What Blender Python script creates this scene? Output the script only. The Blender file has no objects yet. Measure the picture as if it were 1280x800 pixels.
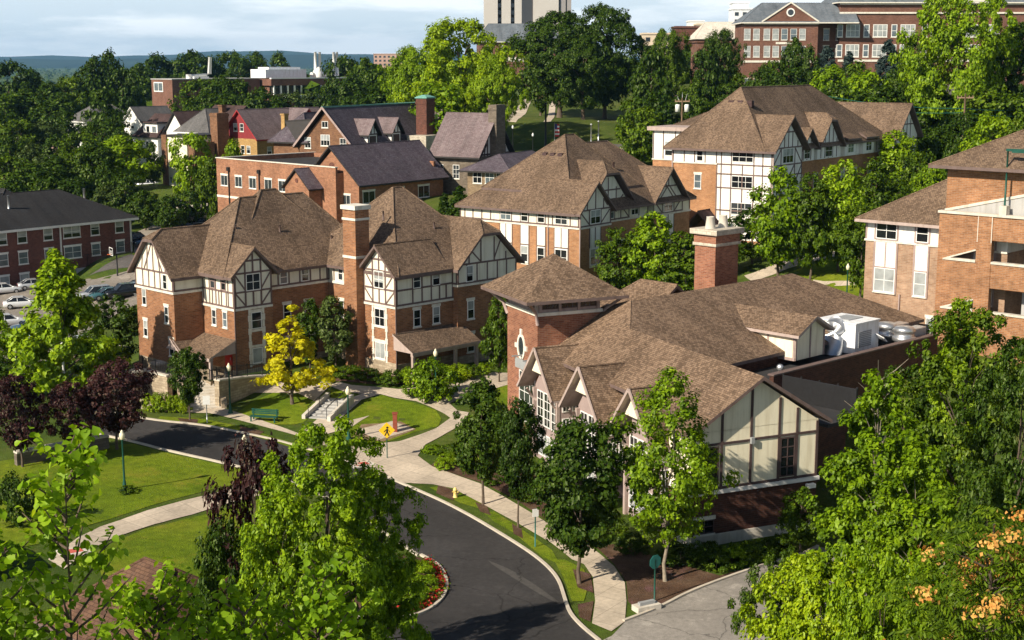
import bpy, bmesh, math, random
import numpy as np
from mathutils import Vector
R = math.radians
random.seed(7)
sc = bpy.context.scene
COL = sc.collection
# ------------------------------------------------------------------ camera maths
F = 1777.8; H = 30.0; P = math.atan(325 / F); CP, SP = math.cos(P), math.sin(P)
def ray(px, py):
    a = (px - 640) / F; b = (400 - py) / F
    return a, CP + b * SP, -SP + b * CP
def G(px, py, z=0.0):
    dx, dy, dz = ray(px, py); t = (z - H) / dz
    return dx * t, dy * t
def AY(px, py, Y):                       # point of the pixel ray at distance Y: x, z
    dx, dy, dz = ray(px, py); t = Y / dy
    return dx * t, H + dz * t
# ------------------------------------------------------------------ terrain height
CTRL = []
def cz(z, *pts):
    for p in pts: CTRL.append((p[0], p[1], z))
def czp(z, *pp):
    for p in pp: CTRL.append((*G(p[0], p[1], z), z))
# street zone
cz(0, (-60, 60), (-20, 90), (-10, 80), (0, 90), (8, 80), (16, 76), (2, 100), (6, 92), (24, 80), (12, 84), (20, 88), (-20, 60), (0, 50), (20, 50), (40, 60), (-40, 60), (0, 0), (60, 20), (-60, 20), (34, 84), (10, 64), (4, 72), (-12, 92))
czp(0, (480, 597), (500, 605), (540, 615), (590, 640), (480, 625), (520, 660), (420, 640), (560, 580), (600, 600), (560, 700))
czp(.1, (520, 565), (550, 550)); czp(.3, (450, 562), (460, 588), (400, 605), (350, 640), (250, 660)); czp(.6, (400, 560), (410, 572), (345, 590), (310, 620), (180, 660), (480, 540), (440, 548)); czp(.9, (345, 548), (300, 580), (250, 620), (120, 680), (60, 690))
czp(1.2, (310, 522), (300, 545), (250, 568), (190, 620), (60, 640), (330, 527)); czp(1.35, (255, 511), (272, 510), (250, 531), (200, 562), (130, 600), (230, 512), (213, 500)); czp(1.5, (190, 527), (165, 552), (190, 505), (60, 600), (100, 570), (180, 492)); czp(1.5, (120, 515), (60, 530), (20, 570), (140, 495), (0, 540), (80, 505)); czp(.6, (40, 480), (100, 470)); czp(0, (20, 450), (100, 440)); czp(-.3, (150, 380))
czp(1.7, (310, 503), (340, 512), (390, 510)); czp(1.9, (365, 501), (430, 515)); czp(1.5, (480, 503), (530, 505), (580, 505), (425, 530)); czp(1.0, (480, 522), (550, 528)); czp(2.3, (345, 479), (400, 489), (440, 484), (540, 488)); czp(1.9, (580, 484)); czp(2.7, (490, 468), (430, 468), (380, 464)); czp(2.4, (620, 466), (580, 460)); czp(1.6, (650, 475)); czp(.8, (645, 515), (605, 520)); czp(.3, (640, 560))
cz(2.9, (-10, 130), (-4, 127), (-22, 127), (-16, 130), (4, 128), (-20, 140), (-8, 142), (2, 140)); cz(2.1, (-29, 132), (-33, 134))
cz(2.5, (10, 122), (8, 132))
cz(4.5, (8, 152), (2, 160), (16, 160), (14, 142))
cz(3.5, (20, 130), (26, 128), (18, 142), (-30, 150), (-20, 160))
cz(5.0, (28, 142), (34, 150), (24, 158), (26, 172), (14, 176), (-20, 190), (-30, 215))
cz(6.5, (38, 126), (44, 140), (34, 118), (40, 160))
cz(8.3, (31, 172), (44, 178), (24, 184), (56, 186), (52, 170))
cz(6.0, (48, 115), (60, 110), (48, 90), (70, 90), (60, 60))
cz(-1, (-50, 140), (-52, 160)); cz(-.2, (-42, 150))
cz(-1.0, (-60, 160), (-66, 180), (-56, 176), (-52, 192)); cz(1.0, (-48, 180), (-50, 205), (-56, 214)); cz(-2.4, (-74, 190), (-84, 200), (-80, 170), (-96, 190), (-76, 150), (-70, 206))
cz(-2.2, (-70, 130), (-90, 130))
cz(2, (-50, 230), (-70, 240), (-100, 240)); cz(3.5, (-78, 300), (-110, 300)); cz(6, (-80, 340), (-60, 275)); cz(9, (-50, 275), (-40, 290), (-60, 310))
cz(9, (-25, 235), (-10, 225), (0, 225), (-20, 250)); cz(12, (0, 262), (20, 262), (-10, 280), (40, 250)); cz(17, (10, 320), (30, 340), (-10, 340)); cz(19, (24, 380), (40, 380), (0, 400))
cz(14, (60, 230), (80, 240)); cz(24, (70, 340), (100, 340), (130, 330), (70, 400), (120, 400), (160, 340)); cz(19, (60, 290), (110, 270), (140, 260)); cz(12, (90, 200), (75, 180), (110, 190))
cz(8, (-100, 400), (-140, 400), (-60, 420), (-180, 420)); cz(9, (-100, 480), (-60, 500), (-200, 500)); cz(12, (0, 500)); cz(22, (80, 500), (0, 600), (140, 520))
CT = np.array(CTRL)
def fz(x, y):
    d2 = (CT[:, 0] - x) ** 2 + (CT[:, 1] - y) ** 2 + 9.0
    w = 1.0 / d2 ** 1.8
    return float((w * CT[:, 2]).sum() / w.sum())
def gx(start, stop, step, first, ratio, lim):
    c = list(np.arange(start, stop + .01, step)); s = first
    while c[-1] < lim: c.append(min(c[-1] + s, lim)); s *= ratio
    return c
XS = [-v for v in gx(128, 128, 2, 4, 1.35, 16000)][::-1][:-1] + list(np.arange(-128, 148.1, 2)) + gx(148, 148, 2, 4, 1.35, 16000)[1:]
YS = [-6000, -2000, -600, -200, -80, -30] + list(np.arange(0, 420.1, 2)) + gx(420, 420, 2, 4, 1.3, 16000)[1:]
XS = np.array(XS, float); YS = np.array(YS, float)
ZG = np.zeros((len(XS), len(YS)))
for j, yy in enumerate(YS):
    d2 = (CT[None, :, 0] - XS[:, None]) ** 2 + (CT[None, :, 1] - yy) ** 2 + 9.0
    w = 1.0 / d2 ** 1.8
    zz = (w * CT[None, :, 2]).sum(1) / w.sum(1)
    far = np.clip((yy - 620) / 500, 0, 1)
    ZG[:, j] = zz * (1 - far) + far * -25
def gz(x, y):
    i = min(max(int(np.searchsorted(XS, x)) - 1, 0), len(XS) - 2); j = min(max(int(np.searchsorted(YS, y)) - 1, 0), len(YS) - 2)
    a = (x - XS[i]) / (XS[i + 1] - XS[i]); b = (y - YS[j]) / (YS[j + 1] - YS[j])
    return float(ZG[i, j] * (1 - a) * (1 - b) + ZG[i + 1, j] * a * (1 - b) + ZG[i, j + 1] * (1 - a) * b + ZG[i + 1, j + 1] * a * b)
def GT(px, py):                          # pixel -> point on the terrain
    z = 0.0
    for _ in range(14):
        x, y = G(px, py, z); z = .5 * z + .5 * gz(x, y)
    return x, y, gz(x, y)
# ------------------------------------------------------------------ materials
MATS = {}
def nmat(name):
    m = bpy.data.materials.new(name); m.use_nodes = True
    nt = m.node_tree; nt.nodes.clear()
    out = nt.nodes.new('ShaderNodeOutputMaterial')
    b = nt.nodes.new('ShaderNodeBsdfPrincipled'); nt.links.new(b.outputs[0], out.inputs[0])
    MATS[name] = m
    return m, nt, b
def N(nt, t, **k):
    n = nt.nodes.new(t)
    for a, v in k.items():
        if a.startswith('i_'): n.inputs[a[2:].replace('_', ' ')].default_value = v
        else: setattr(n, a, v)
    return n
def ramp(nt, src, stops, interp='LINEAR'):
    r = nt.nodes.new('ShaderNodeValToRGB'); r.color_ramp.interpolation = interp
    e = r.color_ramp.elements
    while len(e) < len(stops): e.new(.5)
    for k, (p, c) in enumerate(stops): e[k].position = p; e[k].color = (*c, 1)
    nt.links.new(src, r.inputs[0]); return r.outputs[0]
def mix(nt, a, b, f, mode='MIX'):
    m = nt.nodes.new('ShaderNodeMix'); m.data_type = 'RGBA'; m.blend_type = mode
    for sock, v in ((m.inputs['Factor'], f), (m.inputs['A'], a), (m.inputs['B'], b)):
        if hasattr(v, 'node'): nt.links.new(v, sock)
        elif isinstance(v, (int, float)): sock.default_value = v
        else: sock.default_value = (*v, 1)
    return m.outputs['Result']
def noise(nt, scale, detail=3, src='Object', rough=.55):
    tc = nt.nodes.new('ShaderNodeTexCoord'); n = nt.nodes.new('ShaderNodeTexNoise')
    n.inputs['Scale'].default_value = scale; n.inputs['Detail'].default_value = detail; n.inputs['Roughness'].default_value = rough
    nt.links.new(tc.outputs[src], n.inputs['Vector']); return n.outputs['Fac']
def bump(nt, b, h, strength=.3, dist=.02):
    n = nt.nodes.new('ShaderNodeBump'); n.inputs['Strength'].default_value = strength; n.inputs['Distance'].default_value = dist
    nt.links.new(h, n.inputs['Height']); nt.links.new(n.outputs[0], b.inputs['Normal'])
def plain(name, col, rough=.7, var=.15, scale=3, metal=0, spec=.3):
    m, nt, b = nmat(name)
    n = noise(nt, scale)
    c = ramp(nt, n, [(.25, tuple(v * (1 - var) for v in col)), (.75, tuple(min(1, v * (1 + var)) for v in col))])
    nt.links.new(c, b.inputs['Base Color']); b.inputs['Roughness'].default_value = rough; b.inputs['Metallic'].default_value = metal
    b.inputs['Specular IOR Level'].default_value = spec
    return m
def brickmat(name, c1, c2, mortar, w=.46, h=.14, ms=.016, var=.25, rough=.85, c3=None):
    m, nt, b = nmat(name)
    uv = nt.nodes.new('ShaderNodeTexCoord')
    t = N(nt, 'ShaderNodeTexBrick'); t.inputs['Scale'].default_value = 1; t.inputs['Brick Width'].default_value = w; t.inputs['Row Height'].default_value = h
    t.inputs['Mortar Size'].default_value = ms; t.inputs['Color1'].default_value = (0, 0, 0, 1); t.inputs['Color2'].default_value = (1, 1, 1, 1); t.inputs['Mortar'].default_value = (.5, .5, .5, 1)
    nt.links.new(uv.outputs['UV'], t.inputs['Vector'])
    c = ramp(nt, t.outputs['Color'], [(0, c1), (.5, tuple((x + y) / 2 for x, y in zip(c1, c2))), (1, c2)] if not c3 else [(0, c1), (.45, c2), (.75, c3), (1, c1)])
    c = mix(nt, c, mortar, t.outputs['Fac'])
    n = noise(nt, .35, 5); n2 = noise(nt, 2.2, 3)
    v = ramp(nt, n, [(.3, (1 - var,) * 3), (.7, (1 + var * .5,) * 3)]); c = mix(nt, c, v, 1.0, 'MULTIPLY')
    v = ramp(nt, n2, [(.3, (1 - var * .7,) * 3), (.7, (1 + var * .4,) * 3)]); c = mix(nt, c, v, 1.0, 'MULTIPLY')
    nt.links.new(c, b.inputs['Base Color']); b.inputs['Roughness'].default_value = rough; b.inputs['Specular IOR Level'].default_value = .2
    bump(nt, b, t.outputs['Fac'], -.25, .01)
    return m
def shingle(name, cols, w=.21, h=.15, dark=.6, var=.3, rough=.9, big=None):
    m, nt, b = nmat(name)
    uv = nt.nodes.new('ShaderNodeTexCoord')
    t = N(nt, 'ShaderNodeTexBrick', offset=.37, offset_frequency=2); t.inputs['Scale'].default_value = 1; t.inputs['Brick Width'].default_value = w; t.inputs['Row Height'].default_value = h
    t.inputs['Mortar Size'].default_value = .018; t.inputs['Mortar Smooth'].default_value = .6; t.inputs['Color1'].default_value = (0, 0, 0, 1); t.inputs['Color2'].default_value = (1, 1, 1, 1); t.inputs['Mortar'].default_value = (.3, .3, .3, 1)
    nt.links.new(uv.outputs['UV'], t.inputs['Vector'])
    mp = N(nt, 'ShaderNodeMapping'); mp.inputs['Scale'].default_value = (2.6, 2.0, 1); nt.links.new(uv.outputs['UV'], mp.inputs['Vector'])
    nz = N(nt, 'ShaderNodeTexNoise'); nz.inputs['Scale'].default_value = 1.5; nz.inputs['Detail'].default_value = 5; nz.inputs['Roughness'].default_value = .75
    nt.links.new(mp.outputs[0], nz.inputs['Vector'])
    f = N(nt, 'ShaderNodeMath', operation='MULTIPLY_ADD'); nt.links.new(t.outputs['Color'], f.inputs[0]); f.inputs[1].default_value = .34
    f2 = N(nt, 'ShaderNodeMath', operation='MULTIPLY'); nt.links.new(nz.outputs['Fac'], f2.inputs[0]); f2.inputs[1].default_value = .78
    nt.links.new(f2.outputs[0], f.inputs[2])
    k = len(cols); c = ramp(nt, f.outputs[0], [(.12 + .76 * i / (k - 1), cc) for i, cc in enumerate(cols)])
    mo = N(nt, 'ShaderNodeMath', operation='MULTIPLY'); nt.links.new(t.outputs['Fac'], mo.inputs[0]); mo.inputs[1].default_value = dark
    c = mix(nt, c, tuple(v * .25 for v in cols[0]), mo.outputs[0])
    n = noise(nt, .22, 4); v = ramp(nt, n, [(.3, (1 - var,) * 3), (.7, (1 + var * .4,) * 3)]); c = mix(nt, c, v, 1.0, 'MULTIPLY')
    ms = N(nt, 'ShaderNodeMapping'); ms.inputs['Scale'].default_value = (.9, .09, 1); nt.links.new(uv.outputs['UV'], ms.inputs['Vector']); ns = N(nt, 'ShaderNodeTexNoise'); ns.inputs['Scale'].default_value = 1.0; ns.inputs['Detail'].default_value = 4; nt.links.new(ms.outputs[0], ns.inputs['Vector'])
    c = mix(nt, c, ramp(nt, ns.outputs['Fac'], [(.32, (.8,) * 3), (.5, (1,) * 3), (.72, (1.14,) * 3)]), 1.0, 'MULTIPLY')      # rain streaks down the slope
    nt.links.new(c, b.inputs['Base Color']); b.inputs['Roughness'].default_value = rough; b.inputs['Specular IOR Level'].default_value = .15
    bump(nt, b, f.outputs[0], .5, .03)
    return m
BR_A = brickmat('brick_orange', (.37, .165, .075), (.235, .095, .042), (.30, .21, .15))
BR_B = brickmat('brick_tan_orange', (.46, .22, .10), (.36, .16, .07), (.38, .27, .18))
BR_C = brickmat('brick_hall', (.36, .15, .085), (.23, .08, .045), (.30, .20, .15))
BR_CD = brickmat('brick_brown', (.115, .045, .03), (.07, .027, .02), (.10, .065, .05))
BR_D = brickmat('brick_dorm', (.19, .06, .045), (.11, .035, .028), (.2, .13, .11))
BR_E = brickmat('brick_buff', (.42, .27, .18), (.32, .19, .12), (.4, .3, .22))
BR_G = brickmat('brick_garage', (.41, .195, .09), (.27, .115, .05), (.34, .24, .17), var=.3)
BR_K = brickmat('brick_red_orange', (.39, .17, .09), (.25, .10, .052), (.32, .22, .16))
BR_T = brickmat('brick_tudor', (.25, .12, .06), (.15, .065, .035), (.22, .15, .1))
BR_L = brickmat('brick_far_red', (.215, .095, .065), (.15, .06, .042), (.2, .14, .11))
BR_Y = brickmat('brick_yellow', (.50, .30, .10), (.40, .22, .07), (.4, .3, .18))
BR_DK = brickmat('brick_chimney', (.17, .06, .04), (.10, .035, .025), (.16, .1, .08))
STONE = brickmat('stone_rubble', (.52, .43, .31), (.34, .27, .19), (.30, .24, .18), w=.55, h=.22, ms=.02, var=.25)
STONEW = brickmat('stone_white', (.62, .56, .46), (.46, .40, .32), (.38, .33, .27), w=.5, h=.25, ms=.02)
STONED = brickmat('stone_dark', (.22, .18, .14), (.14, .11, .085), (.13, .11, .09), w=.6, h=.22, ms=.02)
SH = shingle('shingle_brown', [(.045, .030, .022), (.10, .066, .046), (.165, .112, .078), (.255, .175, .12), (.155, .118, .09)])
SHC = shingle('shingle_brown_near', [(.045, .030, .022), (.10, .066, .045), (.175, .116, .078), (.28, .19, .13), (.165, .125, .095)], w=.24, h=.16)
SHD = shingle('shingle_charcoal', [(.022, .021, .022), (.035, .034, .036), (.05, .048, .05)], var=.2)
SLATE = shingle('slate_purple', [(.05, .037, .046), (.085, .065, .08), (.12, .10, .12), (.16, .145, .155)], w=.4, h=.25, var=.25, rough=.6)
SLATEP = shingle('slate_rose', [(.10, .07, .075), (.16, .115, .12), (.2, .155, .16), (.25, .2, .2)], w=.4, h=.25, var=.25, rough=.7)
SLATEB = shingle('slate_blue', [(.085, .10, .125), (.12, .145, .17), (.18, .20, .225), (.10, .11, .13)], w=.6, h=.35, var=.25, rough=.6)
SHG = shingle('shingle_grey', [(.09, .085, .085), (.13, .125, .125), (.18, .17, .17)], w=.4, h=.2)
SHM = shingle('shingle_maroon', [(.05, .03, .03), (.08, .05, .048), (.11, .075, .07)], w=.4, h=.2)
STUC = plain('stucco_cream', (.78, .74, .62), .9, .07, .5)
STUCW = plain('stucco_white', (.84, .82, .76), .9, .06, .5)
STUCY = plain('stucco_near', (.86, .79, .60), .9, .07, .4)
TIM = plain('timber_brown', (.17, .115, .105), .75, .2, 2)
TIMD = plain('timber_dark', (.085, .055, .052), .75, .2, 2)
TIMP = plain('timber_mauve', (.36, .27, .25), .75, .15, 2)
FASC = plain('fascia_brown', (.15, .105, .095), .7, .15, 2)
FASCL = plain('fascia_mauve', (.42, .33, .30), .7, .1, 2)
FASW = plain('fascia_white', (.75, .73, .70), .6, .08, 2)
FASK = plain('fascia_black', (.03, .026, .025), .6, .2, 2)
FASR = plain('fascia_red', (.36, .03, .035), .6, .15, 2)
WHT = plain('paint_white', (.82, .81, .78), .5, .06, 4)
CAST = plain('cast_stone', (.72, .68, .60), .8, .1, 2)
CONC = plain('concrete_light', (.60, .55, .48), .9, .14, .8)
CONCG = plain('concrete_grey', (.42, .41, .40), .9, .15, .3)
ASPH = None
BLACK = plain('black_iron', (.018, .018, .02), .5, .2, 4)
GREENM = plain('green_metal', (.012, .075, .055), .45, .2, 4)
TEALM = plain('teal_metal', (.02, .16, .14), .45, .15, 4)
GALV = plain('galvanised', (.55, .56, .58), .35, .12, 2, metal=.8)
HVACW = plain('hvac_white', (.80, .81, .84), .45, .08, 1.2)
GREYM = plain('grey_metal', (.32, .33, .34), .5, .12, 1)
WOOD = plain('pole_wood', (.30, .20, .13), .85, .2, 6)
BARK = plain('bark', (.11, .082, .06), .9, .35, 5)
BARKL = plain('bark_light', (.25, .21, .16), .9, .3, 5)
DARKROOF = plain('membrane_dark', (.035, .034, .036), .9, .25, .6)
RED = plain('paint_red', (.5, .025, .02), .5, .1, 4)
ORANGE = plain('paint_orange', (.85, .17, .03), .5, .1, 4)
YEL = plain('sign_yellow', (.85, .52, .02), .45, .05, 4)
YELP = plain('hydrant_yellow', (.80, .62, .22), .5, .1, 4)
COPPER = plain('copper_green', (.16, .36, .30), .7, .2, 2)
RUST = plain('rust_red', (.25, .06, .035), .7, .2, 4)
CONT = plain('tower_concrete', (.52, .49, .46), .9, .06, .1)
CONTD = plain('tower_concrete_dark', (.30, .28, .28), .9, .08, .1)
PINKB = plain('far_pink', (.46, .30, .24), .9, .1, .1)
TANB = plain('far_tan', (.66, .54, .40), .9, .1, .1)
def weather(m, lo=.84):
    nt = m.node_tree; b = [n for n in nt.nodes if n.type == 'BSDF_PRINCIPLED'][0]; src = b.inputs['Base Color'].links[0].from_socket; tc = nt.nodes.new('ShaderNodeTexCoord'); mp = nt.nodes.new('ShaderNodeMapping'); mp.inputs['Scale'].default_value = (2.2, 2.2, .22); nt.links.new(tc.outputs['Object'], mp.inputs[0]); n = nt.nodes.new('ShaderNodeTexNoise'); n.inputs['Scale'].default_value = 1.3; n.inputs['Detail'].default_value = 5; nt.links.new(mp.outputs[0], n.inputs['Vector'])
    nt.links.new(mix(nt, src, ramp(nt, n.outputs['Fac'], [(.3, (lo, lo * .97, lo * .92)), (.52, (1, 1, 1)), (.75, (1.03, 1.03, 1.02))]), 1.0, 'MULTIPLY'), b.inputs['Base Color'])
for m_ in (STUC, STUCW, STUCY, TIM, TIMD, TIMP, CONC, CONCG, HVACW, FASCL, FASC, CAST): weather(m_)
def glassmat(name, col, rough=.08, spec=.6):
    m, nt, b = nmat(name)
    n = noise(nt, .9, 2); c = ramp(nt, n, [(.3, tuple(v * .7 for v in col)), (.7, tuple(v * 1.25 for v in col))])
    nt.links.new(c, b.inputs['Base Color']); b.inputs['Roughness'].default_value = rough; b.inputs['Specular IOR Level'].default_value = spec
    return m
GL = [glassmat('glass_dark', (.012, .014, .016)), glassmat('glass_slate', (.035, .042, .048)), glassmat('glass_blind', (.34, .36, .36), .25, .5), glassmat('glass_blue', (.12, .15, .17), .12)]
LAMPG = plain('lamp_globe', (.80, .72, .52), .4, .05, 3)
# ------------------------------------------------------------------ mesh builder
class MB:
    def __init__(s, dz=0.0): s.v = []; s.f = []; s.m = []; s.dz = dz; s.sm = []
    def poly(s, pts, mi=0, smooth=False):
        n = len(s.v); s.v += [tuple(p) for p in pts]; s.f.append(tuple(range(n, n + len(pts)))); s.m.append(mi); s.sm.append(smooth)
    def mesh(s, vs, fs, mi=0, smooth=False):
        n = len(s.v); s.v += [tuple(p) for p in vs]
        for f in fs: s.f.append(tuple(i + n for i in f)); s.m.append(mi); s.sm.append(smooth)
    def box(s, x0, x1, y0, y1, z0, z1, mi=0):
        if x0 > x1: x0, x1 = x1, x0
        if y0 > y1: y0, y1 = y1, y0
        s.mesh([(x0, y0, z0), (x1, y0, z0), (x1, y1, z0), (x0, y1, z0), (x0, y0, z1), (x1, y0, z1), (x1, y1, z1), (x0, y1, z1)],
               [(0, 3, 2, 1), (4, 5, 6, 7), (0, 1, 5, 4), (1, 2, 6, 5), (2, 3, 7, 6), (3, 0, 4, 7)], mi)
    def prism(s, pts, d, mi=0):            # polygon extruded along vector d
        n = len(pts); q = [tuple(a + b for a, b in zip(p, d)) for p in pts]
        s.mesh(list(pts) + q, [tuple(range(n))[::-1], tuple(range(n, 2 * n))] + [(i, (i + 1) % n, n + (i + 1) % n, n + i) for i in range(n)], mi)
    def tube(s, pts, rad, n=8, mi=0, caps=True, smooth=True):
        pts = [Vector(p) for p in pts]; rad = rad if isinstance(rad, (list, tuple)) else [rad] * len(pts); rings = []
        vs = []
        for i, p in enumerate(pts):
            t = (pts[min(i + 1, len(pts) - 1)] - pts[max(i - 1, 0)]).normalized()
            a = t.cross(Vector((0, 0, 1)) if abs(t.z) < .9 else Vector((1, 0, 0))).normalized(); b = t.cross(a)
            vs += [tuple(p + (a * math.cos(k * 2 * math.pi / n) + b * math.sin(k * 2 * math.pi / n)) * rad[i]) for k in range(n)]
        fs = [(i * n + k, i * n + (k + 1) % n, (i + 1) * n + (k + 1) % n, (i + 1) * n + k) for i in range(len(pts) - 1) for k in range(n)]
        s.mesh(vs, fs, mi, smooth)
        if caps:
            m = len(vs); L = len(s.v) - m
            s.f.append(tuple(L + k for k in range(n))); s.m.append(mi); s.sm.append(False)
            s.f.append(tuple(L + m - n + k for k in range(n))[::-1]); s.m.append(mi); s.sm.append(False)
    def lathe(s, prof, n=12, c=(0, 0, 0), mi=0, smooth=True):
        vs = [(c[0] + r * math.cos(k * 2 * math.pi / n), c[1] + r * math.sin(k * 2 * math.pi / n), c[2] + z) for r, z in prof for k in range(n)]
        s.mesh(vs, [(i * n + k, i * n + (k + 1) % n, (i + 1) * n + (k + 1) % n, (i + 1) * n + k) for i in range(len(prof) - 1) for k in range(n)], mi, smooth)
    def shell(s, polys, t, m0=0, m1=1):      # roof faces given a thickness t downwards
        key = lambda p: (round(p[0], 3), round(p[1], 3), round(p[2], 3)); e = {}
        for p in polys:
            nz = sum((p[i][0] - p[(i + 1) % len(p)][0]) * (p[i][1] + p[(i + 1) % len(p)][1]) for i in range(len(p)))
            if nz < 0: p = p[::-1]
            s.poly(p, m0); s.poly([(a, b, c - t) for a, b, c in p[::-1]], m1)
            for i in range(len(p)):
                a, b = p[i], p[(i + 1) % len(p)]; k = frozenset((key(a), key(b)))
                e.setdefault(k, []).append((a, b))
        for k, l in e.items():
            if len(l) == 1:
                a, b = l[0]; s.poly([b, a, (a[0], a[1], a[2] - t), (b[0], b[1], b[2] - t)], m1)
    def pieces(s, rot=0):
        n = len(s.v)
        if n < 9: return [s]
        up = list(range(n))
        def find(a):
            while up[a] != a: up[a] = up[up[a]]; a = up[a]
            return a
        for f in s.f:
            r = find(f[0])
            for i in f[1:]: up[find(i)] = r
        rt = [find(i) for i in range(n)]; ids = {r: k for k, r in enumerate(dict.fromkeys(rt))}; k = len(ids)
        if k < 2 or k > 400: return [s]
        isl = np.array([ids[r] for r in rt]); P_ = np.array(s.v, float); P_ = P_ @ np.array([[math.cos(rot), math.sin(rot), 0], [-math.sin(rot), math.cos(rot), 0], [0, 0, 1]]); lo = np.full((k, 3), np.inf); hi = np.full((k, 3), -np.inf); np.minimum.at(lo, isl, P_); np.maximum.at(hi, isl, P_)
        sz = (hi - lo).max(1); gap = np.maximum(0, np.maximum(lo[:, None] - hi[None], lo[None] - hi[:, None])); near = np.sqrt((gap ** 2).sum(2)) <= np.maximum(.02, .5 * np.maximum(sz[:, None], sz[None]))
        grp = list(range(k))
        def fg(a):
            while grp[a] != a: a = grp[a]
            return a
        for a, b in zip(*np.nonzero(np.triu(near, 1))): grp[fg(int(a))] = fg(int(b))
        g = [fg(i) for i in range(k)]; us = list(dict.fromkeys(g))
        if len(us) < 2: return [s]
        out = []
        for u in us:
            m = MB(s.dz); mp = {}
            for f, mi, sm in zip(s.f, s.m, s.sm):
                if g[isl[f[0]]] == u:
                    for i in f:
                        if i not in mp: mp[i] = len(m.v); m.v.append(s.v[i])
                    m.f.append(tuple(mp[i] for i in f)); m.m.append(mi); m.sm.append(sm)
            out.append(m)
        return out
    def build(s, name, mats, parent=None, loc=None):
        me = bpy.data.meshes.new(name)
        vs = [(a, b, c + s.dz) for a, b, c in s.v] if s.dz else s.v
        me.from_pydata(vs, [], s.f); me.update()
        mats = mats if isinstance(mats, (list, tuple)) else [mats]
        for m in mats: me.materials.append(m)
        me.polygons.foreach_set('material_index', s.m); me.polygons.foreach_set('use_smooth', s.sm)
        uv = me.uv_layers.new(name='UVMap').data
        Z = Vector((0, 0, 1)); arr = [0.0] * (2 * len(me.loops))
        for p in me.polygons:
            n = p.normal; t = Z.cross(n)
            t = t.normalized() if t.length > .02 else Vector((1, 0, 0)); b = n.cross(t)
            for li in p.loop_indices:
                co = me.vertices[me.loops[li].vertex_index].co; arr[2 * li] = co.dot(t); arr[2 * li + 1] = co.dot(b)
        uv.foreach_set('uv', arr)
        o = bpy.data.objects.new(name, me); COL.objects.link(o)
        if parent: o.parent = parent
        if loc: o.location = loc
        return o
def tag(o, label, cat, group=None):
    o['label'] = label; o['category'] = cat
    if group: o['group'] = group
    return o
def struct(o, kind='structure'): o['kind'] = kind; return o
def thing(name, label, cat, loc=(0, 0, 0), rz=0, group=None):
    o = bpy.data.objects.new(name, None); COL.objects.link(o); o.empty_display_size = .5
    o.location = loc; o.rotation_euler = (0, 0, rz)
    return tag(o, label, cat, group)
def copy_tree(o, parent=None):
    c = o.copy(); COL.objects.link(c)
    if parent: c.parent = parent
    for ch in list(o.children): copy_tree(ch, c)
    return c
# ------------------------------------------------------------------ buildings
class Bld:
    def __init__(s, name, label, cat, X, Y, z0, ang, group=None):
        s.e = thing(name, label, cat, (X, Y, z0), R(90 - ang), group); s.z0 = z0; s.rng = random.Random(name + label)
    def mb(s): return MB(-s.z0)
    def put(s, name, mb, mats, parent=None, label=None):
        o = None
        for part in mb.pieces(s.e.rotation_euler.z):                       # pieces that stand apart become parts of their own
            q = part.build(name, mats, parent or s.e); o = o or q
        if label: o['label'] = label
        return o
def fb(mb, f, s0, s1, z0, z1, o0, o1, mi=0):
    if f[0] == 'x': mb.box(f[1] - o1, f[1] - o0, s0, s1, z0, z1, mi)
    else: mb.box(s0, s1, f[1] - o1, f[1] - o0, z0, z1, mi)
def fpt(f, s, z, o): return (f[1] - o, s, z) if f[0] == 'x' else (s, f[1] - o, z)
def bar(mb, f, a, b, w=.16, o=.05, mi=0, o0=-.03):
    ds, dz = b[0] - a[0], b[1] - a[1]; L = math.hypot(ds, dz); ns, nz = -dz / L * w / 2, ds / L * w / 2
    q = [(a[0] + ns, a[1] + nz), (b[0] + ns, b[1] + nz), (b[0] - ns, b[1] - nz), (a[0] - ns, a[1] - nz)]
    d = (-(o - o0), 0, 0) if f[0] == 'x' else (0, -(o - o0), 0)
    mb.prism([fpt(f, s, z, o0) for s, z in q], d, mi)
def fpoly(mb, f, pts, o0, o1, mi=0):
    d = (-(o1 - o0), 0, 0) if f[0] == 'x' else (0, -(o1 - o0), 0)
    mb.prism([fpt(f, s, z, o0) for s, z in pts], d, mi)
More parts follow.
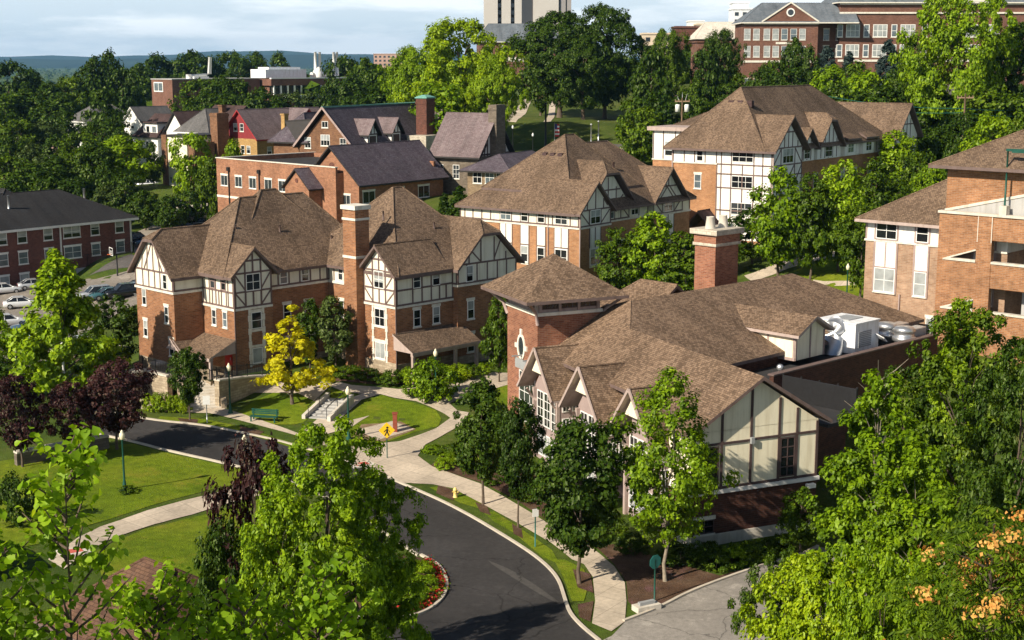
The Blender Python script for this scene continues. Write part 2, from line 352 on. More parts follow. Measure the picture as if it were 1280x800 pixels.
def win(B, f, s, z, w, h, nx=1, nz=2, lint=True, sill=True, fr=None, glass=None, off=0.0, stone=None, ft=.07, surround=False):
    """z is the window's centre"""
    m = B.mb(); x0, x1, z0, z1 = s - w / 2, s + w / 2, z - h / 2, z + h / 2
    fb(m, f, x0, x0 + ft, z0, z1, off - .02, off + .06); fb(m, f, x1 - ft, x1, z0, z1, off - .02, off + .06)
    fb(m, f, x0 + ft, x1 - ft, z1 - ft, z1, off - .02, off + .058); fb(m, f, x0 + ft, x1 - ft, z0, z0 + ft, off - .02, off + .058)
    for i in range(1, nx): c = x0 + w * i / nx; fb(m, f, c - ft * .35, c + ft * .35, z0 + ft, z1 - ft, off - .02, off + .045)
    for i in range(1, nz): c = z0 + h * i / nz; fb(m, f, x0 + ft, x1 - ft, c - ft * .35, c + ft * .35, off - .02, off + .04)
    o = B.put('window', m, fr or WHT)
    p = B.mb(); g = glass if glass is not None else B.rng.choice([0, 0, 1, 1, 3, 4, 4])
    if g == 4: zc = z0 + h * B.rng.choice([.5, .5, .35, .65]); fb(p, f, x0 + .03, x1 - .03, z0 + .03, zc, off - .02, off + .02, 0); fb(p, f, x0 + .03, x1 - .03, zc, z1 - .03, off - .02, off + .02, 1); B.put('pane', p, [GL[0], GL[2]], o)
    else: fb(p, f, x0 + .03, x1 - .03, z0 + .03, z1 - .03, off - .02, off + .02); B.put('pane', p, GL[g], o)
    if lint: t = B.mb(); fb(t, f, x0 - .1, x1 + .1, z1, z1 + .24, off - .02, off + .06); B.put('lintel', t, stone or CAST, o)
    if sill: t = B.mb(); fb(t, f, x0 - .08, x1 + .08, z0 - .13, z0, off - .02, off + .1); B.put('sill', t, stone or CAST, o)
    return o
def roof(mb, x0, x1, y0, y1, ze, axis, zr, h0=0, h1=0, j0=None, j1=None, t=.26):
    if axis == 'y': a0, a1, b0, b1 = y0, y1, x0, x1; T = lambda a, b, z: (b, a, z)
    else: a0, a1, b0, b1 = x0, x1, y0, y1; T = lambda a, b, z: (a, b, z)
    c = (b0 + b1) / 2; hw = (b1 - b0) / 2
    def end(a, h, j, sg):
        if j: zj = ze + (zr - ze) * j[0]; k = hw * (1 - j[0]); return a + sg * j[1], zj, k
        return a + sg * h, None, 0
    r0, zj0, k0 = end(a0, h0, j0, 1); r1, zj1, k1 = end(a1, h1, j1, -1)
    R0, R1 = (r0, c, zr), (r1, c, zr); polys = []
    for b, sg in ((b0, -1), (b1, 1)):
        p = [(a0, b, ze), (a1, b, ze)]
        if zj1 is not None: p.append((a1, c + sg * k1, zj1))
        p += [R1, R0] if abs(r1 - r0) > 1e-4 else [R0]
        if zj0 is not None: p.append((a0, c + sg * k0, zj0))
        polys.append(p)
    for a, h, zj, k, RR in ((a0, h0, zj0, k0, R0), (a1, h1, zj1, k1, R1)):
        if zj is not None: polys.append([(a, c - k, zj), (a, c + k, zj), RR])
        elif h > 0: polys.append([(a, b0, ze), (a, b1, ze), RR])
    mb.shell([[T(*q) for q in p] for p in polys], t)
    caps = [(R0, R1)] if abs(r1 - r0) > .3 else []                         # ridge and hip cap shingles
    for a, h, zj, k, RR in ((a0, h0, zj0, k0, R0), (a1, h1, zj1, k1, R1)):
        if zj is not None: caps += [((a, c - k, zj), RR), ((a, c + k, zj), RR)]
        elif h > 0: caps += [((a, b0, ze), RR), ((a, b1, ze), RR)]
    for p, q in caps: mb.tube([T(*p), T(*q)], .085, 5, 0, smooth=False)
def gable_tri(mb, f, s0, s1, ze, zr, o0, o1, mi=0, jf=1.0):
    c = (s0 + s1) / 2; k = (s1 - s0) / 2 * (1 - jf); zt = ze + (zr - ze) * jf
    fpoly(mb, f, [(s0, ze), (s1, ze)] + ([(c, zr)] if jf >= 1 else [(c + k, zt), (c - k, zt)]), o0, o1, mi)
# ================================================================== residence hall A (left, half timbered)
def tframe(B, name, f, parts, mat=None, w=.15, o=.07, parent=None):
    m = B.mb()
    for a, b in parts: bar(m, f, a, b, w, o)
    return m
def hall_left():
    ox, oy = G(293.3, 387.3, 8.65)
    B = Bld('residence_hall', 'orange brick half-timbered hall with tall square chimney and red porch door', 'building', ox, oy, 1.5, 45)
    W, S, T, ST, RF, BS = B.mb(), B.mb(), B.mb(), B.mb(), B.mb(), B.mb()
    # --- volumes (brick)
    W.box(0, 3.95, 0, 6, 1, 8.65); W.box(-2.95, 4, 4.95, 11.2, 1, 9.9); W.box(3.6, 11.9, 1.2, 13.5, 1, 9.9); W.box(11.2, 19, -3.2, 13, 1, 9.9)
    W.box(10.65, 17.5, -9, -4.66, 1, 8.65); W.box(17.48, 25, -9.6, 8, 1, 9.9); W.box(12, 17.6, -8.5, 5, 1, 9.9)
    # --- stucco
    S.box(-.03, 3.98, -.03, 6, 8.65, 11.6); S.box(-2.98, 4, 4.92, 11.23, 9.9, 11.4); S.box(3.6, 11.9, 1.17, 13.4, 9.9, 11.5); S.box(11.17, 19, -3.2, 12.9, 9.9, 11.5)
    S.box(10.62, 17.53, -9.03, -4.63, 8.65, 11.5); S.box(17.45, 25.03, -9.63, 8, 9.9, 11.5)
    gable_tri(S, ('y', -.03), -.03, 3.98, 11.6, 13.75, -.3, 0)
    gable_tri(S, ('x', -2.98), 4.92, 11.23, 11.4, 15.1, -.3, 0, 0, .8)
    gable_tri(S, ('x', 10.62), -9.03, -4.63, 11.5, 13.75, -.3, 0)
    gable_tri(S, ('y', -9.63), 17.45, 25.03, 11.5, 15.1, -.3, 0, 0, .74)
    # --- stone bands and base
    for f, s0, s1, z in ((('x', 0), -.1, 4.95, 8.6), (('y', 0), -.1, 3.95, 8.6), (('x', -2.95), 4.85, 11.3, 9.85), (('y', 4.95), -3.05, 0, 9.85), (('y', 1.2), 3.95, 11.2, 9.85),
                          (('x', 11.2), -2.9, 1.2, 9.85), (('x', 10.65), -9.1, -4.6, 8.6), (('y', -9), 10.55, 17.45, 8.6), (('x', 17.5), -9.7, -9, 9.85), (('y', -9.6), 17.4, 25.1, 9.85)):
        fb(ST, f, s0, s1, z - .1, z + .1, -.02, .12)
    for f, s0, s1, z in ((('x', 0), -.05, 4.9, 3.2), (('y', 0), -.05, 3.95, 3.2), (('x', -2.95), 4.9, 11.25, 3.5), (('y', 4.95), -3, -.05, 3.5), (('x', 10.65), -9.05, -4.6, 3.6), (('y', -9), 10.6, 17.4, 3.5), (('y', -9.6), 17.5, 25.05, 3.3), (('y', 1.2), 3.95, 11.2, 3.3)):
        fb(BS, f, s0, s1, 0, z, -.02, .06)
    fb(BS, ('x', 11.2), -2.9, 1.2, 0, 5.0, -.02, .06)
    # --- timbering
    f = ('x', -.03)
    for z in (8.78, 10.1, 11.5): bar(T, f, (0, z), (4.9, z))
    for s in (.08, .85, 1.9, 2.75, 3.75, 4.75): bar(T, f, (s, 8.8), (s, 11.5), .13)
    for s in (1.15, 2.3, 3.3): bar(T, f, (s, 8.8), (s, 10.1), .12)
    f = ('y', -.03)
    for z in (8.78, 10.1, 11.75): bar(T, f, (0, z), (3.95, z))
    bar(T, f, (.9, 12.8), (3.05, 12.8))
    for s in (.08, 3.87): bar(T, f, (s, 8.8), (s, 11.7))
    for s in (1.15, 2.8): bar(T, f, (s, 8.8), (s, 12.9))
    bar(T, f, (1.97, 8.8), (1.97, 10.1)); bar(T, f, (1.97, 11.75), (1.97, 13.6))
    for a, b in (((.15, 10.0), (1.1, 8.9)), ((3.8, 10.0), (2.85, 8.9)), ((.15, 11.6), (1.1, 10.3)), ((3.8, 11.6), (2.85, 10.3))): bar(T, f, a, b, .13)
    f = ('x', -2.98)
    for z in (10.0, 11.55): bar(T, f, (4.95, z), (11.2, z))
    for s in (5.0, 7.0, 7.9, 8.9, 9.9, 11.12): bar(T, f, (s, 9.95), (s, 11.55), .13)
    for a, b in (((7.0, 11.6), (7.3, 13.6)), ((9.1, 11.6), (8.9, 14.2)), ((6.6, 11.6), (7.9, 14.0)), ((9.6, 11.6), (8.2, 14.1)), ((10.0, 11.6), (9.8, 12.9)), ((6.1, 11.6), (6.1, 12.4)), ((8.07, 11.6), (8.07, 14.3))): bar(T, f, a, b, .12)
    f = ('y', 4.92); bar(T, f, (-2.9, 10.05), (0, 10.05)); bar(T, f, (-2.9, 11.35), (0, 11.35)); bar(T, f, (-2.9, 10), (-2.9, 11.4))
    f = ('y', 1.17); bar(T, f, (3.95, 10.05), (11.2, 10.05)); bar(T, f, (3.95, 11.4), (11.2, 11.4))
    for s in (4.4, 5.5, 6.7, 7.9, 9.1, 10.2, 11.0): bar(T, f, (s, 10.05), (s, 11.4), .13)
    f = ('x', 11.17)
    for s in (1.05, .3, -1.5, -2.7): bar(T, f, (s, 10), (s, 11.4), .13)
    f = ('x', 10.62)
    for z in (8.78, 10.1, 11.7): bar(T, f, (-9, z), (-4.66, z))
    for s in (-8.95, -4.75): bar(T, f, (s, 8.8), (s, 11.6))
    for s in (-7.7, -5.95): bar(T, f, (s, 8.8), (s, 12.7))
    bar(T, f, (-6.83, 8.8), (-6.83, 10)); bar(T, f, (-6.83, 11.7), (-6.83, 13.5)); bar(T, f, (-7.9, 12.7), (-5.75, 12.7))
    for a, b in (((-8.9, 10.0), (-7.8, 8.9)), ((-4.8, 10.0), (-5.9, 8.9)), ((-8.9, 11.6), (-7.8, 10.3)), ((-4.8, 11.6), (-5.9, 10.3))): bar(T, f, a, b, .12)
    f = ('y', -9.03)
    for z in (8.78, 10.1, 11.4): bar(T, f, (10.7, z), (17.45, z))
    for s in (10.75, 17.4): bar(T, f, (s, 8.8), (s, 11.4))
    for s in (12.6, 13.7, 14.8, 15.8): bar(T, f, (s, 8.8), (s, 11.4), .13)
    bar(T, f, (16.6, 8.8), (16.6, 10.1))
    f = ('y', -9.63)
    for z in (10.05, 11.75): bar(T, f, (17.5, z), (25, z))
    for s in (17.55, 18.6, 19.9, 21.2, 22.5, 23.7, 24.95): bar(T, f, (s, 10), (s, 11.75), .13)
    for s in (18.9, 20.4, 22.1, 23.6): bar(T, f, (s, 11.75), (s, 12.5 if s in (18.9, 23.6) else 14.0), .13)
    for a, b in (((19, 13.1), (20.4, 11.8)), ((22.1, 12), (22.9, 13.6))): bar(T, f, a, b, .12)
    f = ('x', 17.45); bar(T, f, (-9.6, 10.05), (-9, 10.05)); bar(T, f, (-9.55, 10), (-9.55, 11.4))
    # --- windows
    for s in (1.5, 3.2):
        win(B, ('x', -.03), s, 10.85, .72, 1.3, 1, 2, False, False, fr=TIMP); win(B, ('x', 0), s, 7.6, .68, 1.4)
    win(B, ('y', -.03), 1.97, 10.9, 1.5, 1.5, 2, 2, False, False)
    q = B.mb()
    for sx in (1.5, 2.95):
        for k in range(9): fb(q, ('y', 0), sx - (.16 if k % 2 else .1), sx + (.16 if k % 2 else .1), 3.35 + k * .58, 3.9 + k * .58, -.02, .07)
    fb(q, ('y', 0), 1.4, 3.05, 6.45, 6.65, -.02, .075); fb(q, ('y', 0), 1.4, 3.05, 5.05, 5.25, -.02, .075)
    B.put('quoin', q, CAST)
    win(B, ('y', 0), 2.22, 7.45, 1.1, 1.5, 1, 2, True, False); win(B, ('y', 0), 2.22, 4.3, 1.1, 1.4, 1, 1, False, True, glass=2)
    win(B, ('x', -2.98), 6.2, 10.75, .68, 1.35, 1, 2, False, False)
    for s, z in ((9.85, 9.0), (6.2, 7.8), (9.85, 6.1)): win(B, ('x', -2.95), s, z, .68, 1.5)
    win(B, ('x', -2.95), 5.6, 4.9, .8, 1.5)
    for s in (6.1, 8.5):
        win(B, ('y', 1.17), s, 10.75, .85, 1.25, 1, 2, False, False); win(B, ('y', 1.2), s + .3, 7.5, .85, 1.5); win(B, ('y', 1.2), s + .5, 4.3, .95, 1.6)
    win(B, ('x', 11.17), -.7, 10.75, .7, 1.3, 1, 2, False, False); win(B, ('x', 11.2), -.7, 7.5, .7, 1.5)
    win(B, ('x', 10.62), -6.83, 10.9, 1.35, 1.55, 2, 2, False, False)
    q = B.mb()
    for sx in (-7.75, -5.9):
        for k in range(9): fb(q, ('x', 10.65), sx - (.17 if k % 2 else .1), sx + (.17 if k % 2 else .1), 3.5 + k * .56, 4.03 + k * .56, -.02, .07)
    B.put('quoin', q, CAST)
    win(B, ('x', 10.65), -6.83, 7.5, 1.4, 1.6, 2, 2); win(B, ('x', 10.65), -6.83, 4.5, 1.4, 1.5, 2, 1, True, True, glass=2)
    for s in (13.1, 15.4): win(B, ('y', -9.03), s, 10.75, .9, 1.3, 1, 2, False, False); win(B, ('y', -9), s, 7.4, .85, 1.55)
    win(B, ('y', -9.63), 18.95, 10.85, .9, 1.5, 1, 2, False, False); win(B, ('y', -9.6), 19.1, 7.5, .85, 1.7); win(B, ('y', -9.6), 19.1, 4.4, .9, 1.7)
    # --- roofs
    roof(RF, -.6, 4.55, -.5, 7, 11.55, 'y', 14.0)                      # bay gable
    roof(RF, -3.5, 6, 4.4, 11.75, 11.25, 'x', 15.2, j0=(.8, 1.5), h1=0)
    roof(RF, 10.1, 16.8, -9.55, -4.1, 11.4, 'x', 14.0)
    roof(RF, 17.0, 25.6, -10.2, -1, 11.4, 'y', 15.5, j0=(.74, 1.6))
    roof(RF, -.61, 17, .6, 12.6, 11.5, 'x', 17.6, 6.0, 4.5)
    roof(RF, 5.0, 12.0, 4.5, 8.8, 15.3, 'x', 18.15, 2.8, 2.6)
    roof(RF, 10.58, 25.62, -9.57, 6.4, 11.5, 'x', 17.6, 6.0, 8.2)
    roof(RF, 13.4, 21.7, -5.7, 3.0, 14.3, 'x', 18.3, 3.6, 3.6)
    # --- chimney
    c = B.mb(); c.box(9.75, 11.3, -4.72, -2.95, 1, 17.2); q = B.mb(); 
    for z, e, h in ((12.6, .06, .22), (16.0, .06, .2), (16.95, .14, .38)): q.box(9.75 - e, 11.3 + e, -4.72 - e, -2.95 + e, z, z + h)
    q.box(10.55, 11.42, -4.85, -4.7, 11.9, 12.3)
    # --- porches
    PR, PW = B.mb(), B.mb()
    PR.shell([[(10.2, -9.0, 6.35), (18.4, -9.0, 6.35), (18.4, -11.7, 5.0), (10.2, -11.7, 5.0)]], .2)
    for x in (10.5, 13, 15.5, 18.1): PW.box(x - .13, x + .13, -11.55, -11.29, 1.6, 4.85)
    PW.box(10.35, 18.25, -11.6, -11.25, 4.6, 4.85); PW.prism([(10.3, -9.05, 4.9), (10.3, -11.5, 4.9), (10.3, -9.05, 6.1)], (.1, 0, 0))
    PR.shell([[(-.1, -.2, 6.0), (-.1, 4.9, 6.0), (-2.9, 4.9, 4.75), (-2.9, -.2, 4.75)]], .2)
    PR.shell([[(-3.3, 4.0, 4.9), (-3.3, 5.4, 5.9), (-.1, 5.4, 5.9), (-.1, 4.0, 4.9)]], .15)
    for y in (0, 2.4, 4.6): PW.box(-2.75, -2.5, y - .12, y + .12, 2.9, 4.7)
    PW.box(-2.85, -2.45, -.1, 4.9, 4.45, 4.7); PW.prism([(-.1, -.12, 4.8), (-2.7, -.12, 4.8), (-.1, -.12, 5.85)], (0, .1, 0))
    PW.prism([(-3.2, 3.9, 4.85), (-3.2, 6.2, 4.85), (-3.2, 5.1, 5.7)], (.1, 0, 0))
    PF = B.mb(); PF.box(-2.9, 0, -.3, 4.9, .5, 2.85); PF.box(10.2, 18.3, -11.8, -9.05, .5, 2.0)
    d = B.mb(); fb(d, ('x', 0), .6, 1.65, 3.15, 5.3, -.02, .08); do = B.put('door', d, RED, label='red panelled porch door'); h = B.mb(); fb(h, ('x', 0), .7, .78, 4.1, 4.3, .08, .14); B.put('handle', h, GALV, do)
    dp = B.mb()
    for x, y in ((-.08, -.12), (10.55, -4.55), (10.57, -9.12), (11.1, -2.85)): dp.box(x - .05, x + .05, y - .05, y + .05, 2, 11.4)
    for x, y, z in ((3.2, 4.2, 15.2), (7.6, 3.6, 14.9), (14, -3.5, 16.2), (18.5, -5.4, 15.0), (12.6, 2.4, 13.6)): v = B.mb(); v.tube([(x, y, z - .6), (x, y, z + .28)], .09, 8); B.put('vent_pipe', v, FASC)
    B.put('wall', W, BR_A); B.put('stucco_storey', S, STUC); B.put('timber_frame', T, TIM); B.put('stone_band', ST, CAST); B.put('stone_base', BS, STONE)
    B.put('roof', RF, [SH, FASC]); ch = B.put('chimney', c, BR_A); B.put('chimney_band', q, CAST, ch)
    B.put('porch_roof', PR, [SH, FASCL]); B.put('porch_post', PW, FASCL); B.put('porch_floor', PF, STONE); B.put('downpipe', dp, FASC)
hall_left()
# ================================================================== residence hall B (middle)
def hall_middle():
    ox, oy = G(724.3, 286.3, 12)
    B = Bld('residence_hall', 'tan brick hall with cream top storey and brown hip roof behind the square tower', 'building', ox, oy, 3.5, 38)
    W, S, T, ST, RF = B.mb(), B.mb(), B.mb(), B.mb(), B.mb()
    W.box(0, 5.95, 0, 16.8, 2, 12); W.box(5.9, 16.2, 1.5, 16.7, 2, 12); W.box(16, 24.3, .8, 16.6, 2, 12)
    S.box(-.03, 5.98, -.03, 16.83, 12, 13.75); S.box(5.9, 16.2, 1.47, 16.7, 12, 13.75); S.box(16, 24.33, .77, 16.6, 12, 13.7)
    gable_tri(S, ('y', -.03), -.03, 5.98, 13.7, 16.6, -.3, 0); gable_tri(S, ('y', 1.47), 3.2, 12, 13.7, 18.2, -.3, 0, 0, .75); gable_tri(S, ('y', .77), 15.97, 22.6, 13.7, 17.1, -.3, 0)
    for f, s0, s1 in ((('x', 0), -.1, 16.9), (('y', 0), -.1, 6.05), (('y', 1.5), 5.95, 16.1), (('y', .8), 15.9, 24.4)): fb(ST, f, s0, s1, 11.92, 12.1, -.02, .1)
    f = ('x', -.03)
    for z in (12.2, 13.65): bar(T, f, (0, z), (16.8, z))
    ss = [.1, 1.2, 3.6, 4.6, 5.7, 6.9, 8.0, 9.3, 10.9, 12.3, 13.6, 14.9, 16.1, 16.75]
    for s in ss: bar(T, f, (s, 12.15), (s, 13.6), .13)
    pn = B.mb()
    for s, w, nx in ((2.4, 1.75, 2), (5.15, 1.05, 1), (7.45, 1.05, 1), (10.1, 1.6, 2)):
        win(B, f, s, 12.95, w * .95, 1.25, nx, 2, False, False); fb(pn, ('x', 0), s - w / 2, s + w / 2, 7.5, 12, -.02, .05)
        for e in (-w / 2 - .06, w / 2 + .06): bar(T, ('x', 0), (s + e, 7.5), (s + e, 12), .12)
        if nx == 2: bar(T, ('x', 0), (s, 9.8), (s, 12), .1, .09)
        bar(T, ('x', 0), (s - w / 2, 9.75), (s + w / 2, 9.75), .12, .1)
        win(B, ('x', 0), s, 8.7, w * .95, 1.8, nx, 2, False, True, off=.05)
    win(B, ('x', 0), 15.4, 11.4, .9, 1.2); win(B, ('x', 0), 13.5, 8.4, .9, 1.7)
    for s in (2.4, 5.15, 7.45, 10.1, 14): win(B, ('x', 0), s, 5, 1.1, 1.7, 1, 2)
    f = ('y', -.03)
    for z in (12.2, 13.9): bar(T, f, (0, z), (5.95, z))
    for s in (.08, 1.8, 4.0, 5.87): bar(T, f, (s, 12.2), (s, 13.9)); 
    for s, t in ((1.4, 15), (2.97, 16.3), (4.5, 15)): bar(T, f, (s, 13.9), (s, t), .14)
    for a, b in (((.2, 13.7), (1.7, 12.4)), ((5.7, 13.7), (4.1, 12.4)), ((.6, 14.2), (1.4, 15)), ((5.3, 14.2), (4.5, 15))): bar(T, f, a, b, .13)
    win(B, f, 2.95, 13.1, 1.9, 1.55, 2, 2, False, False)
    fb(pn, ('y', 0), 1.95, 3.95, 7.5, 12, -.02, .05); win(B, ('y', 0), 2.95, 8.7, 1.9, 1.8, 2, 2, False, True, off=.05)
    for s in (1.9, 2.95, 4): bar(T, ('y', 0), (s, 9.7), (s, 12), .12, .09)
    f = ('y', 1.47)
    for z in (12.2, 13.9, 15.6): bar(T, f, (6, z), (12 if z < 15 else 10, z))
    for s in (7.2, 8.9, 10.2, 11.9, 14, 15.9): bar(T, f, (s, 12.2), (s, 13.8), .14)
    for s in (6.2, 7.6, 9.2): bar(T, f, (s, 13.9), (s, 17 if s < 9 else 15.9), .14)
    bar(T, f, (9.3, 13.9), (10.6, 14.9), .13); bar(T, f, (10.3, 13.6), (11.8, 12.3), .13)
    win(B, f, 8.05, 13.05, 1.5, 1.5, 2, 2, False, False); win(B, f, 13.1, 13.0, 1.5, 1.3, 2, 2, False, False)
    f = ('y', .77)
    for z in (12.2, 13.9, 15.3): bar(T, f, (16 if z < 15 else 17.4, z), (22.6 if z < 15 else 21.2, z))
    for s in (16.1, 18, 20.6, 22.5, 24.2): bar(T, f, (s, 12.2), (s, 13.8), .14)
    bar(T, f, (19.3, 15.3), (19.3, 16.9), .14)
    for a, b in (((16.2, 13.7), (17.9, 12.3)), ((22.4, 13.7), (20.7, 12.3)), ((17.6, 14), (19.2, 15.4)), ((21, 14), (19.4, 15.4)), ((18.2, 16), (20.4, 13.9))): bar(T, f, a, b, .13)
    win(B, f, 19.3, 13.05, 2.0, 1.6, 2, 2, False, False); fb(pn, ('y', .8), 18, 20.6, 7, 12, -.02, .05)
    for s in (18, 19.3, 20.6): bar(T, ('y', .8), (s, 7), (s, 12), .12, .09)
    for s in (8, 11, 13.8): win(B, ('y', 1.5), s, 8.7, 1.2, 1.7, 1, 2)
    roof(RF, -.58, 6.5, -.5, 9, 13.65, 'y', 16.95); roof(RF, 2.4, 12.8, .8, 9, 13.65, 'y', 18.8, j0=(.76, 1.4)); roof(RF, 15.4, 23.2, .1, 8, 13.65, 'y', 17.5)
    roof(RF, -.6, 24.9, .2, 17.2, 13.6, 'x', 20.4, 8.8, 7.0); roof(RF, 1.6, 16, 2.4, 15, 15.6, 'x', 21.5, 7.6, 5)
    v = B.mb()
    for k in range(3): v.mesh([(6.2, 9.8 - k * 1.1, 18.9), (6.2, 9.2 - k * 1.1, 18.9), (6.3, 9.2 - k * 1.1, 19.5), (6.3, 9.8 - k * 1.1, 19.5), (6.9, 9.2 - k * 1.1, 19.6), (6.9, 9.8 - k * 1.1, 19.6)], [(0, 1, 2, 3), (3, 2, 4, 5), (1, 4, 2), (0, 3, 5)])
    v.tube([(13, 4.4, 17.2), (13, 4.4, 18.3)], .12)
    dp = B.mb(); fb(dp, ('x', 0), 4.1, 4.2, 4, 13.4, 0, .14); fb(dp, ('y', 0), -.05, .05, 4, 13.4, 0, .14)
    B.put('wall', W, BR_B); B.put('stucco_storey', S, STUC); B.put('timber_frame', T, TIM); B.put('stone_band', ST, CAST); B.put('stucco_panel', pn, STUCW); B.put('roof', RF, [SH, FASC]); B.put('roof_vent', v, SHM); B.put('downpipe', dp, TIMP)
hall_middle()
# ================================================================== residence hall D (upper right)
def hall_upper():
    f0 = lambda x, y: (790 + x / 3.556, 90 + y / 3.556)
    ox, oy = G(*f0(625, 420), 17.3)
    B = Bld('residence_hall', 'half-timbered hall with row of dormers under big brown hip roof, farthest right up the slope', 'building', ox, oy, 7.5, 37)
    W, S, T, ST, RF = B.mb(), B.mb(), B.mb(), B.mb(), B.mb()
    W.box(0, 8, 0, 14, 6, 17.3); W.box(7.8, 37, 1.6, 13.9, 6, 17.2); S.box(36.5, 44.5, -.6, 12, 6, 19.4)
    W.box(5, 15, 14, 20, 6, 17.1)
    S.box(-.03, 8.03, -.03, 14.03, 17.3, 19.3); S.box(-.02, 8.02, -.025, 7.7, 8, 17.3); S.box(7.8, 37, 1.57, 13.8, 17.2, 19.2); S.box(4.97, 15, 13.5, 20.03, 17.1, 21)
    gable_tri(S, ('y', -.03), -.03, 8.03, 19.2, 22.6, -.3, 0); gable_tri(S, ('y', -.6), 36.5, 44.5, 19.4, 23.2, -.3, 0)
    for f, s0, s1 in ((('x', 0), 7.6, 14.1), (('y', 1.6), 9.7, 40)): fb(ST, f, s0, s1, 17.2, 17.38, -.02, .1)
    fb(ST, ('x', 5), 13.9, 20.1, 17.05, 17.2, -.02, .1)
    f = ('x', -.03)
    for z in (17.3, 19.1): bar(T, f, (0, z), (14, z))
    for s in (.1, 1.3, 2.5, 5.6, 7.0, 7.7, 9.3, 10.8, 12.3, 13.9): bar(T, f, (s, 17.3), (s, 19.1), .14)
    for z in (16.1, 14.4, 11.6, 10.2): bar(T, f, (0, z), (7.7, z))
    for s in (.1, 1.3, 2.5, 4.05, 5.6, 7.0, 7.6): bar(T, f, (s, 8), (s, 17.3), .14)
    win(B, f, 4.05, 18.3, 2.9, 1.3, 3, 2, False, False); win(B, f, 4.05, 15.2, 2.9, 1.5, 3, 2, False, False); win(B, f, 4.05, 11.9, 2.9, 1.5, 3, 2, False, False)
    win(B, f, 10.05, 18.2, .9, 1.3, 1, 2, False, False); win(B, ('x', 0), 10.3, 15.0, 1.0, 1.8); win(B, ('x', 0), 12.9, 11.3, 1.3, 2.2, 1, 1, True, True, glass=2)
    f = ('y', -.03)
    for z in (17.3, 19.4, 21.3, 16.0, 13.4): bar(T, f, (0 if z < 21 else 2.0, z), (8 if z < 21 else 6.0, z))
    for s in (.1, 2.1, 5.9, 7.9): bar(T, f, (s, 8), (s, 19.3), .15)
    for s in (1.4, 2.9, 4.0, 5.1, 6.6): bar(T, f, (s, 19.4), (s, {4.0: 22.4, 2.9: 21.4, 5.1: 21.4}.get(s, 20.2)), .14)
    for a, b in (((.2, 17.4), (2.0, 19.2)), ((7.8, 17.4), (6.0, 19.2)), ((2.2, 17.2), (5.8, 13.6)), ((5.8, 17.2), (2.2, 13.6)), ((.2, 17.1), (2, 14.8)), ((7.8, 17.1), (6, 14.8))): bar(T, f, a, b, .15)
    win(B, f, 4.0, 18.4, 2.9, 1.8, 3, 2, False, False)
    f = ('y', 1.57)
    for s in np.arange(8.4, 36, 1.4): bar(T, f, (s, 17.3), (s, 19), .13)
    
    for s in (11, 15.5, 20, 24, 28, 33): win(B, ('y', 1.6), s, 14.4, 1.1, 1.8); win(B, ('y', 1.6), s, 10.8, 1.1, 1.8)
    # dormers
    D1 = B.mb()
    gable_tri(S, ('y', 1.0), 9.4, 13.6, 19.0, 21.0, -.6, 0); S.box(9.4, 13.6, 1.0, 3, 17.3, 19); gable_tri(S, ('y', .9), 14.4, 21.2, 19.0, 22.6, -.6, 0, 0, .8); S.box(14.4, 21.2, .9, 3, 17.3, 19)
    for s in (10.4, 11.5, 12.6): bar(T, ('y', 1.0), (s, 17.4), (s, 19.9 if s != 11.5 else 20.8), .14)
    for s in (15.4, 16.6, 17.8, 19, 20.2): bar(T, ('y', .9), (s, 17.4), (s, {15.4: 19.9, 20.2: 19.9, 16.6: 21.2, 19: 21.2}.get(s, 21.7)), .14)
    win(B, ('y', 1.0), 11.5, 18.3, 1.7, 1.5, 2, 2, False, False); win(B, ('y', .9), 17.8, 18.3, 2.2, 1.6, 2, 2, False, False)
    roof(RF, 8.9, 14.1, .3, 10, 18.9, 'y', 21.5); roof(RF, 13.8, 21.8, .2, 10, 18.9, 'y', 23.2, j0=(.8, 1.2))
    for x in (25, 31):
        RF.shell([[(x - 2.2, .4, 19.6), (x + 2.2, .4, 19.6), (x + 1.4, 6, 22.4), (x - 1.4, 6, 22.4)]], .25); S.box(x - 1.8, x + 1.8, 1.0, 4, 17.3, 19.5); win(B, ('y', 1.0), x, 18.4, 1.9, 1.5, 2, 2, False, False)
    f = ('y', -.6)
    for z in (13, 16, 18.9, 21): bar(T, f, (36.5 if z < 20 else 37.8, z), (44.5 if z < 20 else 43.2, z), .16)
    for s in (36.6, 39, 42, 44.4): bar(T, f, (s, 8), (s, 19), .16)
    for s in (39.2, 40.5, 41.8): bar(T, f, (s, 19), (s, 21.8 if s != 40.5 else 22.9), .14)
    win(B, f, 40.5, 17.5, 3.0, 2.2, 3, 2, False, False)
    roof(RF, -.8, 8.8, -.8, 12, 19.1, 'y', 23.3); roof(RF, 35.8, 45.2, -1.3, 12, 19.2, 'y', 23.9)
    roof(RF, -.82, 38, 0.6, 15, 19.1, 'x', 26.6, 6.8, 12)
    roof(RF, 8, 30, 13, 20.6, 20.9, 'y', 23.6, h1=3); 
    fr = B.mb(); fr.box(4.4, 15, 13.2, 20.6, 20.9, 21.4); B.put('flat_roof_edge', fr, [FASCL])
    f = ('x', 4.97)
    for s in (14.2, 15.8, 16.6, 18.4, 19.9): bar(T, f, (s, 17.2), (s, 20.9), .14)
    win(B, f, 17.5, 18.6, 1.3, 1.9, 1, 2, False, False)
    v = B.mb()
    for k in range(3): v.box(4.3, 4.9, 8.6 - k * 1.3, 7.9 - k * 1.3, 24.2, 25.0)
    dp = B.mb(); fb(dp, ('x', 0), 13.9, 14.05, 8, 19, 0, .16); fb(dp, ('y', 0), -.05, .05, 8, 19, .02, .16)
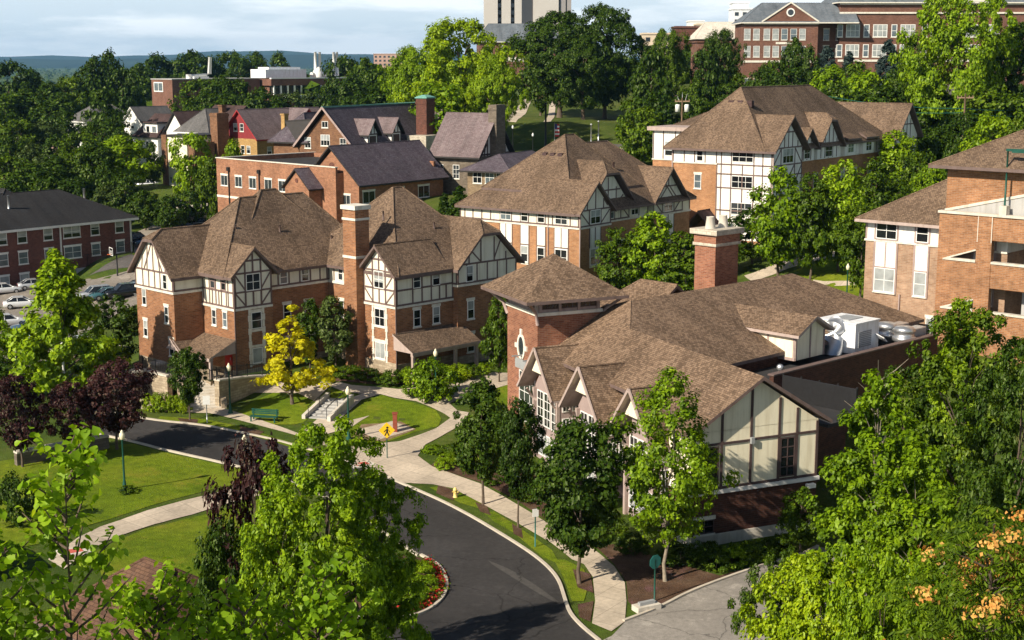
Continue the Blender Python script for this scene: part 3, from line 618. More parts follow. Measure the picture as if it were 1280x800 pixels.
    pr = B.mb(); roof(pr, -3, .5, 6.6, 10.4, 9.6, 'x', 11.6); B.put('entry_roof', pr, [SHM, FASC])
    B.put('wall', W, BR_B); B.put('stucco_storey', S, STUCW); B.put('timber_frame', T, TIM); B.put('stone_band', ST, CAST); B.put('roof', RF, [SH, FASC]); B.put('roof_vent', v, SHM); B.put('downpipe', dp, TIMP)
hall_upper()
# ================================================================== front hall C
def front_hall():
    B = Bld('front_hall', 'front hall with square brick tower, three steep gabled bays and cream gable end', 'building', 11.17, 84.70, -.2, 66)
    W, S, T, ST, RF, BC = B.mb(), B.mb(), B.mb(), B.mb(), B.mb(), B.mb()
    W.box(0, 9.3, 0, 3, -.3, 3.5); W.box(1.25, 9.25, 2.9, 23, -.3, 3.5); W.box(0, 1.3, -.0, 3.3, 3.4, 3.5)
    BC.box(-.05, 9.36, -.06, 3, -.4, .75)
    S.box(.03, 9.27, .03, 3, 3.6, 7.4); S.box(1.25, 9.25, 2.9, 22.4, 3.5, 7.95)
    gable_tri(S, ('y', .03), .03, 9.27, 7.35, 10.35, -2, 0)
    ST.box(-.12, 9.42, -.14, 2.9, 3.38, 3.62)
    f = ('y', .03)
    for x in (.08, 2.05, 4.2, 6.3, 7.65, 9.2): bar(T, f, (x, 3.6), (x, {4.2: 9.9, 6.3: 9.1, 2.05: 8.6, 7.65: 8.3}.get(x, 7.3)), .17, .06)
    for a, b in (((0, 6.55), (4.2, 6.55)), ((4.2, 6.6), (9.2, 6.6)), ((.1, 3.72), (9.2, 3.72))): bar(T, f, a, b, .15, .065)
    win(B, f, 6.97, 5.15, 1.15, 2.6, 2, 4, False, False, fr=TIMD, glass=0, ft=.09); win(B, f, 1.06, 5.0, 1.6, 2.8, 2, 4, False, False, fr=TIMD, glass=0, ft=.09)
    win(B, ('y', 0), .9, 1.3, 1.4, .9, 2, 2, True, True, fr=TIMD, glass=0)
    # three gabled bays
    PNK, RFB, BG = B.mb(), B.mb(), B.mb()
    for c in (20.2, 12.95, 5.7):
        y0, y1 = c - 2.1, c + 2.1
        PNK.box(-.35, 1.6, y0, y1, -.2, 5.9); fpoly(PNK, ('x', -.35), [(y0, 5.9), (y1, 5.9), (c, 8.5)], -1.2, 0)
        f = ('x', -.35)
        for s, w in ((c + 1.15, 1.1), (c - .05, 1.1), (c - 1.25, .95)):
            win(B, f, s, 4.3, w, 2.6, 2, 4, False, False, glass=0); win(B, f, s, 1.5, w, 1.7, 2, 2, False, False, glass=2)
        f = ('y', y0)
        for s in (.15, .95): win(B, f, s, 5.1, .62, .95, 2, 2, False, False, glass=0); win(B, f, s, 3.2, .62, 1.9, 2, 3, False, False, glass=0)
        roof(RFB, -1.45, 8, c - 2.95, c + 2.95, 5.75, 'x', 9.15, t=.15)
        for sg in (-1, 1):                       # curved brackets under the eave and pale barge boards
            pts = [(-.35, c + sg * 1.95, 4.7), (-.75, c + sg * 1.95, 5.05), (-1.15, c + sg * 1.95, 5.7)]
            BG.tube(pts, .1, 6); BG.box(-.6, -.36, c + sg * 2.02 - .12, c + sg * 2.02 + .12, 0, 5.7)
        b2 = B.mb()
        for sg in (-1, 1): bar(b2, ('x', -1.45), (c + sg * 2.98, 5.68), (c, 9.12), .2, .07)
        B.put('barge_board', b2, FASCL)
        st = B.mb(); fpoly(st, ('x', -1.0), [(c - 1.2, 7.2), (c + 1.2, 7.2), (c, 8.75)], 0, .06); B.put('gable_panel', st, STUCY)
    for c in (16.6, 9.3, 2.4):
        f = ('x', 1.25)
        win(B, f, c, 5.3, 2.2, 1.2, 3, 2, False, False, glass=0); win(B, f, c, 2.2, 2.2, 2.4, 3, 3, False, False, glass=3)
    # roofs of the wing
    west = [(.45, 3.4, 8.05), (.45, 2.6, 8.05), (-.6, 2.2, 7.4), (-.6, -.55, 7.4), (4.65, -.55, 10.7), (4.65, 16.7, 10.72), (6.96, 20.85, 12.06), (5.4, 23.5, 11.1), (3.3, 22.3, 9.82), (.45, 22.3, 8.05)]
    RF.shell([west, [(9.95, -.55, 7.4), (4.65, -.55, 10.7), (4.65, 16.7, 10.72), (9.95, 13, 7.5)]], .24)
    # tower
    TW = B.mb(); TW.box(-.15, 5.2, 22.4, 28, -.3, 11.05); TS = B.mb(); TS.box(-.27, 5.32, 22.28, 28.12, 11.05, 11.3)
    TP = B.mb(); TP.box(-.1, 5.15, 22.45, 27.95, 11.3, 12.7)
    f = ('x', -.1)
    for s in (23.7, 25.2, 26.7): win(B, f, s, 12.0, 1.25, .95, 3, 1, False, False, fr=TIMD, glass=0)
    f = ('y', 22.45)
    for s in (.9, 2.5, 4.1): win(B, f, s, 12.0, 1.4, .95, 3, 1, False, False, fr=TIMD, glass=0)
    for s in (0.1, 1.7, 3.3, 4.95): fb(TP, f, s - .1, s + .1, 11.3, 12.6, -.02, .12)
    TR = B.mb()
    a = (-1.75, 20.85, 12.45); b = (6.8, 20.85, 12.45); c_ = (6.8, 29.6, 12.45); d = (-1.75, 29.6, 12.45); ap = (2.5, 25.2, 15.35)
    TR.shell([[a, b, ap], [b, c_, ap], [c_, d, ap], [d, a, ap]], .25)
    bk = B.mb()
    for (x, y, dx, dy) in ((-.15, 22.4, -1, -1), (-.15, 28, -1, 1), (5.2, 22.4, 1, -1)):
        bk.tube([(x, y, 10.4), (x + .25 * dx, y + .25 * dy, 11.3), (x + 1.2 * dx, y + 1.2 * dy, 12.25)], .13, 6)
    # oval window with keystones
    ov = B.mb(); n = 20; cy, czz = 25.3, 8.2
    pt = lambda r1, r2, k: (cy + r1 * math.cos(2 * math.pi * k / n), czz + r2 * math.sin(2 * math.pi * k / n))
    for k in range(n): fpoly(ov, ('x', -.15), [pt(.5, .8, k), pt(.5, .8, k + 1), pt(.72, 1.02, k + 1), pt(.72, 1.02, k)], -.02, .08)
    for (s0, s1, z0, z1) in ((cy - .16, cy + .16, czz + 1.0, czz + 1.4), (cy - .16, cy + .16, czz - 1.4, czz - 1.0), (cy + .7, cy + 1.1, czz - .18, czz + .18), (cy - 1.1, cy - .7, czz - .18, czz + .18)): fb(ov, ('x', -.15), s0, s1, z0, z1, -.02, .1)
    oo = B.put('oval_window', ov, CAST); g = B.mb(); fpoly(g, ('x', -.15), [pt(.52, .82, k) for k in range(n)], -.02, .03); B.put('pane', g, GL[1], oo)
    big = win(B, ('x', -.15), 24.2, 4.4, 2.9, 3.9, 3, 5, False, True, glass=1)
    sg_ = B.mb()
    for s in (23.0, 25.0):
        sg_.box(-1.1, -.2, s - .04, s + .04, 7.55, 7.65)
    sg_.box(-.8, -.7, 22.9, 25.1, 6.75, 7.5); B.put('balcony_sign', sg_, GREYM)
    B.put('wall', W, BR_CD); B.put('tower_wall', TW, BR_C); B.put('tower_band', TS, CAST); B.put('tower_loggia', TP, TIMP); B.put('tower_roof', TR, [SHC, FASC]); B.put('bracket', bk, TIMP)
    B.put('concrete_base', BC, CONC); B.put('stucco_storey', S, STUCY); B.put('timber_frame', T, TIMD); B.put('stone_band', ST, FASW); B.put('roof', RF, [SHC, FASC])
    B.put('bay_wall', PNK, plain('panel_mauve', (.34, .26, .245), .8, .08, 1)); B.put('bay_roof', RFB, [SHC, FASCL]); B.put('bay_bracket', BG, FASCL)
    cam_ = B.mb(); cam_.box(8.3, 8.9, -.5, -.2, 3.0, 3.25); cam_.box(8.5, 8.6, -.22, 0, 3.1, 3.2); B.put('wall_lamp', cam_, WHT)
    bx = B.mb(); bx.box(4.1, 4.35, -.2, 0, 6.35, 6.75); B.put('meter_box', bx, GREYM)
    # ---------------- main block, turned 20 degrees against the wing
    rel = lambda x, y, z: None
    a66, a46 = R(90 - 66), R(90 - 46.6)
    c0 = B.e.location
    def L(x, y, z):                            # main-block frame -> wing frame
        X = 9.06 + math.cos(a46) * x - math.sin(a46) * y - c0.x; Y = 106.58 + math.sin(a46) * x + math.cos(a46) * y - c0.y
        return (X * math.cos(a66) + Y * math.sin(a66), -X * math.sin(a66) + Y * math.cos(a66), z)
    def lm(): m = B.mb(); return m
    def lbuild(name, m, mats, par=None):
        m.v = [L(*p) for p in m.v]; return B.put(name, m, mats, par)
    m = lm(); m.shell([[(0, 0, 12.0), (20.6, 0, 12.0), (27.5, -8.8, 8.3), (-1, -8.8, 8.3), (-3.56, -3.14, 10.68)], [(20.6, 0, 12), (27.5, -8.8, 8.3), (27.5, 9, 8.2)], [(0, 0, 12), (20.6, 0, 12), (27.5, 9, 8.2), (1, 9, 8.2)]], .24)
    roof(m, 5, 13, 3, 10, 9.2, 'y', 11.9, 0, 3)
    lbuild('main_roof', m, [SHC, FASC])
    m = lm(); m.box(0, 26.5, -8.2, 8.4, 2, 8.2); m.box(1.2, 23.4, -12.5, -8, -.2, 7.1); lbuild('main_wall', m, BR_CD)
    m = lm(); m.box(1.2, 23.4, -12.5, -12.15, 7.1, 8.0); m.box(23.05, 23.4, -12.15, -8.3, 7.1, 8.0); m.box(1.1, 23.5, -12.6, -12.05, 8.0, 8.1, 1); m.box(1.2, 6, -15.5, -12.5, 0, 6.4); m.box(1.15, 6.05, -15.55, -15.2, 6.4, 6.5, 1); lbuild('parapet', m, [BR_CD, FASC])
    m = lm(); m.box(1.3, 23.0, -12.1, -8.3, 7.1, 7.2); lbuild('flat_roof', m, DARKROOF)
    m = lm(); m.box(-3, 1, -20, -12.2, 6.4, 6.6); lbuild('lower_flat_roof', m, DARKROOF)
    m = lm(); m.box(.75, .85, -19.6, -13.6, 6.6, 8.3)
    for k in range(5): m.box(.86, .95, -19.6 + k * 1.5, -19.5 + k * 1.5, 6.6, 8.4)
    lbuild('screen_fence', m, BLACK)
    m = lm(); m.shell([[(7.2, .2, 9.75), (7.2, -10.3, 9.75), (9.55, -10.3, 11.0), (9.55, .2, 11.0)], [(11.9, .2, 9.75), (11.9, -10.3, 9.75), (9.55, -10.3, 11.0), (9.55, .2, 11.0)]], .22); lbuild('dormer_roof', m, [SHC, FASCL])
    m = lm(); m.box(7.65, 11.45, -9.7, 0, 7.7, 9.7); m.prism([(7.65, -9.7, 9.7), (11.45, -9.7, 9.7), (9.55, -9.7, 10.8)], (0, 6, 0)); dw = lbuild('dormer_wall', m, STUCY)
    m = lm()
    for y in (-9.6, -7.2, -4.8, -2.6): bar(m, ('x', 7.65), (y, 7.7), (y, 9.7), .18, .05)
    bar(m, ('x', 7.65), (-9.7, 7.8), (0, 7.8), .22, .06)
    for x in (7.75, 9.55, 11.35): bar(m, ('y', -9.7), (x, 7.7), (x, 9.7 if x != 9.55 else 10.6), .16, .05)
    lbuild('dormer_frame', m, TIMP, dw)
    # chimney with two pots
    m = lm(); m.box(17.5, 20.7, 5.9, 8.2, 6, 14.0); m.box(17.42, 20.78, 5.82, 8.28, 14.25, 15.0); ch = lbuild('chimney', m, BR_C)
    m = lm(); m.box(17.35, 20.85, 5.75, 8.35, 14.0, 14.25); m.box(17.15, 21.05, 5.55, 8.55, 15.0, 15.45); lbuild('chimney_cap', m, STONEW, ch)
    for x in (18.2, 20): m = lm(); m.lathe([(.46, 0), (.34, 1.0), (.37, 1.05), (.25, 1.05), (.25, .5)], 14, (x, 7.1, 15.45)); lbuild('chimney_pot', m, CONC, ch)
    # things standing on the flat roof
    def on_roof(name, label, cat, x, y, z, group=None):
        p = L(x, y, z); w = B.e.location + Vector((p[0] * math.cos(a66) - p[1] * math.sin(a66), p[0] * math.sin(a66) + p[1] * math.cos(a66), p[2]))
        return thing(name, label, cat, w, a46, group)
    t = on_roof('air_handler', 'big white rooftop air handler with curved silver duct', 'air handler', 16.6, -8.6, 7.2)
    t.scale = (.85, .85, .9)
    m = MB(); m.box(-2.0, 1.9, -1.9, 2.2, .3, 2.9); m.box(-2.1, 2.0, -2.0, 2.3, 2.9, 3.0); m.box(-1.9, 1.8, -1.7, 2.0, 0, .3); m.build('casing', HVACW, t)
    m = MB(); m.box(-1.2, 1.2, -.6, 1.2, 3.0, 3.08); m.build('top_vent', GREYM, t)
    for y_ in (-1.05, .15, 1.35): m = MB(); m.box(1.9, 1.93, y_ - .5, y_ + .5, .5, 2.6); m.box(1.93, 1.97, y_ + .3, y_ + .36, 1.3, 1.7); m.build('access_panel', HVACW, t)
    m = MB(); [m.box(-1.5 + .0, .6, -1.96, -1.9, .8 + k * .16, .9 + k * .16) for k in range(9)]; m.build('louvre', GREYM, t)
    m = MB(); m.tube([(-1.9, .2, 2.6), (-2.5, .1, 2.4), (-2.9, 0, 1.7), (-3.0, 0, .2)], [.9, .95, 1.0, 1.0], 14); m.build('duct', GALV, t)
    m = MB(); m.prism([(1.3, -1.95, 1.7), (1.9, -1.95, 1.2), (1.9, -2.9, 1.0), (1.3, -2.9, 1.4)], (0, 0, .08)); m.prism([(2.0, -.9, 1.9), (2.0, .6, 1.9), (2.6, .6, 1.2), (2.6, -.9, 1.2)], (0, 0, .06)); m.build('vent_hood', HVACW, t)
    for k, (x, lab) in enumerate(((20.4, 'round silver roof fan with dark duct, the one nearer the roof parapet'), (20.9, 'round silver roof fan with dark duct, farther back against the shingles'))):
        t = on_roof('exhaust_fan', lab, 'roof fan', x, -11.2 + 1.9 * k, 7.2, 'silver roof fans beside the air handler')
        m = MB(); m.lathe([(.0, 0), (.75, 0), (.75, .7), (.95, .8), (.95, 1.1), (.8, 1.15), (.8, 1.5), (.95, 1.6), (.7, 1.9), (0, 1.95)], 16); m.build('fan_drum', GALV, t)
        m = MB(); m.box(.7, 2.5, -.5, .5, .5, 1.6); m.build('duct', GREYM, t); m = MB(); m.box(.75, 2.55, -.45, .45, 1.6, 1.66); m.build('duct_top', GALV, t)
    t = on_roof('satellite_dish', 'small white satellite dish on roof behind cream gable', 'satellite dish', 5.0, -10.3, 7.15)
    m = MB(); m.lathe([(0, .1), (.15, .05), (.25, 0), (.27, .03), (.15, .08), (0, .12)], 16); o = m.build('dish', GALV, t); o.rotation_euler = (R(75), 0, R(-60)); o.location = (0, 0, .75)
    m = MB(); m.tube([(0, 0.1, .7), (0, .1, .1)], .05, 8); m.box(-.9, .9, -.3, .5, 0, .12); m.build('mount', STONEW, t)
front_hall()
# ================================================================== buff hall E and parking garage
def hall_buff():
    B = Bld('residence_hall', 'buff brick hall with white panels between windows, squeezed beside the orange parking garage', 'building', 31.1, 124.2, 5.5, 44)
    W, S, T, ST, RF, pn = B.mb(), B.mb(), B.mb(), B.mb(), B.mb(), B.mb()
    W.box(0, 12, -13, 0, 3, 14.5); S.box(-.03, 12, -13, .03, 14.5, 16.4); fb(ST, ('x', 0), -13, .1, 14.42, 14.6, -.02, .1)
    cols = [(-2.0, 2.0, 2), (-5.4, 1.15, 1), (-8.0, 1.1, 1), (-11, 1.8, 2)]
    for s, w, nx in cols:
        win(B, ('x', -.03), s, 15.45, w, 1.5, nx * 1, 2, False, False, glass=0); fb(pn, ('x', 0), s - w / 2, s + w / 2, 9.9, 14.5, -.02, .05)
        for e in (-w / 2 - .08, w / 2 + .08): bar(T, ('x', 0), (s + e, 9.9), (s + e, 16.3), .16, .09)
        if nx == 2: bar(T, ('x', 0), (s, 12.2), (s, 14.5), .1, .09)
        win(B, ('x', 0), s, 11.1, w, 2.1, nx, 2, False, True, off=.05, glass=2)
        for z in (14.6, 12.2): bar(T, ('x', 0), (s - w / 2, z), (s + w / 2, z), .14, .1)
    for s in (-2.1, -7.0, -11): win(B, ('x', 0), s, 7.3, 1.8, 2.0, 2, 2, True, True, glass=2)
    bar(T, ('x', -.03), (0, 16.3), (-13, 16.3), .14); bar(T, ('x', -.03), (-.06, 14.6), (-.06, 16.3), .14)
    roof(RF, -.8, 13, -15, .75, 16.35, 'x', 20.8, 6.0, 5)
    dp = B.mb(); fb(dp, ('x', 0), -3.6, -3.48, 5, 10, 0, .16)
    B.put('wall', W, BR_E); B.put('stucco_storey', S, STUCW); B.put('timber_frame', T, TIMP); B.put('stone_band', ST, CAST); B.put('stucco_panel', pn, STUCW); B.put('roof', RF, [SH, FASCL]); B.put('downpipe', dp, TIMP)
hall_buff()
def garage():
    B = Bld('parking_garage', 'orange brick parking garage with open decks and hip-roofed stair tower', 'parking garage', 35.5, 117.7, 4.5, 44)
    W, ST, CI, TW, RF, DK = B.mb(), B.mb(), B.mb(), B.mb(), B.mb(), B.mb()
    # front wall: solid end bay with two triangular openings, then spandrels
    T1, T2 = (13.7, 14.75), (9.6, 10.65)
    W.box(0, .4, -3.4, 0, 14.75, 17.55); W.box(0, .4, -3.4, 0, 10.65, 13.7); W.box(0, .4, -3.4, 0, 3, 9.6)
    for z0, z1 in (T1, T2): fpoly(W, ('x', 0), [(0, z0), (0, z1), (-3.4, z1), (-.6, z0)], -.4, 0)
    W.box(-.06, .4, -4.7, -3.4, 3, 17.55)
    for z0, z1 in ((15.6, 17.55), (11.7, 13.7), (3, 9.6)): W.box(0.003, .4, -26, -4.7, z0, z1)
    W.box(-.06, .4, -15.4, -14.2, 3, 17.55)
    W.box(.4, 24, -.4, 0, 3, 17.5)
    for z in (17.55,): ST.box(-.15, .5, -26, .1, z, z + .2)
    for z in (13.7, 9.6): ST.box(-.1, .45, -14.2, -4.72, z, z + .18); fpoly(ST, ('x', 0), [(-.5, z), (-3.38, z), (-3.38, z + .2), (-.8, z + .2)], -.3, .1)
    for z in (14.75, 10.65): bar(ST, ('x', 0), (-.5, z - 1.0), (-3.35, z - .02), .12, .04)
    for s in (-3.45, -4.65): ST.box(-.08, 0, s - .03, s + .03, 15.4, 17.55)
    CI.box(.5, 24, -26, -.45, 12.3, 12.7); CI.box(.5, 24, -26, -.45, 8.2, 8.6); CI.box(.45, 24, -26, -.45, 16.3, 16.6); DK.box(7.5, 7.9, -26, -.5, 4, 16.3)
    for y in (-6.6, -13): CI.box(2, 2.6, y, y - .5, 4, 16.3)
    # stair tower behind, with grey ramp wall and rising coping
    TW.box(1.0, 12, -14, 0.003, 16.2, 21.5)
    fpoly(CI, ('x', 1.0), [(0, 17.6), (-14, 21.0), (-14, 16.3), (0, 16.3)], 0, .08); bar(ST, ('x', 1.0), (.0, 17.7), (-14, 21.1), .22, .16)
    roof(RF, -.1, 13, -15, 1.2, 21.45, 'y', 25.2, 7, 7.5)
    B.put('wall', W, BR_G); B.put('coping', ST, CONC); B.put('deck', CI, CONCG); B.put('inner_wall', DK, GREYM); B.put('stair_tower', TW, BR_G); B.put('tower_roof', RF, [SH, FASC])
    t = thing('deck_lamp', 'dark green lamp with angled head on parking garage roof wall', 'lamp', B.e.matrix_basis @ Vector((.15, -5.5, 17.75 - 4.5)), R(46))
    m = MB(); m.box(-.3, .3, -.3, .3, 0, .75); m.build('pedestal', CONC, t); m = MB(); m.tube([(0, 0, .75), (0, 0, 5.2)], [.09, .07], 8); m.build('post', GREENM, t)
    m = MB(); m.box(-.15, .15, -1.5, .1, 5.1, 5.3); m.box(-.2, .2, -1.6, -.4, 5.0, 5.2); m.build('lamp_head', GREENM, t)
garage()
# ================================================================== far buildings
def ls(B, face, px, z):
    """local coordinate along a face where the pixel column px crosses it at height z"""
    o = B.e.location; r = B.e.rotation_euler.z; u = Vector((math.cos(r), math.sin(r))); v = Vector((-math.sin(r), math.cos(r)))
    p0 = (o.xy + u * face[1]) if face[0] == 'x' else (o.xy + v * face[1]); d = v if face[0] == 'x' else u
    a = (px - 640) / F
    return (a * (p0.y * CP - (z - H) * SP) - p0.x) / (d.x - a * d.y * CP)
def dorm():
    x, y = G(163, 271, 6.3)
    B = Bld('dormitory', 'dark red brick dormitory with charcoal hip roof and white windows beside the car park', 'building', x, y, -3, 40)
    W, RF, ST = B.mb(), B.mb(), B.mb(); W.box(-40, 0, 0, 15, -4, 6.2)
    f = ('y', 0)
    for px, w, nx in ((3, 1.5, 1), (28, 1.5, 1), (60.4, 1.5, 1), (90, 2.9, 2), (119, 1.5, 1), (149.5, 1.5, 1), (-26, 1.5, 1)):
        s = ls(B, f, px, 4)
        for z, g in ((4.95, 4), (1.9, 3), (-1.3, 4)):
            if z < 0 and px > 62: continue
            win(B, f, s, z, w, 1.75, nx, 2, True, True, glass=g, stone=FASW)
    roof(RF, -41, .9, -.9, 16, 6.2, 'x', 10.6, 9, 8.5, t=.35); roof(RF, -22, -10, 3, 24, 6.3, 'y', 11.2, 5, 4, t=.3)
    for x_ in (-.12, ls(B, f, 76, 3)): fb(ST, f, x_ - .1, x_ + .1, -2, 6.0, .0, .16)
    c = B.mb(); fb(c, f, -14, -4, -4, -.6, -.02, .12)
    v = B.mb()
    for x_, y_ in ((-4, 6), (-18, 4), (-30, 6), (-12, 8)): v.tube([(x_, y_, 8), (x_, y_, 10.6)], .16, 8)
    B.put('wall', W, BR_D); B.put('roof', RF, [SHD, FASW]); B.put('downpipe', ST, FASW); B.put('foundation', c, CONCG); B.put('roof_vent', v, GALV)
dorm()
def brick_annex():
    x, y = G(378, 205.6, 14.4)
    B = Bld('brick_annex', 'flat-roofed orange brick building with square windows and white roof units', 'building', x, y, 4.5, 44.5)
    W, ST, RF = B.mb(), B.mb(), B.mb(); f = ('x', 0)
    W.box(0, .35, -8, 23, 3, 14.3); W.box(0.35, 20, 22.65, 23, 3, 14.3); W.box(.35, 20, -8, 22.6, 3, 13.5); W.box(19.6, 20, -8, 22.6, 13.5, 14.3)
    ST.box(-.1, .5, -8, 23.1, 14.3, 14.42); fb(ST, f, 12, 23.05, 8.0, 8.35, -.02, .06); ST.box(.5, 20.1, 22.55, 23.1, 14.3, 14.42)
    for px in (280.6, 298.4, 316, 335.5, 353, 366): win(B, f, ls(B, f, px, 10.8), 10.8, 1.9, 1.7, 2, 1, glass=1)
    for px in (312, 330): win(B, f, ls(B, f, px, 7), 6.9, 2.2, 1.6, 2, 1, False, True, glass=0)
    dp = B.mb()
    for px in (287, 325): s = ls(B, f, px, 10); fb(dp, f, s - .1, s + .1, 4, 12.6, 0, .2); fb(dp, f, s - .3, s + .3, 12.4, 13, 0, .35)
    rf = B.mb(); rf.box(.4, 19.5, -7.9, 22.5, 13.5, 13.6)
    # small gabled projection with slate roof
    W.box(-2.4, 8, -4.6, 1.3, 3, 11.2); gable_tri(W, ('x', -2.4), -4.6, 1.3, 11.2, 13.6, -.4, 0)
    roof(RF, -2.8, 8.5, -5.1, 1.8, 11.1, 'x', 14.0)
    win(B, ('x', -2.4), -.2, 9.0, 1.7, 1.8, 2, 1, glass=1); win(B, ('x', -2.4), -3.4, 5.6, 1.2, 1.4); win(B, ('y', -4.6), 1.6, 6.3, 2.4, 1.7, 2, 1, glass=0)
    rd = B.mb(); rd.tube([(-2.36, -1.65, 12.2), (-2.46, -1.65, 12.2)], .35, 14); B.put('round_vent', rd, BR_DK)
    B.put('wall', W, BR_K); B.put('coping', ST, CAST); B.put('flat_roof', rf, DARKROOF); B.put('gable_roof', RF, [SLATE, FASK]); B.put('downpipe', dp, BLACK)
    for k, (a, b, lab) in enumerate(((9, -1, 'grey square air conditioner on flat brick roof, left of the pair'), (9.5, -4.4, 'grey square air conditioner on flat brick roof, right of the pair'))):
        t = thing('air_conditioner', lab, 'air conditioner', B.e.matrix_basis @ Vector((a, b, 13.6 - 4.5)), R(45), 'air conditioners on the flat roof')
        m = MB(); m.box(-1.1, 1.1, -1.1, 1.1, .2, 2.0); m.build('casing', GREYM, t); m = MB(); m.lathe([(.8, 2.0), (.8, 2.15), (0, 2.15)], 14); m.build('fan', BLACK, t)
        m = MB(); m.box(-1.14, -1.1, -.85, .85, .4, 1.8); m.build('grille', BLACK, t)
brick_annex()
def slate_wing():
    x, y = G(448.5, 230, 12)
    B = Bld('slate_roofed_wing', 'brick gabled building under a large purple slate roof behind the hall chimney', 'building', x, y, 4.5, 38)
    W, RF = B.mb(), B.mb(); W.box(0, 19, 0, 11, 3, 12); gable_tri(W, ('x', 0), 0, 11, 12, 16.7, -.4, 0)
    roof(RF, -.6, 19.8, -.7, 11.7, 11.8, 'x', 17.4)
    win(B, ('x', 0), 2.6, 9.2, 1.7, 2.1, 2, 1, glass=1); win(B, ('x', 0), 8, 9.2, 1.7, 2.1, 2, 1)
    rd = B.mb(); rd.tube([(.04, 5.5, 14.4), (-.06, 5.5, 14.4)], .55, 16); B.put('round_vent', rd, BR_DK)
    f = ('y', 0)
    for px in (461, 498, 529.5): win(B, f, ls(B, f, px, 10), 9.9, 2.6, 1.8, 2, 1, glass=0)
    for px in (499, 531): win(B, f, ls(B, f, px, 6.5), 6.2, 2.2, 1.8, 2, 1, glass=0)
    B.put('wall', W, BR_K); B.put('roof', RF, [SLATE, FASK])
slate_wing()
def tudor():
    x, y = G(440, 183, 15.5)
    B = Bld('tudor_house', 'large brown brick Tudor house with slate roof, paired dormers and tall green-capped chimney', 'building', x, y, 8, 28)
    W, RF, ST, T, CU = B.mb(), B.mb(), B.mb(), B.mb(), B.mb()
    W.box(0, 40, 0, 11, 6, 15.4); gable_tri(W, ('x', 0), 0, 11, 15.4, 21.2, -.4, 0)
    roof(RF, -.8, 40, -.8, 11.8, 15.2, 'x', 22.0); RF.shell([[(-.5, 11, 16.0), (5, 11, 16.0), (5, 15.5, 17.5), (2, 15.5, 19.5), (2, 8, 20)]], .3)
    W.box(.5, 14, 10, 17, 6, 16); roof(RF, -.3, 15, 9, 17.8, 15.9, 'x', 20.8, 5, 3)
    CU.tube([(-.8, 5.5, 22.05), (40, 5.5, 22.05)], .16, 6)
    win(B, ('x', 0), 5.5, 16.4, 1.9, 1.9, 3, 2, False, True); 
    for s in (9.2, 1.8): win(B, ('x', 0), s, 15.9, 1.3, 1.9, 2, 2, False, True)
    win(B, ('x', 0), 5.5, 19.1, 1.3, 1.1, 2, 1, False, True, glass=0)
    for s in (1.5, 4, 7, 9.5): win(B, ('x', 0), s, 11.6, 1.4, 1.8, 2, 2)
    bb = B.mb()
    for sg in (-1, 1): bar(bb, ('x', -.8), (5.5 + sg * 6.3, 15.2), (5.5, 22.0), .35, .06)
    B.put('barge_board', bb, TIMP)
    D = B.mb()
    for k, px in enumerate((464, 493.5)):
        s = ls(B, ('y', 0), px, 17); d = B.mb(); d.box(s - 1.5, s + 1.5, -.3, 4, 15.0, 17.3); gable_tri(d, ('y', -.3), s - 1.5, s + 1.5, 17.3, 19.3, -3, 0); do = B.put('dormer', d, WHT)
        t = B.mb(); f = ('y', -.3)
        for a, b in (((s - 1.5, 17.3), (s + 1.5, 17.3)), ((s - .5, 17.3), (s - .5, 18.6)), ((s + .5, 17.3), (s + .5, 18.6)), ((s - 1.45, 15), (s - 1.45, 17.3)), ((s + 1.45, 15), (s + 1.45, 17.3))): bar(t, f, a, b, .22)
        fb(t, f, s - 1.0, s + 1.0, 15.3, 17.0, -.02, .04); B.put('timber_frame', t, TIMD, do)
        t = B.mb(); roof(t, s - 2.1, s + 2.1, -.9, 6, 17.2, 'y', 19.9); B.put('dormer_roof', t, [SLATEP, FASK], do)
    for px in (452, 475, 510): win(B, ('y', 0), ls(B, ('y', 0), px, 12), 12.2, 1.6, 1.8, 2, 2)
    # chimney
    s = ls(B, ('y', -2.5), 531, 19); c = B.mb(); c.box(s - 1.2, s + 1.7, -3.6, -1.4, 8, 23.2); c.box(s - 1.3, s + 1.8, -3.7, -1.3, 22.2, 22.6); ch = B.put('chimney', c, BR_DK)
    c = B.mb(); c.box(s - 1.35, s + 1.85, -3.75, -1.25, 23.2, 23.4); c.mesh([(s - 1.35, -3.75, 23.4), (s + 1.85, -3.75, 23.4), (s + 1.85, -1.25, 23.4), (s - 1.35, -1.25, 23.4), (s - .4, -2.8, 23.8), (s + .9, -2.8, 23.8), (s + .9, -2.2, 23.8), (s - .4, -2.2, 23.8)], [(0, 1, 5, 4), (1, 2, 6, 5), (2, 3, 7, 6), (3, 0, 4, 7), (4, 5, 6, 7)]); B.put('chimney_cap', c, COPPER, ch)
    c = B.mb(); c.box(s - 4.4, s + .2, -5.4, -1.4, 8, 16.7); B.put('stone_stack', c, STONEW)
    # small bay with dormer right of the chimney
    s2 = ls(B, ('y', -1), 549, 17); c = B.mb(); c.box(s2 - 1.4, s2 + 1.8, -1, 4, 8, 18.4); gable_tri(c, ('y', -1), s2 - 1.4, s2 + 1.8, 18.4, 20.4, -3, 0); B.put('stair_bay', c, BR_DK); win(B, ('y', -1), s2 + .2, 17.2, 1.1, 1.5, 2, 2); win(B, ('y', -1), s2 + .2, 13.2, 1.1, 1.5, 2, 2)
    t = B.mb(); roof(t, s2 - 2, s2 + 2.4, -1.7, 6, 18.3, 'y', 20.9); B.put('bay_roof', t, [SLATEP, FASK])
    B.put('wall', W, BR_T); B.put('roof', RF, [SLATE, FASK]); B.put('ridge', CU, COPPER)
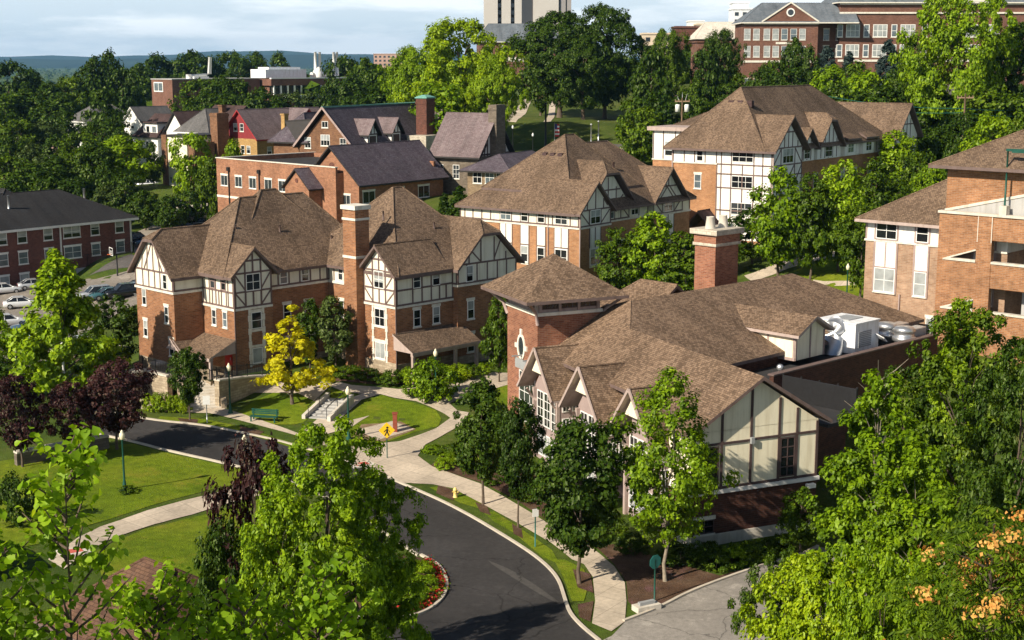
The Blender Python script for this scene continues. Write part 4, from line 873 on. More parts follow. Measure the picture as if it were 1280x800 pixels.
    # ---- cross wing with stone chimney and low hip wing
    x, y = G(597, 196, 15); Bx = Bld('stone_wing', 'stone and half-timbered house wing with grey chimney on its gable and low hip-roofed sunroom', 'building', x, y, 8, 30)
    W, RF, T, S = Bx.mb(), Bx.mb(), Bx.mb(), Bx.mb()
    W.box(0, 10, 0, 8, 6, 15); gable_tri(S, ('y', 0), 0, 10, 15, 21, -.4, 0)
    roof(RF, -.8, 10.8, -.8, 9, 14.9, 'y', 21.6); LR = Bx.mb()
    f = ('y', 0)
    for a, b in (((1, 15), (3, 17)), ((3, 15), (3, 18.4)), ((7.4, 15), (7.4, 18)), ((8.4, 15), (7.6, 17)), ((0, 15.2), (10, 15.2)), ((2, 15), (2.4, 17)), ((8.6, 15), (8.6, 16.4))): bar(T, f, a, b, .28)
    c = Bx.mb(); c.box(3.8, 6.6, -1.2, .3, 8, 23); c.box(3.7, 6.7, -1.3, .4, 22.2, 22.5); Bx.put('chimney', c, STONED)
    win(Bx, ('x', 0), 4, 12.5, 1.2, 2.2, 2, 3, False, True); win(Bx, ('x', 0), 7, 12.5, 1.2, 2.2, 2, 3, False, True)
    L = Bx.mb(); L.box(-4, 13, -8, -.6, 6, 13.4); roof(LR, -5, 14, -9, .4, 13.2, 'x', 15.6, 4.5, 4.5); Bx.put('sunroom_roof', LR, [SLATE, FASK])
    for s in (-2.4, -4.6, -6.6): win(Bx, ('x', -4), s, 12.2, 1.6, 1.9, 2, 2, False, True)
    for s in (-2.6, -.6, 1.4, 3.4, 5.6, 7.8, 10): win(Bx, ('y', -8), s, 12.2, 1.6, 1.9, 2, 2, False, True)
    Bx.put('sunroom_wall', L, brickmat('stone_tan', (.32, .23, .14), (.22, .15, .09), (.2, .16, .12), w=.5, h=.2, ms=.02)); Bx.put('wall', W, STONED); Bx.put('gable_panel', S, STUCW); Bx.put('roof', RF, [SLATEP, FASK]); Bx.put('timber_frame', T, TIMD)
tudor()
def simple_house(name, label, px, py, z, ang, w, d, z0, zr, wall, rf, fasc, axis='x', gcol=None, wins_x=(), wins_y=(), h=None, chim=None, o=.6, hip=(0, 0), cat='house', wz=None, ww=1.1, wh=1.5):
    x, y = G(px, py, z); B = Bld(name, label, cat, x, y, z0, ang); W, RF = B.mb(), B.mb(); W.box(0, d, 0, w, z0 - 2, z)
    gm = B.mb()
    if axis == 'x' and not hip[0]: gable_tri(gm, ('x', 0), 0, w, z, zr - .4, -.4, 0)
    if axis == 'y' and not hip[0]: gable_tri(gm, ('y', 0), 0, d, z, zr - .4, -.4, 0)
    roof(RF, -o, d + o, -o, w + o, z - .1, axis, zr, *hip)
    for s, zz in wins_x: win(B, ('x', 0), s, zz, ww, wh, 1, 2, False, True)
    for s, zz in wins_y: win(B, ('y', 0), s, zz, ww, wh, 1, 2, False, True)
    B.put('wall', W, wall); B.put('roof', RF, [rf, fasc])
    if gm.f: B.put('gable', gm, gcol or wall)
    if chim:
        for cx, cy, zt, s_, mt in chim: c = B.mb(); c.box(cx - s_, cx + s_, cy - s_, cy + s_, z - 4, zt); c.box(cx - s_ - .12, cx + s_ + .12, cy - s_ - .12, cy + s_ + .12, zt - .3, zt); B.put('chimney', c, mt)
    return B
B = simple_house('red_gabled_house', 'yellow brick house with crimson gable and dormer under faded slate roof', 321, 174, 15.1, 40, 10, 20, 9, 20.6, BR_Y, SLATEP, FASR, gcol=plain('gable_crimson', (.22, .03, .035), .8, .15, 1),
    wins_x=((2.5, 13), (4.2, 13), (8, 13), (4.3, 17.2), (6.2, 17.2)), wins_y=((3, 12.8), (8, 12.8), (14, 12.8)), chim=((6.5, -.7, 19.8, .5, BR_Y),))
d = B.mb(); d.box(10.5, 15, -.2, 5, 15, 18); gable_tri(d, ('y', -.2), 10.5, 15, 18, 20, -3, 0); do = B.put('dormer', d, MATS['gable_crimson']); t = B.mb(); roof(t, 9.9, 15.6, -.8, 6, 17.8, 'y', 20.6); B.put('dormer_roof', t, [SLATEP, FASR], do)
# cream building with brick end stacks
x, y = G(232, 172, 15.5)
B = Bld('cream_flats', 'narrow cream rendered building with brick corner pier and tall brick chimney', 'building', x, y, 6, 42)
m = B.mb(); m.box(0, 9, 0, 6, 4, 15.5); m.box(0.003, 9, -.3, 0, 4, 15.2); B.put('wall', m, [plain('render_cream', (.78, .74, .56), .9, .06, .5)]); m = B.mb(); m.box(-.3, .8, 6, 7.6, 4, 15.8); B.put('pier', m, BR_T)
m = B.mb(); m.box(-.2, 9.2, -.5, 6.1, 15.5, 15.9); B.put('roof_edge', m, FASK); m = B.mb(); m.box(5.5, 8.2, -2.6, -.35, 4, 20); m.box(5.4, 8.3, -2.7, -.25, 19.4, 19.8); B.put('chimney', m, BR_T)
m = B.mb(); m.box(.3, 5, -2.2, -.35, 4, 14.6); B.put('side_wall', m, BR_T)
for z in (13.4, 10.2, 7.2): win(B, ('x', 0), 5.2, z, .9, 1.3)
# white house with dormer
B = simple_house('white_house', 'white house with maroon roof and long white dormer, next to the cream building', 197, 171, 12.6, 42, 9, 12, 7, 17.5, WHT, SHM, FASK, axis='y', wins_x=((2, 10.7), (6.5, 10.7), (4.2, 10.7)), wins_y=((2.5, 10.7),), hip=(3, 0))
m = B.mb(); m.box(.6, 7, .8, 6.5, 12.6, 15.6); o_ = B.put('dormer', m, WHT); m = B.mb(); m.box(.1, 8, .3, 7.0, 15.6, 15.9); B.put('dormer_roof', m, SHM, o_); win(B, ('x', .6), 2.1, 14.2, 1.6, 1.5, 2, 1, False, False); win(B, ('x', .6), 4.6, 14.2, 1.3, 1.5, 1, 1, False, False)
simple_house('tudor_cottage', 'brown-roofed cottage with small white timbered gable behind white house', 232, 165, 14, 45, 8, 12, 8, 18.5, WHT, SHM, FASK, wins_x=((3, 12),), gcol=STUCW)
simple_house('grey_roofed_house', 'grey-roofed house with white eaves among the trees at far left', 108, 152, 14.5, 50, 12, 14, 9, 18.5, WHT, SHG, FASW, hip=(5, 5), wins_x=((3, 12.8), (5.5, 12.8)), wins_y=((3, 12.8), (6, 12.8)))
simple_house('grey_roofed_house', 'steep grey slate house with white dormer left of brick laboratory', 178, 155, 14.5, 40, 8, 10, 8, 18.6, WHT, SHG, FASW, wins_x=((4, 14),), wins_y=((5, 13),))
simple_house('grey_roofed_house', 'grey hip-roofed house right behind the cream building', 262, 166, 15, 40, 11, 14, 8, 19.8, WHT, SHG, FASW, hip=(4, 4), wins_y=((5, 13),), chim=((6, 3, 20.6, .6, BR_T),))
simple_house('gabled_house', 'pale house with dark shingled roof left of the crimson gable', 275, 166, 15, 38, 9, 14, 9, 20.4, STUC, SHM, FASK, axis='y', wins_x=((3, 12.6), (6, 12.6)))
simple_house('low_white_building', 'long low pale roof just showing among trees at left edge', 22, 190, 9, 55, 14, 12, 4, 12, WHT, CONC, FASW, wins_x=((3, 7),))
simple_house('low_grey_building', 'low grey flat-looking roof with pink chimney in trees at left', 70, 203, 8, 50, 8, 10, 3, 9.4, CONCG, CONCG, CONC, chim=((2, 5, 11.5, .6, PINKB),))
# laboratory
x, y = G(215, 99, 23.4)
B = Bld('laboratory', 'modern windowless brick block with corner window and white roof pipes', 'building', x, y, 10, 47)
m = B.mb(); m.box(0, 36, 0, 14.5, 12.8, 23.2); m.box(3, 35, 2, 13, 8, 12.8, 1); B.put('wall', m, [BR_L, CONC]); m = B.mb(); m.box(-.2, 36.2, -.2, 14.7, 23.2, 23.5); B.put('coping', m, CONCG)
f = ('x', 0); win(B, f, ls(B, f, 198, 21), 20.6, 6.4, 3.4, 2, 1, False, False, glass=3, ft=.35)
m = B.mb(); m.box(37, 72, -6, 14, 8, 17.5); m.box(37, 72, -6, 14, 20.8, 23.2); m.box(38, 71, -4, 13, 17, 21); B.put('window_block', m, BR_L)
f = ('y', -6); m = B.mb(); 
for k in range(12): fb(m, f, 38 + k * 3, 38.5 + k * 3, 17.5, 20.8, -.5, .06)
fb(m, f, 37, 72, 23.2, 23.6, -1, .1); fb(m, f, 42, 70, 16.4, 17.4, -.5, 5); B.put('mullion', m, WHT); m = B.mb(); fb(m, f, 37, 72, 17.5, 20.8, -1.2, -.8); B.put('pane', m, GL[0])
m = B.mb(); fb(m, f, 42, 70, 17.4, 17.6, 0, 4.8); B.put('green_roof', m, plain('sedum', (.28, .33, .07), .9, .2, .3))
m = B.mb(); m.box(38, 56, -1, 9, 23.5, 26.6); m.box(40, 54, 0, 7, 26.6, 27.4); B.put('penthouse', m, HVACW)
m = B.mb(); m.tube([(9, 4, 24.2), (16, 4, 24.6), (17.5, 4, 25.2), (18, 4, 31)], [.7, .7, .75, .65], 10); m.tube([(9, 4, 23), (9, 4, 25)], 1.0, 10); m.box(10, 16, 2, 7, 23.4, 24.2); B.put('roof_pipe', m, WHT)
m = B.mb()
for a in (61, 63, 69.5, 71): m.tube([(a, 0, 24), (a, 0, 33)], [.7, .5], 10)
m.lathe([(2, 0), (2, 2), (.7, 4), (.7, 4)], 14, (62, 0, 23.5)); m.tube([(59, 0, 24.4), (68, 0, 24.4)], 1.1, 10); B.put('exhaust_stack', m, WHT)
# concrete tower
B = Bld('concrete_tower', 'tall pale concrete tower with vertical window slots rising above the trees', 'tower', -11.5, 600, 20, 88)
m, k = B.mb(), B.mb()
for x0, x1, dy in ((0, 5.6, 0), (7.2, 11, 0), (12.6, 15.5, 0)): m.box(x0, x1, dy, 14, 15, 72)
m.mesh([(15.5, 0, 15), (20.5, 4, 15), (20.5, 20, 15), (15.5, 20, 15), (15.5, 0, 72), (20.5, 4, 72), (20.5, 20, 72), (15.5, 20, 72)], [(0, 1, 5, 4), (1, 2, 6, 5), (4, 5, 6, 7)], 1); m.box(20.4, 31, 3.5, 20, 15, 72, 0); m.box(31.6, 34, 4.5, 20, 15, 72, 1); m.box(34.6, 36.4, 5, 20, 15, 72, 1); m.box(1, 36, 6, 19, 15, 72.5)
B.put('wall', m, [CONT, CONTD])
for a in (5.6, 11):
    for j in range(14): k.box(a + .1, a + 1.5, .6, 2, 34 + j * 2.9, 35.6 + j * 2.9)
B.put('slot_window', k, GL[0])
B = Bld('blue_roofed_hall', 'brick hall with blue-grey slate hip roof below the concrete tower', 'building', -12, 520, 18, 86)
m = B.mb(); m.box(0, 30, 0, 16, 16, 36.5); B.put('wall', m, BR_L); m = B.mb(); roof(m, -1, 31, -1, 17, 36.5, 'x', 43, 5, 5); B.put('roof', m, [SLATEB, FASW]); m = B.mb(); fb(m, ('y', 0), 0, 30, 29.5, 31, -.1, .2); B.put('stone_band', m, CAST)
for s in (4, 9, 14): win(B, ('y', 0), s, 33.6, 1.6, 2.6)
# campus halls, upper right
B = Bld('campus_hall', 'red brick campus hall with pediment, round window and blue slate roof', 'building', 55.2, 345, 23, 91)
W = B.mb(); W.box(0, 17.5, 0, 16, 20, 38.8); f = ('y', 0); gable_tri(W, f, 4.2, 17.4, 39.0, 43.2, -.5, .35); B.put('wall', W, BR_L); W.box(17.5, 24, 4, 16, 20, 38.6)
m = B.mb(); W2 = B.mb(); W2.box(17.5, 26, 5, 16, 20, 38.6); B.put('wall', W2, BR_L)
roof(m, -.8, 27, -.8, 17, 38.8, 'x', 43.6, 6, 0); m.shell([[(4, -.6, 39.1), (10.8, -.6, 43.6), (10.8, 9, 43.6), (4, 9, 39.1)], [(17.6, -.6, 39.1), (10.8, -.6, 43.6), (10.8, 9, 43.6), (17.6, 9, 39.1)]], .4); B.put('roof', m, [SLATEB, CAST])
m = B.mb(); fb(m, f, -.1, 17.6, 29.4, 29.9, -.02, .15); fb(m, f, -.1, 17.6, 38.3, 38.8, -.02, .25); fb(m, f, 7.6, 11.6, 33.7, 34.2, -.02, .1); B.put('stone_band', m, CAST)
m = B.mb(); n = 16; m.tube([(10.8, -.3, 41.1), (10.8, -.5, 41.1)], 1.0, n); ro = B.put('round_window', m, WHT); m = B.mb(); m.tube([(10.8, -.45, 41.1), (10.8, -.53, 41.1)], .7, n); B.put('pane', m, GL[1], ro)
for px in (934, 945.5, 958.5, 969.5, 980.5, 992, 1003):
    for z, h in ((36.0, 2.6), (32.0, 2.6)): win(B, f, ls(B, f, px, z), z, 1.5, h, 1, 2, False, True, glass=[2, 2, 3][int(px) % 3])
    win(B, f, ls(B, f, px, 24), 24.6, 1.4, 2, 1, 2, True, True, glass=3)
for s in (20.5, 23.5):
    for z in (36, 32.0): win(B, ('y', 5), s, z, 1.4, 2.6)
B = Bld('campus_hall', 'long red brick campus hall with grouped white windows, stone cornice and roof dormers', 'building', 78.6, 348, 23, 89)
W = B.mb(); W.box(0, 90, 0, 18, 20, 43.5); f = ('y', 0); B.put('wall', W, BR_L)
m = B.mb(); roof(m, -1, 91, -1, 19, 43.6, 'x', 51, 7, 7); B.put('roof', m, [SLATEB, CAST]); m = B.mb()
for z, o_, h in ((43.0, .5, .7), (40.9, .35, .4), (29.6, .15, .5)): fb(m, f, -.2, 90, z, z + h, -.02, o_)
B.put('cornice', m, CAST)
m = B.mb(); fb(m, f, 21.5, 37, 43.4, 44, -.5, .9); gable_tri(m, f, 21.5, 37, 44, 48, -1, .8); B.put('pediment', m, CAST)
for px, w, nx in ((1049.4, 2.1, 1), (1065.5, 5.0, 3), (1082.5, 2.1, 1), (1099.5, 5.2, 3), (1117, 2.1, 1), (1134, 5.4, 3), (1155, 2.1, 1), (1172, 5.2, 3), (1195, 2.1, 1), (1215, 5.2, 3), (1240, 5, 3), (1262, 2.1, 1)):
    s = ls(B, f, px, 34)
    for z in (36.9, 32.2): win(B, f, s, z, w * .66, 3.0, nx, 2, False, True, glass=2 if nx == 3 else 3, ft=.16)
    win(B, f, s, 23.6, w, 2.2, nx, 2, True, True, glass=1)
for px in (1072, 1106, 1140):
    s = ls(B, f, px, 45); m = B.mb(); m.box(s - .9, s + .9, .4, 5, 43.6, 46.8); o_ = B.put('dormer', m, WHT); win(B, ('y', .4), s, 45.4, 1.3, 2, 1, 2, False, False, glass=1)
# far city blocks
def block(name, label, px0, px1, pt, Y, z0, mat, depth=15, rows=0, wm=None, rm=None):
    x0, zt = AY(px0, pt, Y); x1, _ = AY(px1, pt, Y); B = Bld(name, label, 'building', x0, Y, z0, 90); w = x1 - x0; m = B.mb(); m.box(0, w, 0, depth, z0 - 4, zt); m.box(-.4, w + .4, -.4, depth, zt, zt + .8); B.put('wall', m, mat); m = B.mb()
    for r in range(rows):
        for k in range(max(2, int(w / 4.5))): fb(m, ('y', 0), 1.2 + k * 4.5, 3.4 + k * 4.5, zt - 3.4 - r * 4, zt - 1.4 - r * 4, -.02, .1)
    if rows: B.put('window', m, wm or GL[1])
    return B
block('city_block', 'dark red brick cube rising behind the oaks', 845, 874, 35, 600, 25, BR_DK)
block('city_block', 'tan city building with many small windows, far right skyline', 872, 912, 31, 760, 25, TANB, rows=4)
block('city_block', 'white city building on far skyline, left of the tan one', 862, 880, 27, 860, 25, WHT)
block('city_block', 'stepped white city tower with rooftop sheds left of campus hall', 916, 966, 12, 820, 25, HVACW, rows=4); block('city_block', 'small white block on top of skyline beside the stepped tower', 917, 936, 4, 835, 25, HVACW)
block('city_block', 'tan low city block with rooftop tanks peeking over the trees', 804, 846, 43, 700, 25, TANB, rows=2)
B = block('brick_hall', 'low brick hall with pale grey roof between oak and campus hall', 872, 930, 53, 420, 20, BR_L); m = B.mb(); roof(m, -1, 15, -1, 16, 36.2, 'x', 41, 4, 4); B.put('roof', m, [CONC, CAST])
block('apartment_block', 'distant pink apartment block below the horizon', 467, 503, 68, 1500, 10, PINKB, rows=3)
block('white_shed', 'far white building between tree crowns', 480, 512, 88, 700, 8, HVACW)
# ================================================================== ground, street, paths
def grassmat(name, c0, c1, c2, sc_=.12):
    m, nt, b = nmat(name)
    n1 = noise(nt, sc_, 5); n2 = noise(nt, 1.6, 4, rough=.7); n3 = noise(nt, 14, 2)
    a = ramp(nt, n1, [(.3, c0), (.5, c1), (.72, c2)]); v = ramp(nt, n2, [(.3, (.72,) * 3), (.7, (1.2,) * 3)]); c = mix(nt, a, v, 1.0, 'MULTIPLY')
    v = ramp(nt, n3, [(.25, (.6,) * 3), (.75, (1.3,) * 3)]); c = mix(nt, c, v, 1.0, 'MULTIPLY')
    w_ = ramp(nt, noise(nt, .55, 6, rough=.72), [(.55, (0,) * 3), (.72, (.75,) * 3)]); c = mix(nt, c, tuple(v * k for v, k in zip(c2, (1.25, .95, 1.6))), 0.0); nt.links.new(w_, c.node.inputs['Factor'])
    nt.links.new(c, b.inputs['Base Color']); b.inputs['Roughness'].default_value = .95; b.inputs['Specular IOR Level'].default_value = .1
    bump(nt, b, n3, .8, .08); return m
GRASS = grassmat('grass_ground', (.05, .085, .014), (.075, .115, .016), (.11, .13, .028))
LAWN = grassmat('lawn', (.095, .155, .008), (.145, .205, .010), (.20, .235, .018), .2)
BLADE = None
MULCH = grassmat('mulch', (.075, .042, .026), (.11, .065, .042), (.16, .105, .07), .5)
DIRT = grassmat('dirt', (.24, .16, .09), (.30, .21, .13), (.20, .16, .06), .6)
COVER = grassmat('bed_cover', (.03, .055, .01), (.045, .085, .012), (.06, .10, .015), .6)
def asphalt(name, c, var=.3, warm=0):
    m, nt, b = nmat(name); n1 = noise(nt, .16, 5, rough=.6); n2 = noise(nt, 3.0, 4, rough=.7); n3 = noise(nt, 30, 2)
    a = ramp(nt, n1, [(.3, tuple(v * (1 - var) for v in c)), (.7, tuple(v * (1 + var) for v in c))])
    for n, lo, hi in ((n2, .82, 1.15), (n3, .8, 1.2)): a = mix(nt, a, ramp(nt, n, [(.3, (lo,) * 3), (.7, (hi,) * 3)]), 1.0, 'MULTIPLY')
    tc = nt.nodes.new('ShaderNodeTexCoord'); wv = N(nt, 'ShaderNodeTexNoise'); wv.inputs['Scale'].default_value = .5; wv.inputs['Detail'].default_value = 4; nt.links.new(tc.outputs['Object'], wv.inputs['Vector'])
    ad = N(nt, 'ShaderNodeVectorMath', operation='MULTIPLY_ADD'); nt.links.new(wv.outputs['Color'], ad.inputs[0]); ad.inputs[1].default_value = (2.2, 2.2, 0); nt.links.new(tc.outputs['Object'], ad.inputs[2])
    vo = N(nt, 'ShaderNodeTexVoronoi', feature='DISTANCE_TO_EDGE'); vo.inputs['Scale'].default_value = .16; nt.links.new(ad.outputs[0], vo.inputs['Vector']); a = mix(nt, a, ramp(nt, vo.outputs['Distance'], [(.0, (.45,) * 3), (.008, (1,) * 3)]), 1.0, 'MULTIPLY')
    a = mix(nt, a, ramp(nt, noise(nt, .45, 6, rough=.75), [(.56, (1,) * 3), (.62, (1.35,) * 3), (.75, (1.5,) * 3)]), .8, 'MULTIPLY')
    nt.links.new(a, b.inputs['Base Color']); b.inputs['Roughness'].default_value = .9; b.inputs['Specular IOR Level'].default_value = .25; bump(nt, b, n3, .3, .01); return m
ASPH = asphalt('asphalt_fresh', (.043, .040, .040)); ASPHL = asphalt('asphalt_old', (.27, .245, .22), .2); ASPHM = asphalt('asphalt_worn', (.11, .10, .095), .2)
def pavemat(name, c):
    m, nt, b = nmat(name); tc = nt.nodes.new('ShaderNodeTexCoord'); mp = nt.nodes.new('ShaderNodeMapping'); mp.inputs['Rotation'].default_value = (0, 0, R(35)); nt.links.new(tc.outputs['Object'], mp.inputs[0])
    t = N(nt, 'ShaderNodeTexBrick', offset=0); t.inputs['Scale'].default_value = 1; t.inputs['Brick Width'].default_value = 1.6; t.inputs['Row Height'].default_value = 1.6; t.inputs['Mortar Size'].default_value = .02
    t.inputs['Color1'].default_value = (*[v * .93 for v in c], 1); t.inputs['Color2'].default_value = (*[v * 1.05 for v in c], 1); t.inputs['Mortar'].default_value = (*[v * .6 for v in c], 1); nt.links.new(mp.outputs[0], t.inputs['Vector'])
    a = t.outputs['Color']
    for n, lo, hi in ((noise(nt, .3, 5), .78, 1.1), (noise(nt, 4, 4), .84, 1.1)): a = mix(nt, a, ramp(nt, n, [(.3, (lo,) * 3), (.7, (hi,) * 3)]), 1.0, 'MULTIPLY')
    nt.links.new(a, b.inputs['Base Color']); b.inputs['Roughness'].default_value = .9; b.inputs['Specular IOR Level'].default_value = .2; return m
PAVE = pavemat('pavement', (.56, .47, .37)); KERB = plain('kerb_concrete', (.52, .46, .38), .9, .15, 1)
# one ground sheet to the horizon
vs = [(x, y, ZG[i, j]) for i, x in enumerate(XS) for j, y in enumerate(YS)]; ny = len(YS)
m = MB(); m.mesh([(float(a), float(b), float(c)) for a, b, c in vs], [(i * ny + j, (i + 1) * ny + j, (i + 1) * ny + j + 1, i * ny + j + 1) for i in range(len(XS) - 1) for j in range(ny - 1)], 0, True)
struct(m.build('ground', GRASS))
def drape(name, pts, off, mat, kind=True):
    bm = bmesh.new(); f = bm.faces.new([bm.verts.new((p[0], p[1], 0)) for p in pts]); bm.normal_update()
    if f.normal.z < 0: f.normal_flip()
    bmesh.ops.triangulate(bm, faces=bm.faces[:])
    x0, x1 = min(p[0] for p in pts), max(p[0] for p in pts); y0, y1 = min(p[1] for p in pts), max(p[1] for p in pts)
    for c, n, a, b in (([v for v in XS if x0 < v < x1], (1, 0, 0), 0, 0), ([v for v in YS if y0 < v < y1], (0, 1, 0), 1, 1)):
        for v in c:
            co = (v, 0, 0) if a == 0 else (0, v, 0)
            bmesh.ops.bisect_plane(bm, geom=bm.verts[:] + bm.edges[:] + bm.faces[:], plane_co=co, plane_no=n)
    for v in bm.verts: v.co.z = gz(v.co.x, v.co.y) + off
    me = bpy.data.meshes.new(name); bm.to_mesh(me); bm.free(); me.materials.append(mat)
    for p in me.polygons: p.use_smooth = True
    o = bpy.data.objects.new(name, me); COL.objects.link(o)
    if kind: struct(o)
    return o
def P2(*pp): return [GT(*p)[:2] for p in pp]
def smooth(pts, k=2, closed=False):
    for _ in range(k):
        q = [] if closed else [pts[0]]
        for i in range(len(pts) - (0 if closed else 1)):
            a, b = pts[i], pts[(i + 1) % len(pts)]
            q += [(.75 * a[0] + .25 * b[0], .75 * a[1] + .25 * b[1]), (.25 * a[0] + .75 * b[0], .25 * a[1] + .75 * b[1])]
        pts = q if closed else q + [pts[-1]]
    return pts
def kerb(pts, w=.18, h=.13, name='kerb', side=1):
    m = MB(); L = []
    for i, p in enumerate(pts):
        a, b = Vector(pts[max(i - 1, 0)]), Vector(pts[min(i + 1, len(pts) - 1)]); d = (b - a).normalized(); n = Vector((-d.y, d.x)) * w * side
        z = gz(*p); L.append([(p[0], p[1], z - .1), (p[0], p[1], z + h), (p[0] + n.x, p[1] + n.y, z + h + .003), (p[0] + n.x, p[1] + n.y, z - .1)])
    for i in range(len(L) - 1):
        for k in range(3): m.poly([L[i][k], L[i + 1][k], L[i + 1][k + 1], L[i][k + 1]])
    m.poly(L[0]); m.poly(L[-1][::-1])
    return struct(m.build(name, KERB))
# road: right kerb line, then back along the left side
RK = smooth(P2((120, 512), (190.5, 526.8), (249, 531.5), (301, 542), (359.7, 555), (410, 570), (460, 587), (502.6, 606), (541.4, 622.8), (582, 643), (619, 665), (659.5, 690.3), (683, 709), (696.6, 725.7), (703, 746), (709, 766), (723.6, 783), (748, 803)))
LK = smooth(P2((524.5, 695), (546, 706), (556, 722), (557, 737), (549, 752), (531, 765), (508, 772), (470, 775), (440, 770)))
LL = smooth(P2((110, 540), (165, 552), (216, 565.4), (287, 580.6), (320.6, 589), (380, 608), (430, 632), (480, 665), (524.5, 695)))
low = P2((744, 800), (790, 830), (800, 900), (700, 960), (420, 960), (380, 800))
drape('road', RK + low + LK[::-1] + LL[::-1][1:] , .02, ASPH)
kerb(RK, side=1); kerb(LL, side=-1); kerb(LK, side=1)
# lighter worn streak on the bend and the driveway
drape('gutter_streak', smooth(P2((610, 701), (640, 713), (668, 731), (698, 752), (701, 757), (672, 742), (640, 722), (615, 706)), 1), .034, asphalt('asphalt_streak', (.075, .07, .066), .3))
DK_ = smooth(P2((781, 778), (800, 771), (830, 759), (860, 742.6), (900, 727), (940, 713), (975, 702), (1003, 695), (1024, 684)))
drape('driveway', DK_ + P2((1060, 690), (1120, 720), (1200, 800), (1100, 900), (900, 960), (790, 880), (748, 803), (765, 795)), .024, ASPHL)
kerb(DK_, side=1)
# pavement beside the road and the plaza
WALK = P2((60, 495), (190, 514), (262, 517), (330, 534), (385, 549), (430, 566), (452, 583), (480, 594), (502, 604), (541, 606), (566, 611), (602, 630), (648, 655), (690, 680), (715, 700), (730, 706), (741, 722), (744, 752), (740, 780), (764, 790), (781, 778),
          (783, 752), (781, 729), (768, 709), (752, 695), (738, 684), (700, 664), (663, 641), (632.5, 623), (600, 605), (565, 592.5), (541, 584), (522, 570), (532, 556), (556, 543), (545, 536), (500, 552), (452, 558), (425, 560), (390, 548), (420, 540), (440, 534), (462, 520), (415, 534), (375, 543), (330, 527), (300, 517), (262, 506), (190, 503), (60, 480))
drape('pavement', WALK, .05, PAVE)
# paths of the plaza between the lawns
drape('path', P2((545, 536), (556, 543), (580, 530), (586, 516), (572, 514), (562, 505), (586, 495), (640, 480), (655, 476), (648, 466), (610, 466), (585, 474), (562, 481), (530, 484), (500, 487), (470, 484), (440, 482), (425, 478), (410, 482), (430, 490), (452, 493), (420, 505), (396, 525), (375, 543), (415, 534), (452, 500), (475, 493), (520, 502), (540, 510), (556, 518), (563, 523)), .05, PAVE)
drape('crossing_path', smooth(P2((60, 700), (110, 664), (170, 643), (230, 626), (285, 613), (320, 604)), 1) + smooth(P2((335, 618), (290, 628), (235, 645), (180, 659), (125, 680), (80, 712)), 1), .05, PAVE)
drape('path', P2((395, 503), (372, 492), (300, 492), (268, 505), (268, 498), (300, 480), (372, 478), (415, 478)), .045, PAVE)
# lawns
drape('lawn', P2((0, 600), (0, 577), (60, 568), (100, 561), (166, 555), (216, 568.4), (287, 583.6), (316, 590), (312, 602), (265, 612), (200, 629), (150, 645), (110, 657), (50, 680), (0, 690)), .03, LAWN)
drape('lawn', P2((118, 690), (180, 662), (240, 647), (295, 631), (345, 620), (380, 640), (370, 720), (250, 760), (130, 730)), .03, LAWN)
drape('lawn', P2((288, 521), (320, 500), (350, 488), (395, 490), (440, 486), (455, 489), (425, 498), (398, 512), (380, 528), (368, 531), (340, 531), (310, 527)), .03, LAWN)
drape('lawn', P2((420, 535), (440, 515), (458, 500), (478, 494), (515, 503), (545, 513), (552, 524), (548, 533), (520, 540), (470, 557), (440, 553)), .03, LAWN)
drape('dirt', P2((440, 548), (452, 531), (500, 527), (520, 537), (478, 553)), .045, DIRT); drape('concrete_pad', P2((446, 538), (490, 527), (518, 537), (472, 551)), .06, PAVE)
drape('lawn', P2((502, 489), (530, 484), (555, 483), (562, 487), (552, 500), (540, 502), (520, 497)), .06, COVER)
drape('lawn', P2((610, 486), (640, 470), (652, 466), (652, 510), (632, 520), (606, 505)), .03, LAWN)
for q in (((537, 610), (560, 606), (575, 612), (604, 628), (598, 636), (575, 629)), ((603, 640), (618, 640), (650, 660), (645, 668), (618, 653)), ((645, 669), (652, 662), (690, 688), (700, 706), (678, 697)), ((692, 700), (706, 700), (730, 712), (736, 730), (730, 752), (715, 752), (704, 722)), ((200, 521), (246, 523), (300, 533), (340, 546), (398, 563), (385, 566), (300, 541), (246, 530), (196, 526))):
    drape('verge', P2(*q), .035, LAWN)
for q in (((548, 606), (575, 616), (566, 626), (545, 617)), ((594, 628), (608, 632), (614, 645), (600, 640)), ((640, 655), (652, 662), (654, 674), (642, 668)), ((716, 712), (738, 718), (742, 742), (722, 735)), ((722, 756), (742, 752), (738, 778), (724, 772)), ((222, 523), (248, 525), (246, 531), (226, 528)), ((300, 533), (330, 540), (322, 546), (300, 540))):
    drape('tree_pit', P2(*q), .042, MULCH)
drape('mulch_bed', P2((745, 684), (770, 680), (830, 700), (900, 720), (975, 698), (940, 710), (860, 740), (800, 768), (785, 752), (783, 728), (768, 706)), .03, MULCH)
drape('mulch_bed', P2((535, 585), (560, 562), (600, 560), (640, 570), (680, 600), (720, 640), (742, 675), (735, 683), (690, 655), (640, 622), (600, 603), (560, 590)), .03, MULCH)
drape('mulch_bed', P2((200, 512), (262, 506), (270, 497), (250, 492), (185, 490), (180, 505)), .03, MULCH)
drape('mulch_bed', P2((410, 476), (470, 481), (540, 482), (600, 470), (600, 462), (560, 465), (500, 466), (450, 462), (400, 466)), .03, MULCH)
drape('flower_bed', P2((440, 770), (508, 770), (531, 763), (549, 750), (556, 735), (553, 722), (545, 708), (524, 697), (480, 690), (420, 740)), .03, MULCH)
